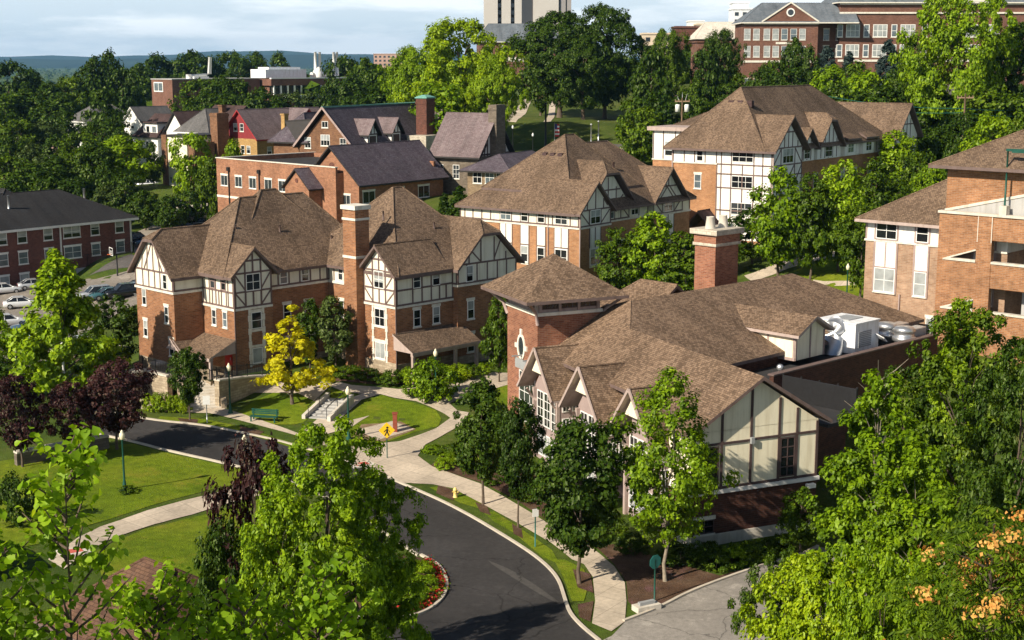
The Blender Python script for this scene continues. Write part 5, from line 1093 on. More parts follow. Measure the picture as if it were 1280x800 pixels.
# car park and back road on the left
drape('car_park', P2((-160, 420), (-60, 372), (60, 356), (120, 349), (170, 336), (230, 330), (200, 366), (160, 385), (100, 420), (20, 480), (-100, 520)), .03, asphalt('car_park_surface', (.24, .21, .18), .15))
drape('back_lane', P2((166, 292), (200, 277), (262, 272), (285, 280), (240, 300), (190, 310), (168, 316)), .03, asphalt('lane_surface', (.30, .26, .22), .15))
drape('gravel_strip', P2((110, 345), (165, 318), (175, 325), (170, 334)), .035, ASPHM)
# streets and path on the hill behind
def ribbon(name, px, w, off, mat):
    c = smooth([Vector(p) for p in P2(*px)], 2); c = [Vector(p) for p in c]; l, r = [], []
    for i, p in enumerate(c):
        d = (c[min(i + 1, len(c) - 1)] - c[max(i - 1, 0)]).normalized(); n = Vector((-d.y, d.x)) * w / 2; l.append(tuple(p + n)); r.append(tuple(p - n))
    return drape(name, l + r[::-1], off, mat)
ribbon('hill_street', ((615, 195), (700, 190), (770, 182), (880, 174)), 6, .09, ASPHM); ribbon('hill_pavement', ((615, 199), (700, 194), (770, 186), (880, 178)), 2, .1, PAVE)
ribbon('hill_path', ((590, 178), (620, 166), (650, 158), (700, 144), (740, 131), (775, 123)), 2.4, .11, PAVE); ribbon('hill_path', ((684, 153), (690, 147), (702, 144)), 1.6, .12, PAVE)
ribbon('hill_street', ((800, 116), (865, 111), (930, 108)), 6, .1, ASPHM); ribbon('hill_street', ((1170, 155), (1230, 146), (1290, 140)), 5, .1, ASPHM)
drape('hill_lawn', P2((600, 182), (600, 150), (680, 125), (800, 112), (900, 108), (920, 135), (860, 178), (700, 186)), .04, grassmat('hill_grass', (.055, .085, .016), (.085, .115, .02), (.12, .135, .03)))
drape('path', P2((930, 345), (1000, 322), (1055, 312), (1060, 316), (1005, 330), (940, 352)), .05, PAVE); drape('path', P2((1016, 350), (1030, 352), (1085, 352), (1085, 356), (1040, 358), (1018, 354)), .05, PAVE)
drape('lawn', P2((960, 352), (1010, 332), (1055, 320), (1085, 330), (1085, 372), (1040, 372)), .03, LAWN)
# far hills
m = MB(); rg = random.Random(3)
for k, (Yh, hmax, base) in enumerate(((10500, 85, -30), (13500, 150, -30))):
    n = 90; top = []
    for i in range(n + 1):
        x = -8800 + i * 17600 / n; h_ = hmax * (.62 + .18 * math.sin(i * .21 + k) + .12 * math.sin(i * .57 + 2 * k) + .05 * math.sin(i * 1.7)) * (.5 + .95 * i / n); top.append((x, Yh, h_))
    for i in range(n):
        a, b = top[i], top[i + 1]
        for (f0, f1) in ((0, .35), (.35, .75), (.75, 1)):
            pr = lambda p, f: (p[0], p[1] - 900 * (1 - f), base + (p[2] - base) * f ** .8)
            m.poly([pr(a, f0), pr(b, f0), pr(b, f1), pr(a, f1)], 0, True)
        m.poly([a, b, (b[0], b[1] + 900, base), (a[0], a[1] + 900, base)], 0, True)
struct(m.build('hills', grassmat('hill_forest', (.012, .022, .010), (.022, .038, .013), (.04, .06, .02), .0025)))
# ================================================================== street furniture, walls, stairs
def at(px, py): x, y, z = GT(px, py); return Vector((x, y, z))
def wall_run(name, label, pts, h, w, mat, cap=CONC, cat='wall', tops=None):
    t = thing(name, label, cat, (pts[0][0], pts[0][1], gz(*pts[0][:2]))); o = t.location.copy(); m, c = MB(), MB()
    for i in range(len(pts) - 1):
        a, b = Vector(pts[i][:2]), Vector(pts[i + 1][:2]); d = (b - a).normalized(); n = Vector((-d.y, d.x)) * w / 2
        za, zb = (tops[i], tops[i + 1]) if tops else (gz(*a) + h, gz(*b) + h)
        for mm, k, z0a, z0b, za_, zb_ in ((m, 1, min(gz(*a), za) - 1, min(gz(*b), zb) - 1, za, zb), (c, 1.35, za + .002, zb + .002, za + .14, zb + .14)):
            q = [a + n * k, a - n * k, b - n * k, b + n * k]; zs0 = [z0a, z0a, z0b, z0b]; zs1 = [za_, za_, zb_, zb_]
            mm.mesh([(p.x - o.x, p.y - o.y, z - o.z) for p, z in zip(q, zs0)] + [(p.x - o.x, p.y - o.y, z - o.z) for p, z in zip(q, zs1)], [(0, 1, 2, 3), (7, 6, 5, 4), (0, 4, 5, 1), (1, 5, 6, 2), (2, 6, 7, 3), (3, 7, 4, 0)])
    m.build('masonry', mat, t); c.build('cap', cap, t); return t
def pier(label, px, py, h, s=.45, mat=STONE):
    p = at(px, py); t = thing('stone_pier', label, 'pier', p, R(45)); m = MB(); m.box(-s, s, -s, s, -.6, h); m.build('shaft', mat, t); m = MB(); m.box(-s - .1, s + .1, -s - .1, s + .1, h, h + .16); m.mesh([(-s - .1, -s - .1, h + .16), (s + .1, -s - .1, h + .16), (s + .1, s + .1, h + .16), (-s - .1, s + .1, h + .16), (0, 0, h + .34)], [(0, 1, 4), (1, 2, 4), (2, 3, 4), (3, 0, 4)]); m.build('cap', CONC, t)
def railing(label, pts, h=1.0, name='iron_railing', post=1.5, mat=BLACK):
    """pts are (x, y, z)"""
    o = Vector(pts[0]); t = thing(name, label, 'railing', o); m, q = MB(), MB()
    P_ = [Vector(p) - o for p in pts]
    for i in range(len(P_) - 1):
        a, b = P_[i], P_[i + 1]; L = (b - a).length
        for z in (.12, h): m.tube([a + Vector((0, 0, z)), b + Vector((0, 0, z))], .03, 5)
        k = max(1, int(L / .22))
        for j in range(k + 1): p = a.lerp(b, j / k); m.tube([p + Vector((0, 0, .1)), p + Vector((0, 0, h))], .014, 4)
        k = max(1, int(L / post))
        for j in range(k + 1): p = a.lerp(b, j / k); q.tube([p, p + Vector((0, 0, h + .12))], .045, 6)
    m.build('bars', mat, t)
    for part in q.pieces(): part.build('post', mat, t)
    return t
Ax, Ay = G(293.3, 387.3, 8.65); aA = R(45)
def AL(x, y, z): return Vector((Ax + math.cos(aA) * x - math.sin(aA) * y, Ay + math.sin(aA) * x + math.cos(aA) * y, z))
# terrace of hall A with stair, walls, piers and railings
w0, w1, w2 = at(272, 509), at(310, 493), at(346, 476)
wall_run('retaining_wall', 'dark rubble stone retaining wall right of the red-door stairs, above the green bench', [w0, w1, w2], 0, .5, STONE, tops=[w0.z + 2.25, w1.z + 1.5, w2.z + .45])
m = MB(); tz = lambda v: (v.x, v.y)
T_ = [w0 + Vector((.1, .3, 0)), w1 + Vector((0, .3, 0)), w2 + Vector((0, .2, 0)), AL(7, 1.3, 0), AL(4.1, 1.3, 0), AL(4.1, -.1, 0), AL(-.1, -.1, 0), AL(-3, -.2, 0), AL(-3, 1, 0)]
zt = [w0.z + 2.2, w1.z + 1.45, w2.z + .4, 2.95, 2.95, 2.85, 2.85, 2.85, 2.85]
bm_ = [(p.x, p.y, z) for p, z in zip(T_, zt)]; m.poly(bm_ if True else None); o = struct(m.build('terrace', COVER))
sb, stp = at(256, 512), AL(-3.0, 1.7, 2.8); d = (stp - sb); d.z = 0; L = d.length; dn = d.normalized(); nn = Vector((-dn.y, dn.x, 0))
t = thing('stone_stairs', 'pale concrete stairs with stone cheek walls leading up to the red door', 'stairs', sb); m = MB(); ns = 11; rise = (2.8 - sb.z) / ns; W_ = 1.35
for k in range(ns):
    a, b = dn * (L * k / ns), dn * L; q = [a - nn * W_, a + nn * W_, b + nn * W_, b - nn * W_]; z0, z1 = (k - 3) * rise - .3, (k + 1) * rise
    m.mesh([(p.x, p.y, z0) for p in q] + [(p.x, p.y, z1) for p in q], [(0, 1, 5, 4), (4, 5, 6, 7), (1, 2, 6, 5), (3, 0, 4, 7), (2, 3, 7, 6)])
m.build('steps', CONC, t)
for sgn in (-1, 1):
    m = MB(); a0, a1 = nn * W_ * sgn, nn * (W_ + .45) * sgn
    prof = [(-.3, -1), (-.3, .7), (L * .12, .9), (L, 2.8 - sb.z + .5), (L, -1)]
    A_ = [dn * s + a0 + Vector((0, 0, z)) for s, z in prof]; B_ = [dn * s + a1 + Vector((0, 0, z)) for s, z in prof]; k = len(prof)
    m.mesh(A_ + B_, [tuple(range(k)), tuple(range(k, 2 * k))[::-1]] + [(i, (i + 1) % k, k + (i + 1) % k, k + i) for i in range(k)]); m.build('cheek_wall', STONE, t)
    m = MB(); c = nn * (W_ - .1) * sgn; pts = [dn * s + c + Vector((0, 0, z)) for s, z in ((.2, .95), (L, 2.8 - sb.z + .95))]; m.tube(pts, .035, 6)
    for f_ in (0, .33, .66, 1): p = pts[0].lerp(pts[1], f_); m.tube([p, p - Vector((0, 0, .9))], .03, 6)
    m.build('handrail', BLACK, t)
wl = [at(213, 499), at(196, 495), at(180, 490)]
wall_run('retaining_wall', 'stone terrace wall with flat cap left of the red-door stairs, behind the yellow-green bushes', wl, 2.0, .5, STONE)
m = MB(); q = [wl[0] + Vector((.2, .3, 0)), wl[2] + Vector((0, .3, 0)), AL(-3.2, 12, 0), AL(-3.0, 2, 0)]; m.poly([(p.x, p.y, z) for p, z in zip(q, (3.2, 3.2, 2.3, 2.8))]); struct(m.build('patio', PAVE))
railing('black iron railing on the stone terrace wall left of the stairs', [(p.x, p.y, gz(p.x, p.y) + 2.1) for p in wl])
pc = [AL(-2.9, -.2, 2.75), AL(-1.0, -.3, 2.7), w0 + Vector((.5, 1.2, 2.2))]; railing('black iron railing along the raised walk right of the red door', [tuple(p) for p in pc])
railing('black iron railing along the top of the dark rubble wall behind the yellow tree', [(w0.x, w0.y, w0.z + 2.35), (w1.x, w1.y, w1.z + 1.6), (w2.x, w2.y, w2.z + .6)])
for k, (px, py, h, lab) in enumerate(((126, 486, 2.6, 'stone pier with flat cap farthest left on the terrace'), (147, 492, 2.4, 'stone pier just right of the leftmost one, half behind the purple tree'), (151, 462, 2.0, 'stone pier standing farthest back near the hall corner'), (170, 496, 2.2, 'wide stone pier between purple tree and terrace wall'), (199, 478, 1.7, 'dark stone pier holding the terrace railing'))):
    pier(lab, px, py, h, .55 if k in (0, 2) else .48)
# side stairs in the lawn
def lawn_stairs():
    a, b = at(397, 524), at(424, 503); t = thing('lawn_stairs', 'short concrete stairs with black handrails cut into the front lawn', 'stairs', a); d = b - a; L = Vector((d.x, d.y)).length; dn = Vector((d.x, d.y, 0)).normalized(); nn = Vector((-dn.y, dn.x, 0)); m = MB(); n = 7
    for k in range(n):
        p, e = dn * (L * k / n), dn * L; z1 = (d.z + .35) * (k + 1) / n; q = [p - nn * .95, p + nn * .95, e + nn * .95, e - nn * .95]
        m.mesh([(v.x, v.y, z1 - .5) for v in q] + [(v.x, v.y, z1) for v in q], [(0, 1, 5, 4), (4, 5, 6, 7), (1, 2, 6, 5), (3, 0, 4, 7)])
    m.build('steps', CONCG, t)
    for s in (-1, 1):
        m = MB(); q0 = nn * .95 * s; q1 = nn * 1.25 * s; prof = [(-.3, -.5), (-.3, .35), (L + .2, d.z + .75), (L + .2, -.5)]; A_ = [dn * x + q0 + Vector((0, 0, z)) for x, z in prof]; B_ = [dn * x + q1 + Vector((0, 0, z)) for x, z in prof]
        m.mesh(A_ + B_, [(0, 1, 2, 3), (7, 6, 5, 4), (1, 5, 6, 2), (0, 4, 5, 1), (2, 6, 7, 3)]); m.build('cheek_wall', CONC, t)
        m = MB(); c = nn * .8 * s; p0, p1 = dn * 0 + c + Vector((0, 0, 1.0)), dn * L + c + Vector((0, 0, d.z + 1.3)); m.tube([p0, p1], .035, 6)
        for f_ in (0, .5, 1): v = p0.lerp(p1, f_); m.tube([v, v - Vector((0, 0, .95))], .03, 6)
        m.build('handrail', BLACK, t)
lawn_stairs()
# lamps
def lamp_proto(label, p, h=3.6, post=GREENM, globe=LAMPG, group='green street lamps with pale globes', scale=1):
    t = thing('street_lamp', label, 'street lamp', p, 0, group)
    m = MB(); m.lathe([(.22, -.15), (.22, .1), (.14, .3), (.11, .6), (.075, .75), (.06, h - .1), (.1, h - .05), (.1, h)], 12); m.build('post', post, t)
    m = MB(); m.lathe([(.12, h), (.16, h + .08), (.2, h + .24), (.17, h + .4), (.09, h + .5), (.1, h + .54), (.03, h + .64), (0, h + .66)], 12); m.build('globe', globe, t)
    return t
LP = [((156, 613), 'green street lamp alone on the big left lawn'), ((436, 549), 'green street lamp beside lawn stairs and concrete pad'), ((545, 497), 'green street lamp among bushes before the hall porch'), ((288, 517), 'green street lamp in front of the dark rubble wall'), ((308, 618), 'green street lamp at road end of the crossing path, behind purple leaves'), ((1058, 380), 'green street lamp on the grass behind the front hall roof'), ((1083, 385), 'dark street lamp close to the buff brick hall')]
L0 = None
for (px, py), lab in LP:
    p = at(px, py)
    if L0 is None: L0 = lamp_proto(lab, p)
    else: c = copy_tree(L0); c.location = p; c['label'] = lab
for k, ((px, py, h), lab) in enumerate((((641, 198, 5.5), 'black double-height street lamp at the hill street, leftmost of three'), ((666, 199, 4.2), 'short black street lamp at the hill street beside tall pole'), ((840, 187, 4.2), 'black street lamp left of the half-timbered upper hall'))):
    lamp_proto(lab, at(px, py), h, BLACK, WHT, 'black street lamps along the hill street')
# signs and small furniture
def post(t, h, r=.04, mat=GALV): m = MB(); m.tube([(0, 0, -.2), (0, 0, h)], r, 8); m.build('post', mat, t)
t = thing('crossing_sign', 'yellow diamond pedestrian crossing sign at the plaza edge', 'traffic sign', at(484, 573), R(8)); post(t, 2.4, .04, GREENM)
m = MB(); s = .62; m.prism([(0, -.06, 2.2 - s), (s, -.06, 2.2), (0, -.06, 2.2 + s), (-s, -.06, 2.2)], (0, .03, 0)); o = m.build('diamond', YEL, t)
m = MB()
for pts in ([(-.02, 2.32), (.1, 2.3), (.08, 2.05), (-.06, 2.05)], [(-.06, 2.06), (.02, 2.06), (-.12, 1.78), (-.2, 1.8)], [(.0, 2.06), (.08, 2.06), (.2, 1.8), (.12, 1.77)], [(.08, 2.3), (.1, 2.26), (.26, 2.1), (.22, 2.06)], [(-.02, 2.32), (-.02, 2.24), (-.2, 2.06), (-.24, 2.1)]): m.prism([(x, -.075, z) for x, z in pts], (0, .012, 0))
m.prism([(.04 + .085 * math.cos(a), -.075, 2.42 + .085 * math.sin(a)) for a in [k * math.pi / 5 for k in range(10)]], (0, .012, 0)); m.build('walking_figure', BLACK, o)
t = thing('stop_sign', 'teal back of an octagonal sign on a post by the driveway corner', 'traffic sign', at(818, 752), R(35)); post(t, 2.5, .05, GREENM); m = MB(); m.prism([(.42 * math.cos(R(22.5 + 45 * k)), -.03, 2.35 + .42 * math.sin(R(22.5 + 45 * k))) for k in range(8)], (0, .03, 0)); m.build('octagon', TEALM, t)
t = thing('parking_sign', 'small white rectangular sign on a post before the red-door stairs', 'sign', at(259, 529), R(10)); post(t, 2.1); m = MB(); m.box(-.28, .28, -.06, -.03, 1.55, 2.25); m.build('panel', WHT, t)
t = thing('kerb_sign', 'thin teal post with small white plate by the kerb under street trees', 'sign', at(669, 684), R(20)); post(t, 2.5, .045, TEALM); m = MB(); m.box(-.2, .2, -.06, -.03, 2.0, 2.5); m.build('plate', WHT, t)
wall_run('low_wall', 'low rough stone wall in the shade behind the purple trees', [at(20, 582), at(70, 572), at(135, 560)], .9, .45, STONED)
t = thing('sign_base', 'pale concrete block plinth lying by the driveway corner', 'plinth', at(808, 762), R(28)); m = MB(); m.box(-.75, .75, -.35, .35, 0, .32); m.build('block', CONC, t); m = MB(); m.box(-.5, .5, -.12, .12, .32, .5); m.build('plate', GREYM, t)
t = thing('hydrant', 'pale yellow fire hydrant on the grass strip by the kerb', 'fire hydrant', at(569, 622)); m = MB(); m.lathe([(.17, 0), (.17, .06), (.12, .08), (.12, .5), (.16, .52), (.15, .6), (.08, .7), (.04, .74), (0, .75)], 12); m.build('barrel', YELP, t); m = MB(); m.tube([(-.22, 0, .42), (.22, 0, .42)], .06, 8); m.tube([(0, -.2, .42), (0, 0, .42)], .075, 8); m.build('outlet', YELP, t)
t = thing('rusty_post', 'rusty red square post standing on the concrete pad', 'post', at(494, 540)); m = MB(); m.box(-.17, .17, -.17, .17, -.1, 1.5); m.build('shaft', RUST, t); m = MB(); m.box(-.22, .22, -.22, .22, 1.5, 1.6); m.build('cap', RUST, t)
t = thing('park_bench', 'green slatted bench by the pavement below the yellow tree', 'bench', at(330, 527), R(-12)); 
m = MB(); [m.box(-1.15, 1.15, -.3 + k * .15, -.19 + k * .15, .42, .46) for k in range(4)]; m.build('seat', GREENM, t); m = MB(); [m.box(-1.15, 1.15, .3, .34, .55 + k * .15, .66 + k * .15) for k in range(3)]; m.build('backrest', GREENM, t)
for x in (-1, 1): m = MB(); m.box(x - .05, x + .05, -.3, -.22, 0, .42); m.box(x - .05, x + .05, .26, .34, 0, 1.0); m.box(x - .05, x + .05, -.3, .34, .36, .42); m.build('leg', GREENM, t)
t = thing('tall_pole', 'slim white pole rising in front of the left maple', 'pole', at(82, 506)); m = MB(); m.tube([(0, 0, 0), (0, 0, 5.0)], [.13, .09], 8); m.lathe([(.25, 0), (.25, .3), (.1, .4)], 10); m.build('shaft', WHT, t); m = MB(); m.lathe([(.1, 5.0), (.15, 5.1), (.13, 5.35), (0, 5.4)], 10); m.build('cap', WHT, t)
for px, py, nm in ((452, 581, 'red tactile ramp at plaza end of the crosswalk'), (92, 690, 'red tactile ramp at left end of the crossing path')):
    p = at(px, py); t = thing('tactile_ramp', nm, 'tactile paving', p, R(30)); m = MB(); m.box(-.9, .9, -.65, .65, -.15, .075); m.build('apron', CONC, t); m = MB(); m.box(-.5, .5, -.35, .35, .075, .095)
    for i in range(9):
        for j in range(6): m.lathe([(.03, 0), (.02, .012), (0, .013)], 6, (-.44 + i * .11, -.28 + j * .11, .095))
    m.build('tactile_pad', plain('tactile_red_%d' % px, (.55, .12, .09), .8, .1, 3), t)
# basketball hoop
t = thing('basketball_hoop', 'black basketball hoop with clear backboard by the car park', 'basketball hoop', at(147, 345), R(-60)); m = MB(); m.tube([(0, 0, 0), (0, 0, 3.0), (0, -.7, 3.5)], [.12, .1, .08], 8); m.build('post', BLACK, t); m = MB(); [m.box(a, b, -.78, -.72, c, d_) for a, b, c, d_ in ((-.9, .9, 3.0, 3.08), (-.9, .9, 4.02, 4.1), (-.9, -.82, 3.08, 4.02), (.82, .9, 3.08, 4.02), (-.3, .3, 3.2, 3.26), (-.3, .3, 3.6, 3.66), (-.3, -.24, 3.26, 3.6), (.24, .3, 3.26, 3.6))]; m.build('backboard', WHT, t); m = MB(); m.tube([(.25 * math.cos(k * .4), -1.05 + .25 * math.sin(k * .4), 3.15) for k in range(17)], .025, 6); m.build('rim', ORANGE, t)
# utility poles, wires, flag
def upole(label, X, Y, ztop, zb, arm=2.4, light=False, cans=False):
    t = thing('utility_pole', label, 'utility pole', (X, Y, zb)); h = ztop - zb; m = MB(); m.tube([(0, 0, -.5), (0, 0, h)], [.2, .14], 10); m.build('pole', WOOD, t); m = MB(); m.box(-arm / 2, arm / 2, -.1, .05, h - .7, h - .5)
    for x in (-1, -.5, .5, 1): m.lathe([(.06, 0), (.06, .2), (0, .22)], 6, (x * arm / 2 * .95, 0, h - .5))
    m.build('cross_arm', WOOD, t)
    if light: m = MB(); m.tube([(0, 0, h - 5.2), (1.0, -.3, h - 4.2), (2.2, -.5, h - 3.9)], .06, 6); m.box(2.0, 2.9, -.65, -.35, h - 4.0, h - 3.85); m.build('lamp_arm', GALV, t)
    if cans:
        for x in (-.75, .75): m = MB(); m.lathe([(0, 0), (.38, 0), (.38, 1.1), (.3, 1.2), (0, 1.22)], 12, (x, 0, h - 2.3)); m.build('transformer', WHT, t)
        m = MB(); m.tube([(-.6, 0, h - .4), (-.9, 0, h + .4)], .05, 5); m.tube([(.5, 0, h - .4), (.8, 0, h + .6)], .05, 5); m.tube([(0, 0, h), (0, 0, h + .9)], .05, 5); m.build('insulator', GREYM, t)
xw, zw = AY(1207, 117, 215); upole('wooden utility pole with street lamp arm among trees at upper right', xw, 215, zw, gz(xw, 215), light=True)
xu, zu = AY(853, 122, 235); upole('utility pole with two white transformer cans left of the upper hall', xu, 235, zu, gz(xu, 235), cans=True)
def cable(label, a, b, sag, r=.04): p = [Vector(a).lerp(Vector(b), k / 16) - Vector((0, 0, sag * 4 * (k / 16) * (1 - k / 16))) for k in range(17)]; m = MB(); m.tube(p, r, 5); o = m.build('power_line', BLACK if r < .05 else GREENM); tag(o, label, 'cable')
x2, z2 = AY(1000, 128, 240); x3, z3 = AY(1330, 122, 230)
cable('upper green power line left of the wooden pole', (xw, 215, zw - 2.2), (x2, 240, z2 + 2), .8, .06); cable('lower green power line left of the wooden pole', (xw, 215, zw - 2.8), (x2, 240, z2 + .8), .9, .06); cable('upper green power line right of the wooden pole', (xw, 215, zw - 2.2), (x3, 230, z3 - 1), .6, .06); cable('lower green power line right of the wooden pole', (xw, 215, zw - 2.8), (x3, 230, z3 - 2.4), .6, .06)
def bare_pole(label, px, py, h, r, mat): t = thing('metal_pole', label, 'pole', at(px, py)); m = MB(); m.tube([(0, 0, 0), (0, 0, h)], [r, r * .8], 8); m.build('shaft', mat, t); m = MB(); m.lathe([(r * .9, h), (r * 1.6, h + .15), (0, h + .3)], 8); m.build('cap', mat, t)
bare_pole('tall black pole at the hill street', 682, 190, 9.5, .22, BLACK); bare_pole('grey metal pole on the hill lawn, left of two', 739, 170, 5.5, .17, GALV); bare_pole('short white pole on the hill lawn, right of two', 748, 180, 4.5, .17, GALV); bare_pole('grey metal pole with orange banner before the upper hall', 794, 189, 6, .15, GALV)
t = thing('orange_banner', 'orange barrel at the foot of a grey pole on hill street', 'barrel', at(793.5, 189)); m = MB(); m.lathe([(.62, 0), (.6, .2), (.52, 1.5), (.45, 2.2), (0, 2.25)], 12); m.build('drum', ORANGE, t); m = MB(); m.lathe([(.62, .7), (.6, 1.0)], 12); m.build('stripe', WHT, t)
t = thing('flagpole', 'flagpole with striped flag behind the middle hall roof', 'flag', at(693, 191), R(-20)); m = MB(); m.tube([(0, 0, 0), (0, 0, 6)], .09, 8); m.build('pole', GALV, t); m = MB()
for k in range(7): m.box(.1, 1.0, -.02 - .003 * k, .02, 3.2 + k * .36, 3.2 + k * .36 + .36, k % 2)
m.box(.08, .55, -.06, .06, 4.7, 5.74, 2); m.build('flag', [RED, WHT, plain('flag_blue', (.03, .05, .2), .7, .1, 2)], t)
t = thing('concrete_wall', 'stained concrete loading wall below the flat-roofed brick annex', 'wall', at(255, 275), R(50)); m = MB(); m.box(-3.5, 3.5, 0, 4, -1, 2.2); m.build('slab', CONCG, t); m = MB(); m.box(-3.6, 3.6, -.1, 4.1, 2.2, 2.4); m.build('cap', CONC, t)
railing('black chain fence at the foot of the dark red dormitory', [tuple(at(*p)) for p in ((75, 342), (110, 333), (140, 326), (165, 318))], 1.8, 'chain_fence', 2.5)
# ------------------------------------------------------------------ vehicles
def carpaint(n, c): m, nt, b = nmat(n); b.inputs['Base Color'].default_value = (*c, 1); b.inputs['Roughness'].default_value = .25; b.inputs['Coat Weight'].default_value = .6; b.inputs['Metallic'].default_value = .2; return m
PAINT = {k: carpaint('paint_' + k, c) for k, c in dict(white=(.75, .76, .77), silver=(.45, .47, .5), black=(.012, .013, .016), navy=(.015, .025, .06), blue=(.06, .12, .2), red=(.35, .02, .02), grey=(.09, .095, .1), teal=(.05, .13, .15)).items()}
TYRE = plain('tyre', (.015, .015, .015), .8, .1, 4); CGL = glassmat('car_glass', (.015, .018, .022), .05)
def car_proto(kind):
    t = bpy.data.objects.new('parked_car', None); COL.objects.link(t); m = MB()
    st = {'sedan': [(-2.25, .72, .5, .75), (-2.15, .84, .3, .92), (-1.5, .88, .22, .98), (-.5, .9, .2, .95), (.7, .9, .2, .95), (1.4, .88, .22, .88), (2.0, .82, .28, .76), (2.25, .68, .42, .62)],
          'suv': [(-2.25, .78, .45, .95), (-2.2, .88, .3, 1.1), (-1.4, .92, .25, 1.1), (0, .94, .25, 1.08), (.9, .93, .25, 1.05), (1.5, .92, .27, 1.0), (2.1, .86, .3, .92), (2.25, .72, .45, .75)],
          'pickup': [(-2.7, .86, .5, .98), (-2.6, .92, .35, 1.05), (-1.2, .95, .3, 1.05), (0, .95, .3, 1.08), (1.1, .95, .3, 1.08), (1.8, .93, .3, 1.02), (2.4, .88, .34, .95), (2.6, .74, .5, .8)]}[kind]
    ring = lambda x, w, z0, z1: [(x, -w * .85, z0), (x, -w, z0 + .18), (x, -w, z1 - .2), (x, -w * .88, z1), (x, w * .88, z1), (x, w, z1 - .2), (x, w, z0 + .18), (x, w * .85, z0)]
    vs = [p for s in st for p in ring(*s)]; n = len(st); m.mesh(vs, [(i * 8 + k, i * 8 + (k + 1) % 8, (i + 1) * 8 + (k + 1) % 8, (i + 1) * 8 + k) for i in range(n - 1) for k in range(8)] + [tuple(range(8))[::-1], tuple(range((n - 1) * 8, n * 8))], 0, True)
    m.build('body', PAINT['white'], t)
    c = {'sedan': (-1.75, -.95, .2, 1.05, 1.42, .94), 'suv': (-2.1, -1.85, .25, 1.0, 1.74, 1.06), 'pickup': (-.75, -.55, .5, 1.35, 1.78, 1.06)}[kind]; b0, r0, r1, b1, zr, zb = c
    m = MB(); B_ = [(b0, -.8, zb), (b1, -.8, zb), (b1, .8, zb), (b0, .8, zb)]; T_ = [(r0, -.62, zr), (r1, -.62, zr), (r1, .62, zr), (r0, .62, zr)]; m.mesh(B_ + T_, [(0, 1, 5, 4), (1, 2, 6, 5), (2, 3, 7, 6), (3, 0, 4, 7), (4, 5, 6, 7)]); m.build('cabin_glass', CGL, t)
    m = MB(); m.box(r0 - .05, r1 + .05, -.66, .66, zr, zr + .05)
    for a, b_ in (((b1, .8, zb), (r1, .64, zr)), ((b1, -.8, zb), (r1, -.64, zr)), ((b0, .8, zb), (r0, .64, zr)), ((b0, -.8, zb), (r0, -.64, zr)), (((b0 + b1) / 2 - .1, .81, zb), ((r0 + r1) / 2 - .1, .64, zr)), (((b0 + b1) / 2 - .1, -.81, zb), ((r0 + r1) / 2 - .1, -.64, zr))): m.tube([a, b_], .05, 6)
    m.build('roof_panel', PAINT['white'], t)
    if kind == 'pickup': m = MB(); m.box(-2.5, -.85, -.75, .75, 1.052, 1.06); m.build('bed', TYRE, t)
    for x in (-1.38, 1.4):
        for y in (-.86, .86):
            w = MB(); w.tube([(x, y - .1, .33), (x, y + .1, .33)], .33, 14); wo = w.build('wheel', TYRE, t); w = MB(); s = .11 if y > 0 else -.11; w.tube([(x, y + s - .01, .33), (x, y + s + .01, .33)], .2, 10); w.build('rim', GALV, wo)
    for y in (-.6, .6):
        e = st[-1][0]; m = MB(); m.box(e - .18, e - .02, y - .16, y + .16, st[-1][3] - .1, st[-1][3] + .04); m.build('headlight', GALV, t); e = st[0][0]; m = MB(); m.box(e + .0, e + .1, y - .14, y + .14, st[0][3] - .1, st[0][3] + .05); m.build('tail_light', RED, t)
    return t
PROTO = {}
def car(kind, col, px, py, head, label, group=None, p=None):
    if kind not in PROTO: PROTO[kind] = t = car_proto(kind)
    else: t = copy_tree(PROTO[kind])
    t.location = p or (at(px, py) + Vector((0, 0, .04))); t.rotation_euler = (0, 0, R(head)); tag(t, label, 'car' if kind != 'pickup' else 'pickup truck', group)
    for ch in t.children:
        if ch.name.split('.')[0] in ('body', 'roof_panel'): ch.material_slots[0].link = 'OBJECT'; ch.material_slots[0].material = PAINT[col]
gp = 'cars in the car park left of the hall'
for k, col, px, py, hd, lab in (('sedan', 'silver', 43, 361, 25, 'silver car nearest the dormitory wall'), ('sedan', 'white', 6, 367, 30, 'white car at left edge beside the dormitory'), ('sedan', 'white', 27, 385, 20, 'white saloon in the second row, left of the maple'), ('sedan', 'white', 10, 408, 30, 'white car farthest forward at the left edge'), ('sedan', 'blue', 38, 415, 200, 'dark blue-grey car half hidden behind left maple'),
    ('suv', 'silver', 118, 375, 215, 'silver people carrier seen between the maple and the dark cars'), ('sedan', 'teal', 134, 374, 215, 'dark teal car between the silver carrier and the black car'), ('suv', 'black', 153, 372, 215, 'black estate car with bright windscreen, in front of hall corner'), ('sedan', 'black', 171, 363, 215, 'black car tucked against the hall gable corner'), ('sedan', 'white', 108, 437, 30, 'white car glimpsed below the left maple crown'),
    ('sedan', 'navy', 230, 263 - 2, 30, 'navy car by the concrete loading wall, front one'), ('sedan', 'black', 250, 283, 200, 'black car on the back lane near hall ridge'), ('sedan', 'navy', 233, 289, 20, 'dark blue car on the back lane, left of the black one'), ('suv', 'black', 172, 304, 40, 'black car at the dormitory corner'), ('sedan', 'blue', 186, 307, 205, 'light blue car roof showing behind left gable'), ('sedan', 'white', 40, 437, 210, 'white car by the green street sign at left')):
    car(k, col, px, py, hd, lab, gp)
car('pickup', 'white', 188, 235, 5, 'white pickup truck among trees below the cream building'); car('sedan', 'white', 166, 238, 20, 'white car half hidden left of the pickup truck')
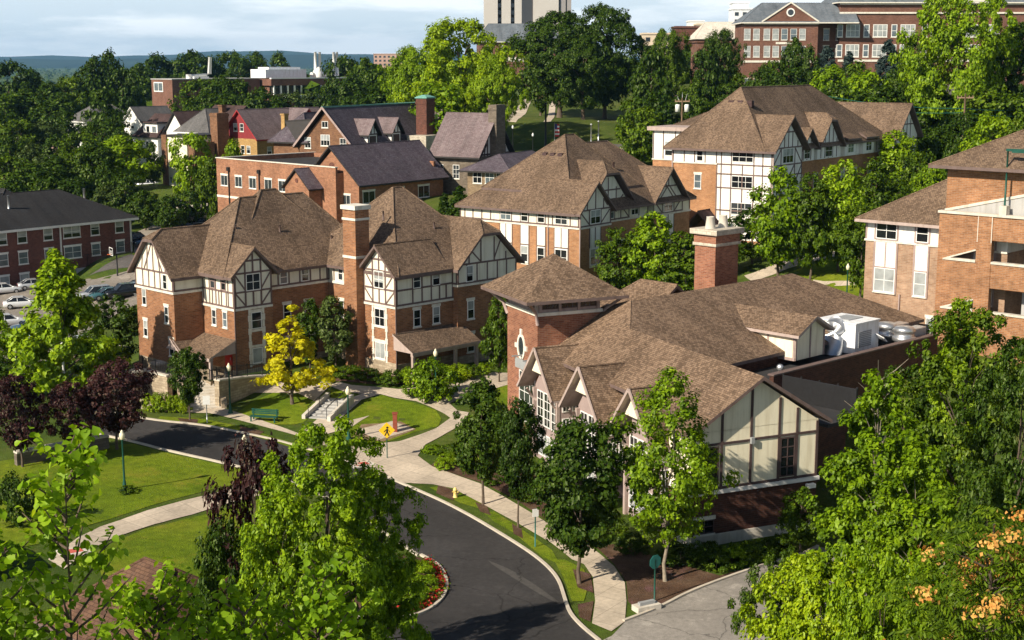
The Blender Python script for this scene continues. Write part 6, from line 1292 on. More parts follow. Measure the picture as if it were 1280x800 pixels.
car('suv', 'white', 868, 110, 180, 'white van on the hilltop street under the trees'); car('sedan', 'red', 748, 121, 100, 'red car with white roof parked under the big oak')
Bg = bpy.data.objects['parking_garage'].matrix_basis
car('sedan', 'black', 0, 0, 130, 'black car parked inside the brick garage', p=Bg @ Vector((4, -9.5, 8.62 - 4.5)))
car('sedan', 'black', 0, 0, 130, 'black car deeper inside the garage, right of the first', p=Bg @ Vector((4, -12.5, 8.62 - 4.5)))
t = thing('street_name_sign', 'green street name plate on a post at left edge', 'sign', at(20, 452), R(20)); post(t, 3.0, .05); m = MB(); m.box(-.7, .7, -.04, 0, 2.65, 2.95); m.build('plate', GREENM, t); m = MB(); m.box(-.3, .3, -.06, -.03, 1.2, 2.0); m.build('notice', WHT, t)
# ================================================================== vegetation
def leafmat(name, cols, trans=.22, sat=1, clump=.9, thin=(.35, .5, .08)):
    m, nt, b = nmat(name); nt.nodes.remove(b); out = [n for n in nt.nodes if n.type == 'OUTPUT_MATERIAL'][0]
    ge = nt.nodes.new('ShaderNodeNewGeometry'); oi = nt.nodes.new('ShaderNodeObjectInfo')
    n = noise(nt, clump, 2)
    a = N(nt, 'ShaderNodeMath', operation='MULTIPLY_ADD'); nt.links.new(ge.outputs['Random Per Island'], a.inputs[0]); a.inputs[1].default_value = .45
    a2 = N(nt, 'ShaderNodeMath', operation='MULTIPLY_ADD'); nt.links.new(n, a2.inputs[0]); a2.inputs[1].default_value = .8; a2.inputs[2].default_value = -.2
    nt.links.new(a2.outputs[0], a.inputs[2])
    a3 = N(nt, 'ShaderNodeMath', operation='MULTIPLY_ADD'); nt.links.new(oi.outputs['Random'], a3.inputs[0]); a3.inputs[1].default_value = .22; nt.links.new(a.outputs[0], a3.inputs[2])
    k = len(cols); c = ramp(nt, a3.outputs[0], [(.12 + .8 * i / (k - 1), cc) for i, cc in enumerate(cols)])
    d = nt.nodes.new('ShaderNodeBsdfDiffuse'); t = nt.nodes.new('ShaderNodeBsdfTranslucent'); g = nt.nodes.new('ShaderNodeBsdfGlossy'); g.inputs['Roughness'].default_value = .45; g.inputs['Color'].default_value = (.5, .55, .35, 1)
    tc_ = mix(nt, c, (1.6, 1.35, .4), 1.0, 'MULTIPLY')
    nt.links.new(c, d.inputs[0]); nt.links.new(tc_, t.inputs[0])
    s = nt.nodes.new('ShaderNodeMixShader'); s.inputs[0].default_value = trans; nt.links.new(d.outputs[0], s.inputs[1]); nt.links.new(t.outputs[0], s.inputs[2])
    s2 = nt.nodes.new('ShaderNodeMixShader'); s2.inputs[0].default_value = .03; nt.links.new(s.outputs[0], s2.inputs[1]); nt.links.new(g.outputs[0], s2.inputs[2]); nt.links.new(s2.outputs[0], out.inputs[0])
    return m
LF = dict(
    dark=leafmat('leaf_dark', [(.009, .022, .003), (.022, .050, .004), (.046, .088, .006), (.09, .14, .010)]),
    mid=leafmat('leaf_mid', [(.014, .034, .003), (.040, .080, .004), (.082, .14, .006), (.15, .215, .010)]),
    bright=leafmat('leaf_bright', [(.035, .078, .003), (.10, .18, .004), (.195, .31, .006), (.32, .44, .012)], .28),
    lime=leafmat('leaf_lime', [(.05, .10, .003), (.14, .225, .004), (.255, .365, .006), (.40, .50, .014)], .28),
    yellow=leafmat('leaf_yellow', [(.30, .29, .006), (.46, .45, .008), (.60, .56, .010), (.72, .66, .02)], .35),
    purple=leafmat('leaf_purple', [(.018, .008, .010), (.036, .013, .018), (.06, .022, .026), (.10, .045, .038)], .25),
    spruce=leafmat('leaf_spruce', [(.022, .04, .036), (.04, .064, .06), (.07, .10, .095)], .1),
    olive=leafmat('leaf_olive', [(.022, .042, .012), (.042, .07, .016), (.07, .105, .022), (.10, .14, .035)]),
    poplar=leafmat('leaf_poplar', [(.10, .20, .008), (.19, .33, .012), (.28, .44, .02), (.40, .54, .05)], .42, clump=3),
    orange=leafmat('seed_orange', [(.34, .16, .03), (.58, .25, .06), (.72, .40, .12), (.45, .38, .08)], .25),
    redfl=leafmat('petal_red', [(.22, .008, .012), (.36, .014, .016), (.5, .04, .03)], .3))
def leafmesh(name, cen, nrm, size, rng, shape=1.5, fold=.25, mat=None):
    """one small folded leaf face at every centre, facing roughly along nrm"""
    n = len(cen); nrm = nrm / np.maximum(np.linalg.norm(nrm, axis=1, keepdims=True), 1e-6)
    r = rng.normal(size=(n, 3)); a = np.cross(nrm, r); a /= np.maximum(np.linalg.norm(a, axis=1, keepdims=True), 1e-6); b = np.cross(nrm, a)
    s = size * rng.uniform(.5, 1.5, (n, 1)); L = s * .5 * shape ** .5; W = s * .5 / shape ** .5
    v = np.stack([cen - a * L, cen + b * W + nrm * s * fold * .5 - a * L * .1, cen + a * L, cen - b * W + nrm * s * fold * .5 - a * L * .1], 1).reshape(-1, 3)
    me = bpy.data.meshes.new(name); me.vertices.add(4 * n); me.vertices.foreach_set('co', v.astype(np.float32).ravel())
    idx = np.arange(n)[:, None] * 4; tri = np.concatenate([idx + [0, 1, 2], idx + [0, 2, 3]], 1).ravel()
    me.loops.add(6 * n); me.loops.foreach_set('vertex_index', tri.astype(np.int32)); me.polygons.add(2 * n); me.polygons.foreach_set('loop_start', (np.arange(2 * n) * 3).astype(np.int32)); me.polygons.foreach_set('loop_total', np.full(2 * n, 3, np.int32))
    me.update(); me.validate()
    if mat: me.materials.append(mat)
    return me
PROF = dict(round=lambda t: np.sqrt(np.clip(1 - (2 * t - 1) ** 2, 0, 1)) ** .9, oval=lambda t: np.clip(np.sin(np.pi * np.clip(t, 0, 1) ** .8), 0, 1) ** .75, cone=lambda t: np.clip((1 - t) ** .8 * np.clip(t * 9, 0, 1), 0, 1) ** .95, vase=lambda t: np.clip(np.sin(np.pi * np.clip(t, 0, 1) ** 1.25), 0, 1) ** .7, col=lambda t: np.clip(np.sin(np.pi * t), 0, 1) ** .45)
def crown_pts(rng, h0, h1, rad, prof, ncl, nper, rc, lump=.28, inner=.35):
    """clump centres spread through the crown volume (uneven outline), then leaf centres round them"""
    t = rng.uniform(.02, .98, ncl * 3); keep = rng.uniform(0, 1, ncl * 3) < PROF[prof](t) + .12; t = t[keep][:ncl]; k = len(t)
    th = rng.uniform(0, 2 * np.pi, k); q = inner + (1 - inner) * rng.uniform(0, 1, k) ** .55
    ph = rng.uniform(0, 6.28, 4); lm = 1 + lump * (np.sin(2 * th + ph[0] + 3 * t) * .5 + np.sin(3 * th + ph[1] - 5 * t) * .4 + np.sin(9 * t + ph[2] + th) * .5)
    r = rad * PROF[prof](t) * q * lm
    C = np.stack([r * np.cos(th), r * np.sin(th), h0 + (h1 - h0) * t], 1)
    m = rng.integers(int(nper * .5), int(nper * 1.5) + 1, k); ci = np.repeat(np.arange(k), m); nn = len(ci)
    d = rng.normal(size=(nn, 3)); d /= np.linalg.norm(d, axis=1, keepdims=True); rr = rc * rng.uniform(.5, 1.35, k)[ci][:, None] * rng.uniform(0, 1, (nn, 1)) ** .45
    P_ = C[ci] + d * rr * np.array([1, 1, .72]); mid = np.array([0, 0, h0 + (h1 - h0) * .45]); out = P_ - mid; out /= np.maximum(np.linalg.norm(out, axis=1, keepdims=True), 1e-6)
    nr = out * .55 + d * .6 + np.array([0, 0, .55]) + rng.normal(size=(nn, 3)) * .45
    return C, P_, nr
def trunk_mb(rng, h0, h1, r, C, nl=10, lean=.03, mat=None):
    m = MB(); top = h0 + (h1 - h0) * .75; n = 7; ax = rng.uniform(-1, 1, 2) * lean * h1; spine = [Vector((ax[0] * (k / n) ** 1.5 + rng.normal() * .01 * h1 * (k > 0), ax[1] * (k / n) ** 1.5 + rng.normal() * .01 * h1 * (k > 0), -.3 + (top + .3) * k / n)) for k in range(n + 1)]
    m.tube(spine, [r * (1.25 if k == 0 else 1) * (1 - .8 * k / n) for k in range(n + 1)], 8)
    for c in C[rng.permutation(len(C))[:nl]]:
        c = Vector(c); f = min(max((c.z - .25 * (c.xy.length) - spine[0].z) / (top + .3) * .8, h0 / (top + .3) * .8), .97); i = min(int(f * n), n - 1); s = spine[i].lerp(spine[i + 1], f * n - i); mid = s.lerp(c, .5) + Vector((0, 0, .04 * h1)); rr = r * (1 - .8 * f) * .55
        m.tube([s, mid, s.lerp(c, .93)], [rr, rr * .6, rr * .2], 5, caps=False)
    return m
TREES = {}
def tree_proto(key, h, rad, prof, leaf, ncl, nper, lsize, rc, base=.2, trunk=.2, bark=BARK, seed=1, lump=.28, inner=.35, nl=10, shape=1.5):
    rng = np.random.default_rng(seed); C, P_, nr = crown_pts(rng, h * base, h, rad, prof, ncl, nper, rc, lump, inner)
    cm = leafmesh('crown', P_, nr, lsize, rng, shape); tm = trunk_mb(rng, h * base, h, trunk, C, nl)
    o = tm.build('trunk', bark); me = o.data; bpy.data.objects.remove(o)
    rr = np.hypot(P_[:, 0], P_[:, 1]); TREES[key] = (cm, me, float(np.percentile(P_[:, 2], 99.5)), float(np.percentile(rr, 96)), leaf)
def put_tree(key, name, label, cat, loc, h, rad, leaf=None, group=None, rz=None):
    cm, tm, ph, pr, lf = TREES[key]; rz = random.uniform(0, 6.28) if rz is None else rz
    t = thing(name, label, cat, loc, rz, group); t.scale = (rad / pr, rad / pr, h / ph)
    o = bpy.data.objects.new('trunk', tm); COL.objects.link(o); o.parent = t
    m = LF[leaf or lf]
    if not cm.materials: cm.materials.append(m)
    o = bpy.data.objects.new('crown', cm); COL.objects.link(o); o.parent = t; o.material_slots[0].link = 'OBJECT'; o.material_slots[0].material = m
    return t
def tree_px(key, name, label, px, ytop, Y, wpx, leaf=None, group=None, cat='tree', base=None):
    x, zt = AY(px, ytop, Y); zb = gz(x, Y) if base is None else base; dep = Y * CP - (zt - H) * SP
    return put_tree(key, name, label, cat, (x, Y, zb - .1), max(zt - zb, 1.5), wpx / 2 * dep / F, leaf, group)
def tree_at(key, name, label, bx, by, ytop, wpx, leaf=None, group=None, cat='tree'):
    x, y, z = GT(bx, by); dep = y * CP - (z - H) * SP; h = (by - ytop) / (F / dep) / .975
    return put_tree(key, name, label, cat, (x, y, z - .05), h, wpx / 2 * dep / F, leaf, group)
# prototypes: near street trees, mid and far trees
for k in range(3):
    tree_proto('street%d' % k, 8.5, 2.7, ('oval', 'vase', 'round')[k], 'dark', 150, 95, .20, .62, .22, .13, BARK, 10 + k, .3, .3, 14)
    tree_proto('mid%d' % k, 9, 3, ('oval', 'round', 'oval')[k], 'mid', 120, 62, .27, .75, .14, .16, BARK, 20 + k, .34, .3, 12)
    tree_proto('far%d' % k, 14, 6, ('round', 'vase', 'oval')[k], 'dark', 130, 46, .62, 1.45, .10, .32, BARK, 30 + k, .4, .3, 8)
    tree_proto('big%d' % k, 22, 11, ('round', 'vase', 'round')[k], 'bright', 380, 120, .40, 1.4, .12, .6, BARK, 40 + k, .42, .3, 14)
tree_proto('locust', 11, 3.6, 'oval', 'bright', 200, 85, .18, .6, .2, .13, BARKL, 51, .4, .25, 26)
tree_proto('yellowtree', 7.6, 2.6, 'cone', 'yellow', 105, 55, .20, .36, .12, .12, BARK, 52, .34, .25, 20)
tree_proto('pyramid', 10, 4, 'cone', 'bright', 210, 75, .27, .62, .06, .2, BARK, 53, .3, .35, 12)
tree_proto('plum', 6.5, 3, 'vase', 'purple', 150, 75, .18, .55, .2, .12, BARK, 54, .3, .25, 20)
tree_proto('spruce', 9, 2.6, 'cone', 'spruce', 220, 45, .30, .42, .03, .18, BARK, 55, .14, .5, 4, 3)
tree_proto('column', 6, 1.4, 'col', 'dark', 90, 60, .2, .45, .12, .1, BARK, 56, .25, .3, 10)
tree_proto('shrub', 1.6, 1.4, 'round', 'mid', 60, 70, .11, .3, .02, .04, BARK, 57, .25, .3, 8)
tree_proto('shrubfine', 1.2, 1.2, 'round', 'olive', 70, 75, .085, .22, .02, .03, BARK, 58, .3, .3, 8)
tree_proto('bigmaple', 16, 4.0, 'round', 'bright', 370, 125, .155, .46, .3, .24, BARK, 61, .45, .2, 30)
tree_proto('rightmaple', 16, 3.4, 'oval', 'bright', 300, 105, .2, .5, .12, .22, BARKL, 62, .4, .25, 30)
tree_proto('dense', 14, 4.5, 'round', 'mid', 300, 95, .2, .55, .12, .24, BARK, 63, .4, .25, 20)
tree_proto('bramble', 7, 3.6, 'round', 'mid', 260, 105, .14, .44, .05, .12, BARK, 64, .35, .25, 16)
# ---- near trees, one by one
tree_at('street0', 'street_tree', 'dark green street tree with bare trunk nearest the plaza', 604, 631, 476, 90)
tree_at('street1', 'street_tree', 'slim dark street tree second from the plaza along the kerb', 648, 660, 500, 58)
tree_at('street2', 'street_tree', 'broad dense dark street tree in front of the gabled bays', 725, 730, 526, 116)
tree_at('locust', 'honey_locust', 'light green lacy tree covering left side of the cream gable end', 832, 727, 466, 158, 'bright')
tree_at('street1', 'small_tree', 'small dark round-headed tree before the red-door stairs', 237, 525, 436, 46)
tree_at('yellowtree', 'golden_tree', 'bright golden yellow tree on the front lawn', 366, 505, 383, 100)
tree_at('column', 'wall_tree', 'dark leafy tree against the brick recess, left of chimney', 420, 465, 372, 44, 'olive'); tree_at('column', 'wall_tree', 'dark tree in the recess just behind the golden tree', 388, 462, 375, 34)
tree_at('mid0', 'porch_tree', 'mid green tree between hall porch and square tower', 624, 478, 368, 46)
tree_at('shrub', 'serviceberry', 'light green multi-stemmed bush tree beside the plaza lamp', 540, 500, 448, 68, 'bright')
for a, lab in (((28, 584, 470, 78), 'purple plum tree farthest left in the row of three'), ((97, 574, 478, 74), 'purple plum tree in the middle of the row of three'), ((147, 562, 452, 96), 'purple plum tree rightmost of three, at the road bend')): tree_at('plum', 'plum_tree', lab, *a)
tree_at('pyramid', 'maple_tree', 'tall bright green pyramidal maple before the car park', 80, 500, 322, 125, 'bright'); tree_at('mid1', 'dark_tree', 'dark rounded tree between bright maple and hall corner', 146, 470, 372, 72, 'dark'); tree_at('mid2', 'dark_tree', 'dark tree low behind the stone piers', 118, 480, 415, 80, 'dark')
tree_at('mid0', 'edge_tree', 'bright green tree cut by left edge of view before parked cars', -8, 482, 372, 60, 'bright'); tree_at('mid1', 'edge_tree', 'dark low tree at left edge below the bright one', 12, 500, 440, 60, 'dark')
tree_at('shrub', 'dark_bush', 'dark green bush at left edge beside the lawn', 22, 655, 592, 62, 'dark')
# big foreground trees
tree_px('bigmaple', 'maple_tree', 'large bright maple in the bottom centre hiding the road bend', 405, 532, 52, 205, 'bright', base=0)
tree_px('bigmaple', 'maple_tree', 'lower bright maple crown at the bottom beside the red flower bed', 462, 590, 55, 165, 'bright', base=0); tree_px('dense', 'maple_tree', 'bright maple crown at lower left of the road bend, behind purple plum', 345, 625, 50, 165, 'bright', base=0)
tree_px('plum', 'plum_tree', 'dark purple plum in front of the crossing path', 318, 552, 62, 118, base=0); tree_px('bramble', 'dark_shrub_tree', 'very dark green tree under the purple plum', 285, 655, 56, 140, 'dark', base=0)
tree_px('rightmaple', 'maple_tree', 'bright green maple in right foreground with pointed top', 1100, 470, 60, 160, 'bright', base=0); tree_px('rightmaple', 'maple_tree', 'yellow-green maple shoulder right of the pointed one', 1150, 560, 57, 150, 'bright', base=0)
tree_px('rightmaple', 'maple_tree', 'bright tree top before the parking garage', 1200, 378, 78, 100, 'bright'); tree_px('dense', 'oak_tree', 'tall dense tree hiding the lower wall of the parking garage', 1218, 388, 76, 200, 'mid'); tree_px('dense', 'oak_tree', 'dark tree at right edge just below the garage openings', 1278, 430, 70, 150, 'dark'); tree_px('dense', 'oak_tree', 'dark low tree in shade behind pointed maple', 1135, 462, 80, 150, 'dark')
tree_px('dense', 'oak_tree', 'dark green tree close to right edge above the orange seed clusters', 1245, 590, 50, 190, 'dark', base=0)
tree_px('bright_low' if 0 else 'bramble', 'bramble_bush', 'lime green thicket at the bottom right beside the driveway', 1030, 700, 58, 190, 'lime', base=0); tree_px('bramble', 'bramble_bush', 'mid green thicket at bottom, right of the driveway end', 985, 690, 63, 110, 'mid', base=0); tree_px('bramble', 'bramble_bush', 'dense green thicket between driveway and orange seed clusters', 1110, 685, 52, 170, 'bright', base=0)
tree_at('mid2', 'ash_tree', 'small dark tree at the foot of the cream gable, right side', 1000, 690, 610, 66, 'mid')
# trees round the halls, middle ground
for a, lf, lab in (((772, 375, 288, 66), 'mid', 'rounded tree at the corner of the middle hall'), ((815, 378, 268, 74), 'bright', 'bright tree against the shaded side of middle hall'), ((857, 380, 292, 80), 'mid', 'dark tree left of the two-pot chimney'), ((905, 345, 290, 60), 'mid', 'tree low before the upper hall entry'), ((940, 330, 262, 62), 'dark', 'dark tree just above the two-pot chimney'), ((972, 352, 214, 84), 'bright', 'bright tree before the white gable of the upper hall'),
                   ((1012, 350, 222, 70), 'mid', 'mid green tree second in row before the upper hall'), ((1048, 340, 206, 76), 'bright', 'olive bright tree third in row before the upper hall'), ((1092, 300, 200, 70), 'mid', 'tree before the dormers of the upper hall'), ((1118, 270, 168, 66), 'bright', 'tall bright tree at right end of the dormer row'), ((1075, 372, 258, 62), 'mid', 'tree leaning by the left corner of buff hall'), ((1062, 345, 262, 56), 'dark', 'dark tree behind the grass lamp')):
    tree_at('mid%d' % (a[0] % 3), 'courtyard_tree', lab, *a, lf)
for a, lab in (((575, 305, 236, 44), 'dark cone-shaped evergreen between slate wing and middle hall'), ((556, 300, 244, 30), 'dark evergreen just left of the cone-shaped one')): tree_at('spruce', 'evergreen', lab, *a, 'dark')
# hill trees
tree_px('big0', 'great_tree', 'huge bright yellow-green tree behind the Tudor house, main crown', 575, 26, 285, 150, 'lime'); tree_px('big1', 'great_tree', 'bright green side crown right of the huge yellow-green tree', 618, 70, 278, 66, 'bright'); tree_px('big2', 'great_tree', 'green crown low at left of the huge yellow-green tree', 520, 60, 292, 90, 'bright'); tree_px('far0', 'great_tree', 'bright low crown below the huge yellow-green tree', 548, 105, 268, 90, 'bright')
tree_px('big1', 'oak_tree', 'broad dark oak hiding the base of the concrete tower', 700, 16, 330, 130, 'dark'); tree_px('big2', 'oak_tree', 'tall dark oak with trunk on the hill lawn', 757, 8, 325, 106, 'dark'); tree_px('far1', 'oak_tree', 'dark oak low between the two tall oaks', 676, 66, 345, 60, 'dark'); tree_px('big0', 'oak_tree', 'dark oak above the hill path', 730, 45, 318, 100, 'dark')
tree_px('big0', 'hill_tree', 'dark tree left of the hilltop van', 835, 38, 318, 72, 'mid'); tree_px('far2', 'hill_tree', 'tree between the dark oaks and the hilltop van', 815, 60, 300, 60, 'dark'); tree_px('big2', 'hill_tree', 'dark tree before the low brick hall', 900, 38, 320, 64, 'dark'); tree_px('far0', 'hill_tree', 'round tree right of the hilltop van', 885, 62, 300, 50, 'dark')
for k, a in enumerate(((792, 124, 262, 52), (820, 116, 258, 60), (806, 134, 250, 64), (850, 122, 262, 44))): tree_px('far%d' % (k % 3), 'hill_shrub_tree', 'low rounded dark tree in the clump on hill lawn', *a, 'dark' if k % 2 else 'mid', group='low round trees on the hill lawn')
tree_px('big0', 'great_tree', 'huge bright tree before campus hall at the upper right', 1205, -12, 235, 150, 'bright'); tree_px('big1', 'great_tree', 'dark crown at upper right, cut by the right edge', 1275, 30, 240, 100, 'dark'); tree_px('big2', 'great_tree', 'dark crown left of the huge bright tree at upper right', 1150, 46, 248, 70, 'dark')
for a, lab in (((1035, 60, 300, 46), 'blue-grey spruce before the campus halls, left one'), ((1062, 66, 302, 36), 'blue-grey spruce in the middle, slimmer than its neighbours'), ((1111, 52, 300, 50), 'blue-grey spruce before the campus halls, right one')): tree_px('spruce', 'blue_spruce', lab, *a)
G1 = 'dark trees on the slope before the campus halls'
for k, (px, yt, Y, w, lf) in enumerate(((905, 60, 305, 40, 'dark'), (955, 84, 290, 46, 'dark'), (925, 92, 300, 44, 'mid'), (968, 76, 300, 36, 'mid'), (994, 48, 305, 38, 'dark'), (1012, 58, 300, 36, 'dark'), (990, 86, 285, 56, 'dark'), (1040, 82, 280, 60, 'bright'), (1070, 78, 275, 66, 'mid'), (1085, 92, 262, 80, 'bright'), (1130, 82, 262, 80, 'dark'), (1160, 98, 245, 90, 'dark'), (1110, 108, 240, 80, 'dark'), (1180, 120, 232, 80, 'dark'), (1235, 110, 225, 90, 'mid'), (1270, 118, 222, 80, 'mid'), (1210, 140, 215, 60, 'dark'), (1175, 160, 212, 60, 'dark'), (1240, 145, 205, 70, 'bright'), (1275, 150, 200, 60, 'mid'), (1220, 172, 190, 50, 'bright'), (1150, 190, 195, 60, 'mid'), (1165, 205, 178, 50, 'bright'), (1190, 178, 186, 40, 'dark'), (1135, 150, 215, 50, 'dark'), (1050, 104, 262, 60, 'dark'), (870, 100, 285, 40, 'mid'), (910, 104, 290, 36, 'dark'))):
    tree_px('far%d' % (k % 3), 'slope_tree', 'leafy tree in the thick belt between upper hall and campus halls', px, yt, Y, w, lf, G1)
# left background, rows of trees front to back
def belt(label, group, spots, name='broadleaf_tree', key='far'):
    for k, (px, yt, Y, w, lf) in enumerate(spots): tree_px('%s%d' % (key, k % 3), name, label, px, yt, Y, w, {'mid': 'dark' if k % 3 else 'mid', 'bright': 'mid'}.get(lf, lf), group)
belt('leafy tree in the band just behind the dark-roofed dormitory', 'trees behind the dormitory', ((5, 196, 262, 80, 'mid'), (40, 205, 255, 66, 'mid'), (72, 196, 262, 70, 'dark'), (100, 190, 265, 60, 'mid'), (118, 178, 262, 56, 'mid'), (128, 205, 248, 50, 'dark'), (60, 222, 246, 60, 'dark'), (95, 222, 244, 60, 'mid'), (15, 222, 246, 60, 'dark'), (155, 218, 240, 50, 'dark'), (180, 238, 236, 46, 'dark'), (210, 245, 234, 46, 'dark'), (236, 238, 238, 40, 'dark'), (135, 232, 238, 50, 'olive')))
tree_px('far1', 'bright_tree', 'rounded bright green tree below white house, before the pickup', 152, 170, 268, 78, 'bright'); tree_px('far0', 'bright_tree', 'bright green tree in front of the cream building', 240, 168, 250, 58, 'bright'); tree_px('far2', 'dark_tree', 'dark slim tree between white house and cream building', 190, 178, 275, 26, 'dark'); tree_px('far1', 'dark_tree', 'dark green tree at left end of brick annex', 262, 200, 238, 40, 'mid'); tree_px('far2', 'bright_tree', 'green tree below the crimson gable', 290, 176, 250, 40, 'bright'); tree_px('far0', 'dark_tree', 'dark tall tree above the white house roof', 128, 112, 330, 60, 'dark')
belt('green tree among the old houses at far left', 'trees round the old houses', ((20, 150, 330, 66, 'mid'), (52, 152, 335, 56, 'olive'), (70, 170, 310, 60, 'mid'), (100, 165, 300, 56, 'mid'), (10, 170, 300, 60, 'dark'), (40, 180, 290, 50, 'olive'), (128, 150, 318, 50, 'dark'), (150, 160, 315, 36, 'mid'), (85, 140, 360, 44, 'dark'), (140, 136, 350, 44, 'dark'), (-12, 140, 340, 60, 'mid'), (60, 128, 380, 60, 'dark')))
belt('dark tree in the long row on the left horizon', 'tree row on the left horizon', ((10, 78, 430, 60, 'dark'), (36, 88, 440, 56, 'mid'), (62, 104, 420, 60, 'mid'), (90, 96, 430, 56, 'bright'), (118, 72, 430, 50, 'dark'), (134, 64, 440, 46, 'dark'), (152, 86, 430, 44, 'dark'), (30, 112, 400, 66, 'dark'), (75, 118, 395, 66, 'mid'), (5, 118, 395, 66, 'mid'), (160, 104, 440, 44, 'dark'), (195, 68, 560, 60, 'dark'), (215, 76, 570, 40, 'dark'), (240, 64, 565, 56, 'dark'), (262, 72, 570, 48, 'dark'), (288, 66, 575, 50, 'dark'), (318, 66, 580, 46, 'dark'), (348, 66, 590, 40, 'dark'), (300, 74, 560, 50, 'dark'), (175, 80, 550, 50, 'dark')), key='far')
belt('bushy tree in the clump before the brick laboratory', 'trees before the laboratory', ((248, 100, 420, 60, 'mid'), (275, 96, 410, 60, 'mid'), (300, 100, 410, 56, 'mid'), (262, 116, 395, 60, 'dark'), (325, 110, 400, 50, 'mid'), (345, 120, 395, 44, 'mid'), (365, 116, 400, 46, 'olive'), (390, 116, 400, 46, 'olive'), (285, 118, 380, 60, 'mid'), (410, 108, 400, 40, 'dark')))
belt('dark tree between laboratory and the huge bright tree', 'trees right of the laboratory', ((430, 72, 420, 50, 'dark'), (455, 74, 410, 56, 'dark'), (440, 95, 380, 60, 'dark'), (475, 85, 400, 50, 'dark'), (495, 80, 395, 44, 'mid'), (470, 105, 350, 60, 'dark'), (505, 100, 340, 50, 'dark')))
# far wood beyond, one mass of crowns
rng = np.random.default_rng(5); cs, ns = [], []
for k in range(2400):
    Y = 520 * (18 ** rng.uniform(0, 1)); X = rng.uniform(-.42, .42) * Y; r = rng.uniform(5, 9) * (Y / 900) ** .35; z0 = gz(X, Y) + (14 if Y < 900 else 8); n = 34
    d = rng.normal(size=(n, 3)); d /= np.linalg.norm(d, axis=1, keepdims=True); d[:, 2] = np.abs(d[:, 2]) * .9; cs.append(np.array([X, Y, z0 - 12]) + d * r * np.array([1, 1, 1.5])); ns.append(d)
me = leafmesh('distant_wood', np.concatenate(cs), np.concatenate(ns) + rng.normal(size=(sum(map(len, cs)), 3)) * .3, 5.5, rng, mat=LF['dark']); o = bpy.data.objects.new('distant_wood', me); COL.objects.link(o); struct(o, 'stuff')
# ---- shrubs and beds
def shrubs(label, name, group, spots, key='shrub', cat='shrub'):
    for bx, by, h, w, lf in spots:
        x, y, z = GT(bx, by); dep = y * CP - (z - H) * SP; put_tree(key, name, label, cat, (x, y, z - .05), h, w / 2 * dep / F, lf, group)
shrubs('rounded yellow-green bush below the stone terrace wall', 'yellow_bush', 'bushes below the terrace wall', ((190, 513, 1.5, 30, 'lime'), (204, 514, 1.6, 30, 'lime'), (218, 515, 1.5, 24, 'lime'), (228, 516, 1.4, 24, 'lime')))
shrubs('dark spreading juniper in the bed before the hall chimney', 'juniper', 'junipers before the hall', ((412, 470, .9, 40, 'mid'), (436, 472, 1.0, 46, 'mid'), (460, 474, .9, 40, 'mid'), (478, 478, .8, 30, 'mid')), 'shrubfine')
shrubs('green bush along the front of the hall porch', 'porch_bush', 'bushes before the porch', ((490, 480, 1.3, 34, 'mid'), (512, 480, 1.5, 36, 'bright'), (530, 480, 1.3, 30, 'mid'), (560, 476, 1.4, 36, 'lime'), (575, 474, 1.4, 34, 'lime'), (588, 472, 1.2, 30, 'mid'), (605, 468, 1.1, 24, 'lime')))
shrubs('low dark ground plant in the plaza lamp bed', 'ground_plant', 'plants in the plaza bed', ((520, 494, .5, 30, 'mid'), (545, 496, .5, 34, 'dark'), (530, 488, .5, 30, 'mid')), 'shrubfine')
shrubs('bushy green shrub in the planting bed beside the pavement', 'bed_shrub', 'shrubs in the hall bed', ((568, 572, 1.1, 40, 'mid'), (585, 580, .9, 34, 'bright'), (560, 580, .9, 26, 'bright'), (540, 566, .7, 30, 'bright'), (556, 586, .8, 30, 'bright'), (630, 590, .8, 34, 'mid'), (655, 588, .9, 36, 'mid'), (615, 605, .7, 30, 'mid'), (680, 610, 1.4, 46, 'dark'), (660, 625, .9, 40, 'mid'), (700, 640, 1.2, 50, 'dark'), (735, 650, 1.5, 50, 'dark'), (765, 670, 1.2, 46, 'mid'), (790, 690, 1.2, 50, 'dark'), (850, 705, 1.3, 60, 'dark'), (880, 700, 1.2, 50, 'mid'), (662, 560, 1.5, 34, 'dark')))
shrubs('grassy green tuft at the foot of the brick end wall', 'grass_tuft', 'tufts along the brick end wall', ((895, 712, 1.1, 44, 'mid'), (915, 706, 1.2, 50, 'bright'), (938, 702, 1.2, 48, 'mid'), (958, 694, 1.1, 40, 'dark'), (975, 690, 1.1, 36, 'mid')), 'shrubfine')
shrubs('small flowering bush with red blooms on the kerbed island', 'island_bush', 'bushes on the kerbed island', ((500, 735, 1.0, 56, 'bright'), (525, 722, .9, 46, 'bright'), (535, 738, .8, 40, 'bright'), (480, 755, 1.0, 60, 'mid'), (515, 752, .8, 44, 'bright'), (505, 712, .9, 44, 'mid'), (470, 725, 1.2, 60, 'mid')), 'shrubfine')
shrubs('clump of green at the foot of the lawn lamp', 'lamp_tuft', None, ((160, 616, .55, 24, 'mid'),), 'shrubfine')
rng = np.random.default_rng(9); pts = []
ring = P2((530, 701), (543, 711), (551, 723), (552, 736), (545, 748), (530, 759), (510, 766), (490, 768))
for i in range(len(ring) - 1):
    a, b = np.array(ring[i]), np.array(ring[i + 1])
    for _ in range(85): p = a + (b - a) * rng.uniform() + rng.normal(size=2) * .17; pts.append((p[0], p[1], gz(*p) + rng.uniform(.1, .38)))
pts = np.array(pts); me = leafmesh('red_flowers', pts, rng.normal(size=pts.shape) + [0, 0, 1], .11, rng, mat=LF['redfl']); o = bpy.data.objects.new('red_flowers', me); COL.objects.link(o); struct(o, 'stuff'); 
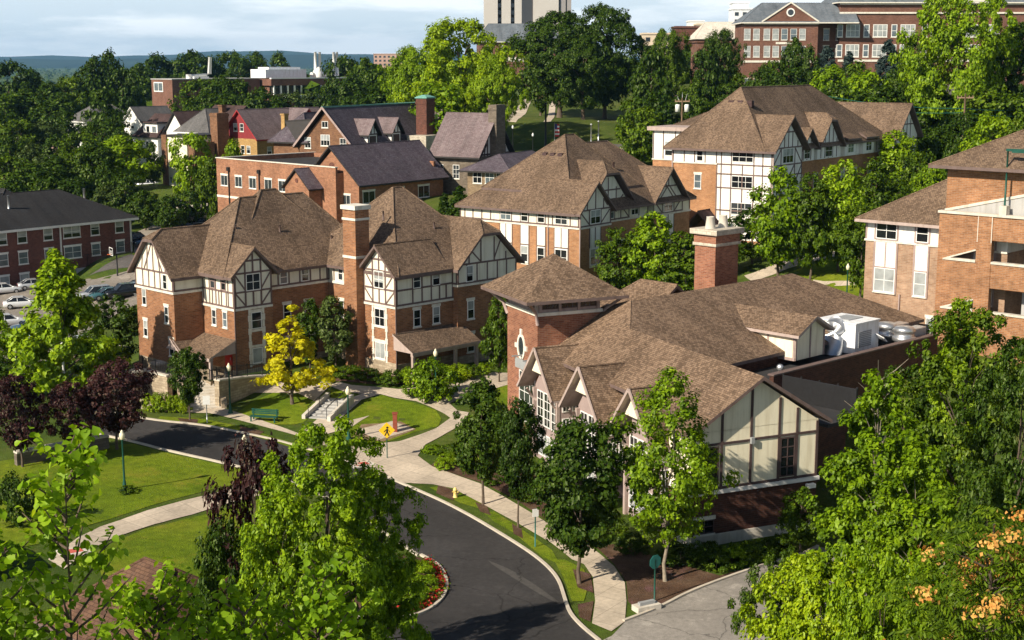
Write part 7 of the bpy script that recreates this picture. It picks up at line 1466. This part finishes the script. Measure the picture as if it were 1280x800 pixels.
pts2 = pts + rng.normal(size=pts.shape) * [.1, .1, .03] - [0, 0, .1]; me = leafmesh('flower_leaves', pts2, rng.normal(size=pts.shape) + [0, 0, 1], .13, rng, mat=LF['mid']); o = bpy.data.objects.new('flower_leaves', me); COL.objects.link(o); struct(o, 'stuff')
# ---- tall poplars right in front of the camera: leaves one by one on twigs
def twig_tree(name, label, X, Y, ztop, zlow, rad, n_tw, nleaf, lsize, leaf, seed, lean=(0, 0), bark=BARK, prof=lambda t: (1 - t) ** .7):
    rng = np.random.default_rng(seed); zb = gz(X, Y); t = thing(name, label, 'tree', (X, Y, zb)); m = MB(); hh = ztop - zb
    sp_ = [Vector((lean[0] * (k / 10) ** 3, lean[1] * (k / 10) ** 3, hh * k / 10)) + Vector((rng.normal() * .08, rng.normal() * .08, 0)) for k in range(11)]; m.tube(sp_, [.15 * (1 - .95 * k / 10) ** 1.2 for k in range(11)], 8)
    cs, ns = [], []
    for k in range(n_tw):
        f = rng.uniform(zlow, 1) if k > 2 else 1 - .01 * k; z = f * hh; i = min(int(f * 10), 9); s = sp_[i].lerp(sp_[i + 1], f * 10 - i); u = (f - zlow) / (1 - zlow); L = rad * prof(u) * rng.uniform(.55, 1.15) + .35
        a = rng.uniform(0, 6.28); d = Vector((math.cos(a), math.sin(a), rng.uniform(.5, 1.5))).normalized(); e = s + d * L; mid = s.lerp(e, .5) + Vector((0, 0, -.06 * L)); m.tube([s, mid, e], [.014, .010, .004], 5, caps=False)
        for j in range(nleaf):
            q = rng.uniform(.15, 1.03) ** .8; p = (s.lerp(mid, 2 * q) if q < .5 else mid.lerp(e, 2 * q - 1)); off = rng.normal(size=3); off /= np.linalg.norm(off); off = off * rng.uniform(.5, 1.6) * lsize; cs.append(np.array(p) + off); ns.append(off / lsize + np.array([0, 0, .8]) + rng.normal(size=3) * .5)
    m.build('trunk', bark, t); cs, ns = np.array(cs), np.array(ns); n = len(cs)
    # heart shaped leaf, six corners folded along the midrib
    nr = ns / np.linalg.norm(ns, axis=1, keepdims=True); r = rng.normal(size=(n, 3)) + [0, 0, -.8]; a = r - nr * (r * nr).sum(1, keepdims=True); a /= np.linalg.norm(a, axis=1, keepdims=True); b = np.cross(nr, a); s = lsize * rng.uniform(.6, 1.25, (n, 1))
    shp = [(-.5, 0, 0), (-.32, .42, .1), (.05, .46, .12), (.62, 0, -.05), (.05, -.46, .12), (-.32, -.42, .1)]
    v = np.stack([cs + a * s * x + b * s * y + nr * s * z for x, y, z in shp], 1).reshape(-1, 3); me = bpy.data.meshes.new('crown'); me.vertices.add(6 * n); me.vertices.foreach_set('co', v.astype(np.float32).ravel()); idx = np.arange(n)[:, None] * 6; tri = np.concatenate([idx + [0, 1, 2], idx + [0, 2, 3], idx + [0, 3, 4], idx + [0, 4, 5]], 1).ravel()
    me.loops.add(12 * n); me.loops.foreach_set('vertex_index', tri.astype(np.int32)); me.polygons.add(4 * n); me.polygons.foreach_set('loop_start', (np.arange(4 * n) * 3).astype(np.int32)); me.polygons.foreach_set('loop_total', np.full(4 * n, 3, np.int32)); me.update(); me.validate(); me.materials.append(LF[leaf])
    o = bpy.data.objects.new('crown', me); COL.objects.link(o); o.parent = t; return t
def near_top(px, py, Y): x, z = AY(px, py, Y); return x, Y, z
for k, (px, py, Y, zl, rad, nt_, nl_, ls_, lab) in enumerate(((74, 578, 12.0, .90, .58, 40, 26, .08, 'nearest poplar top with big heart-shaped leaves at lower left'), (-10, 690, 11.5, .90, .75, 52, 36, .075, 'poplar top in the bottom left corner'), (176, 752, 13.0, .92, .9, 54, 34, .075, 'poplar top spreading low in the bottom left'), (395, 728, 13.5, .92, .75, 50, 34, .075, 'poplar sprays reaching up at bottom centre'), (300, 770, 13, .92, .7, 30, 30, .075, 'small poplar sprig at the bottom edge left of centre'))):
    x, y, z = near_top(px, py, Y); twig_tree('poplar', lab, x, y, z, zl, rad, nt_, nl_, ls_, 'poplar', 70 + k)
# tree of heaven with orange seed clusters
def heaven():
    rng = np.random.default_rng(90); X, Z = AY(1243, 655, 26); zb = gz(X, 26); t = thing('tree_of_heaven', 'tree with long drooping leaflets and orange seed clusters, bottom right', 'tree', (X, 26, zb)); hh = Z - zb; m = MB(); m.tube([(0, 0, hh * k / 8) for k in range(9)], [.22 * (1 - .9 * k / 8) for k in range(9)], 8)
    cs, ns, dirs, oc, on = [], [], [], [], []
    for k in range(150):
        f = rng.uniform(.80, .985); s = Vector((0, 0, f * hh)); a = rng.uniform(0, 6.28); L = rng.uniform(.5, 2.1) * (1.1 - (f - .8) * 2.2); d = Vector((math.cos(a), math.sin(a), rng.uniform(.15, .7))); e = s + d * L
        if k < 60: m.tube([s, s.lerp(e, .5) + Vector((0, 0, .05)), e], [.025, .016, .006], 5, caps=False)
        for j in range(5):
            aa = rng.uniform(0, 6.28); fd = Vector((math.cos(aa), math.sin(aa), .25)); fl = rng.uniform(.45, .7); dn = Vector((0, 0, -1)); side = fd.cross(Vector((0, 0, 1))).normalized()
            for i in range(9):
                q = (i + 1) / 9; p = e + fd * fl * q + dn * .35 * q * q
                for sg in (-1, 1): c = p + side * sg * .07 + dn * .03; cs.append(c[:]); dirs.append((side * sg * .8 + dn * .55 + fd * .2)[:]); ns.append((0, 0, 1))
        if k % 5 == 0:
            c0 = e + Vector((0, 0, .12))
            for _ in range(70): v = rng.normal(size=3) * [.17, .17, .07]; oc.append(np.array(c0) + v); on.append(v + [0, 0, .05])
    cs, dirs = np.array(cs), np.array(dirs); n = len(cs); a = dirs + rng.normal(size=(n, 3)) * .15; a /= np.linalg.norm(a, axis=1, keepdims=True); nr = np.array([0, 0, 1.]) + rng.normal(size=(n, 3)) * .35; b = np.cross(nr, a); b /= np.linalg.norm(b, axis=1, keepdims=True); L = .075 * rng.uniform(.8, 1.3, (n, 1)); W = .022
    v = np.stack([cs - a * L, cs + b * W, cs + a * L, cs - b * W], 1).reshape(-1, 3); me = bpy.data.meshes.new('crown'); me.from_pydata(v.tolist(), [], [(4 * i, 4 * i + 1, 4 * i + 2, 4 * i + 3) for i in range(n)]); me.materials.append(LF['mid']); o = bpy.data.objects.new('crown', me); COL.objects.link(o); o.parent = t
    me = leafmesh('seed_cluster', np.array(oc), np.array(on), .07, rng, mat=LF['orange']); o = bpy.data.objects.new('seed_cluster', me); COL.objects.link(o); o.parent = t; m.build('trunk', BARK, t)
heaven()
# bare twigs sticking out of the right foreground trees
rng = np.random.default_rng(12); x, z = AY(1098, 450, 64); t = thing('dead_sapling', 'bare leafless branches above the bright maple before the brick wall', 'tree', (x, 64, gz(x, 64))); m = MB(); hh = z - gz(x, 64); m.tube([(0, 0, 0), (.3, 0, hh * .5), (0, 0, hh)], [.16, .09, .02], 6)
for k in range(16): f = rng.uniform(.68, .95); a = rng.uniform(0, 6.28); L = rng.uniform(.8, 2.2); s = Vector((0, 0, f * hh)); e = s + Vector((math.cos(a) * L * .7, math.sin(a) * L * .5, L * .6)); m.tube([s, s.lerp(e, .5) + Vector((.1, 0, 0)), e], [.04, .025, .01], 5, caps=False)
m.build('trunk', BARKL, t)
# low brick-tiled roof in the bottom left corner, under the poplars
x, y = G(160, 742, 3.4); B = Bld('gatehouse', 'small gatehouse with brown tiled hip roof under the poplars', 'building', x + 3.2, y - 8, 0, 40); m = B.mb(); m.box(0, 7, 0, 8, -1, 3.2); B.put('wall', m, BR_CD); m = B.mb(); roof(m, -.7, 7.7, -.7, 8.7, 3.2, 'y', 6.0, 3.5, 3.5); B.put('roof', m, [shingle('tile_red_brown', [(.04, .022, .018), (.09, .05, .036), (.15, .085, .055), (.075, .05, .042)], w=.34, h=.2), FASC]); win(B, ('x', 0), 4, 1.6, 1.2, 1.2)
x, y = G(8, 690, 3.0); B = Bld('brick_shed', 'brown tiled shed roof cut by the left edge of view', 'building', x - 5, y - 2, 0, 45); m = B.mb(); m.box(0, 5, 0, 6, -1, 2.6); B.put('wall', m, BR_CD); m = B.mb(); roof(m, -.6, 5.6, -.6, 6.6, 2.6, 'x', 4.6, 2.4, 2.4); B.put('roof', m, [MATS['tile_red_brown'], FASC]); win(B, ('x', 0), 3, 1.3, 1.0, 1.0)
# ================================================================== camera, light, sky
cd = bpy.data.cameras.new('camera'); cam = bpy.data.objects.new('camera', cd); COL.objects.link(cam)
cam.location = (0, 0, H); cam.rotation_euler = (math.pi / 2 - P, 0, 0); cd.sensor_width = 36; cd.lens = F * 36 / 1280; cd.clip_end = 40000; cd.clip_start = .3
sc.camera = cam
AZ = Vector((-.74, -.67, 0)).normalized(); EL = R(34)
sd = bpy.data.lights.new('sun', 'SUN'); so = bpy.data.objects.new('sun', sd); COL.objects.link(so); sd.energy = 5.0; sd.angle = R(.53); sd.color = (1, .90, .73)
so.rotation_euler = (-(AZ * math.cos(EL) + Vector((0, 0, math.sin(EL))))).to_track_quat('-Z', 'Y').to_euler(); so.location = (-60, -40, 90)
w = bpy.data.worlds.new('World'); sc.world = w; w.use_nodes = True; nt = w.node_tree; nt.nodes.clear()
out = nt.nodes.new('ShaderNodeOutputWorld'); bg = nt.nodes.new('ShaderNodeBackground'); bg.inputs['Strength'].default_value = .05
sky = nt.nodes.new('ShaderNodeTexSky'); sky.sky_type = 'NISHITA'; sky.sun_disc = False; sky.sun_elevation = EL; sky.sun_rotation = math.atan2(AZ.x, AZ.y) % (2 * math.pi)
sky.air_density = 1.0; sky.dust_density = .8; sky.ozone_density = 1.0
tc = nt.nodes.new('ShaderNodeTexCoord'); sp = nt.nodes.new('ShaderNodeSeparateXYZ'); nt.links.new(tc.outputs['Generated'], sp.inputs[0])
mp = nt.nodes.new('ShaderNodeMapping'); mp.inputs['Scale'].default_value = (3.5, 3.5, 22); nt.links.new(tc.outputs['Generated'], mp.inputs['Vector'])
nz = nt.nodes.new('ShaderNodeTexNoise'); nz.inputs['Scale'].default_value = 2.0; nz.inputs['Detail'].default_value = 7; nz.inputs['Roughness'].default_value = .6; nt.links.new(mp.outputs[0], nz.inputs['Vector'])
cl = ramp(nt, nz.outputs['Fac'], [(.44, (0, 0, 0)), (.60, (1, 1, 1))])
lo = N(nt, 'ShaderNodeMapRange'); nt.links.new(sp.outputs['Z'], lo.inputs['Value'])   # thin high haze, densest low in the sky
for k_, v_ in (('From Min', -.02), ('From Max', .4), ('To Min', .86), ('To Max', .0)): lo.inputs[k_].default_value = v_
hz = mix(nt, sky.outputs[0], (14.2, 16.6, 18.6), .5); nt.links.new(lo.outputs[0], hz.node.inputs['Factor'])
mf = N(nt, 'ShaderNodeMath', operation='MULTIPLY'); nt.links.new(cl, mf.inputs[0]); mf.inputs[1].default_value = .7
lo2 = N(nt, 'ShaderNodeMath', operation='MULTIPLY'); nt.links.new(mf.outputs[0], lo2.inputs[0]); nt.links.new(lo.outputs[0], lo2.inputs[1])
cm = mix(nt, hz, (22, 22.2, 22.2), .5); nt.links.new(lo2.outputs[0], cm.node.inputs['Factor'])
nt.links.new(cm, bg.inputs['Color']); nt.links.new(bg.outputs[0], out.inputs['Surface'])
sc.view_settings.view_transform = 'Standard'; sc.view_settings.look = 'None'; sc.view_settings.gamma = 1; sc.view_settings.exposure = .5; sc.view_settings.use_curve_mapping = False
sc.render.engine = 'CYCLES'
sc.cycles.use_denoising = True
sc.cycles.use_adaptive_sampling = True; sc.cycles.adaptive_threshold = .02
sc.cycles.max_bounces = 5; sc.cycles.diffuse_bounces = 2; sc.cycles.glossy_bounces = 2; sc.cycles.transmission_bounces = 3; sc.cycles.transparent_max_bounces = 6; sc.cycles.volume_bounces = 0
# ------------------------------------------------------------------ the air between here and the hills
m = MB(); m.box(-16500, 16500, -6500, 16500, -33, 260); hz_ = m.build('haze', bpy.data.materials.new('haze_air')); struct(hz_, 'stuff'); hm = hz_.data.materials[0]; hm.use_nodes = True; hn = hm.node_tree; hn.nodes.clear()
ho = hn.nodes.new('ShaderNodeOutputMaterial'); hv = hn.nodes.new('ShaderNodeVolumePrincipled'); hv.inputs['Color'].default_value = (.30, .62, 1, 1); hv.inputs['Density'].default_value = 0.00005; hv.inputs['Anisotropy'].default_value = .2; hn.links.new(hv.outputs[0], ho.inputs['Volume'])
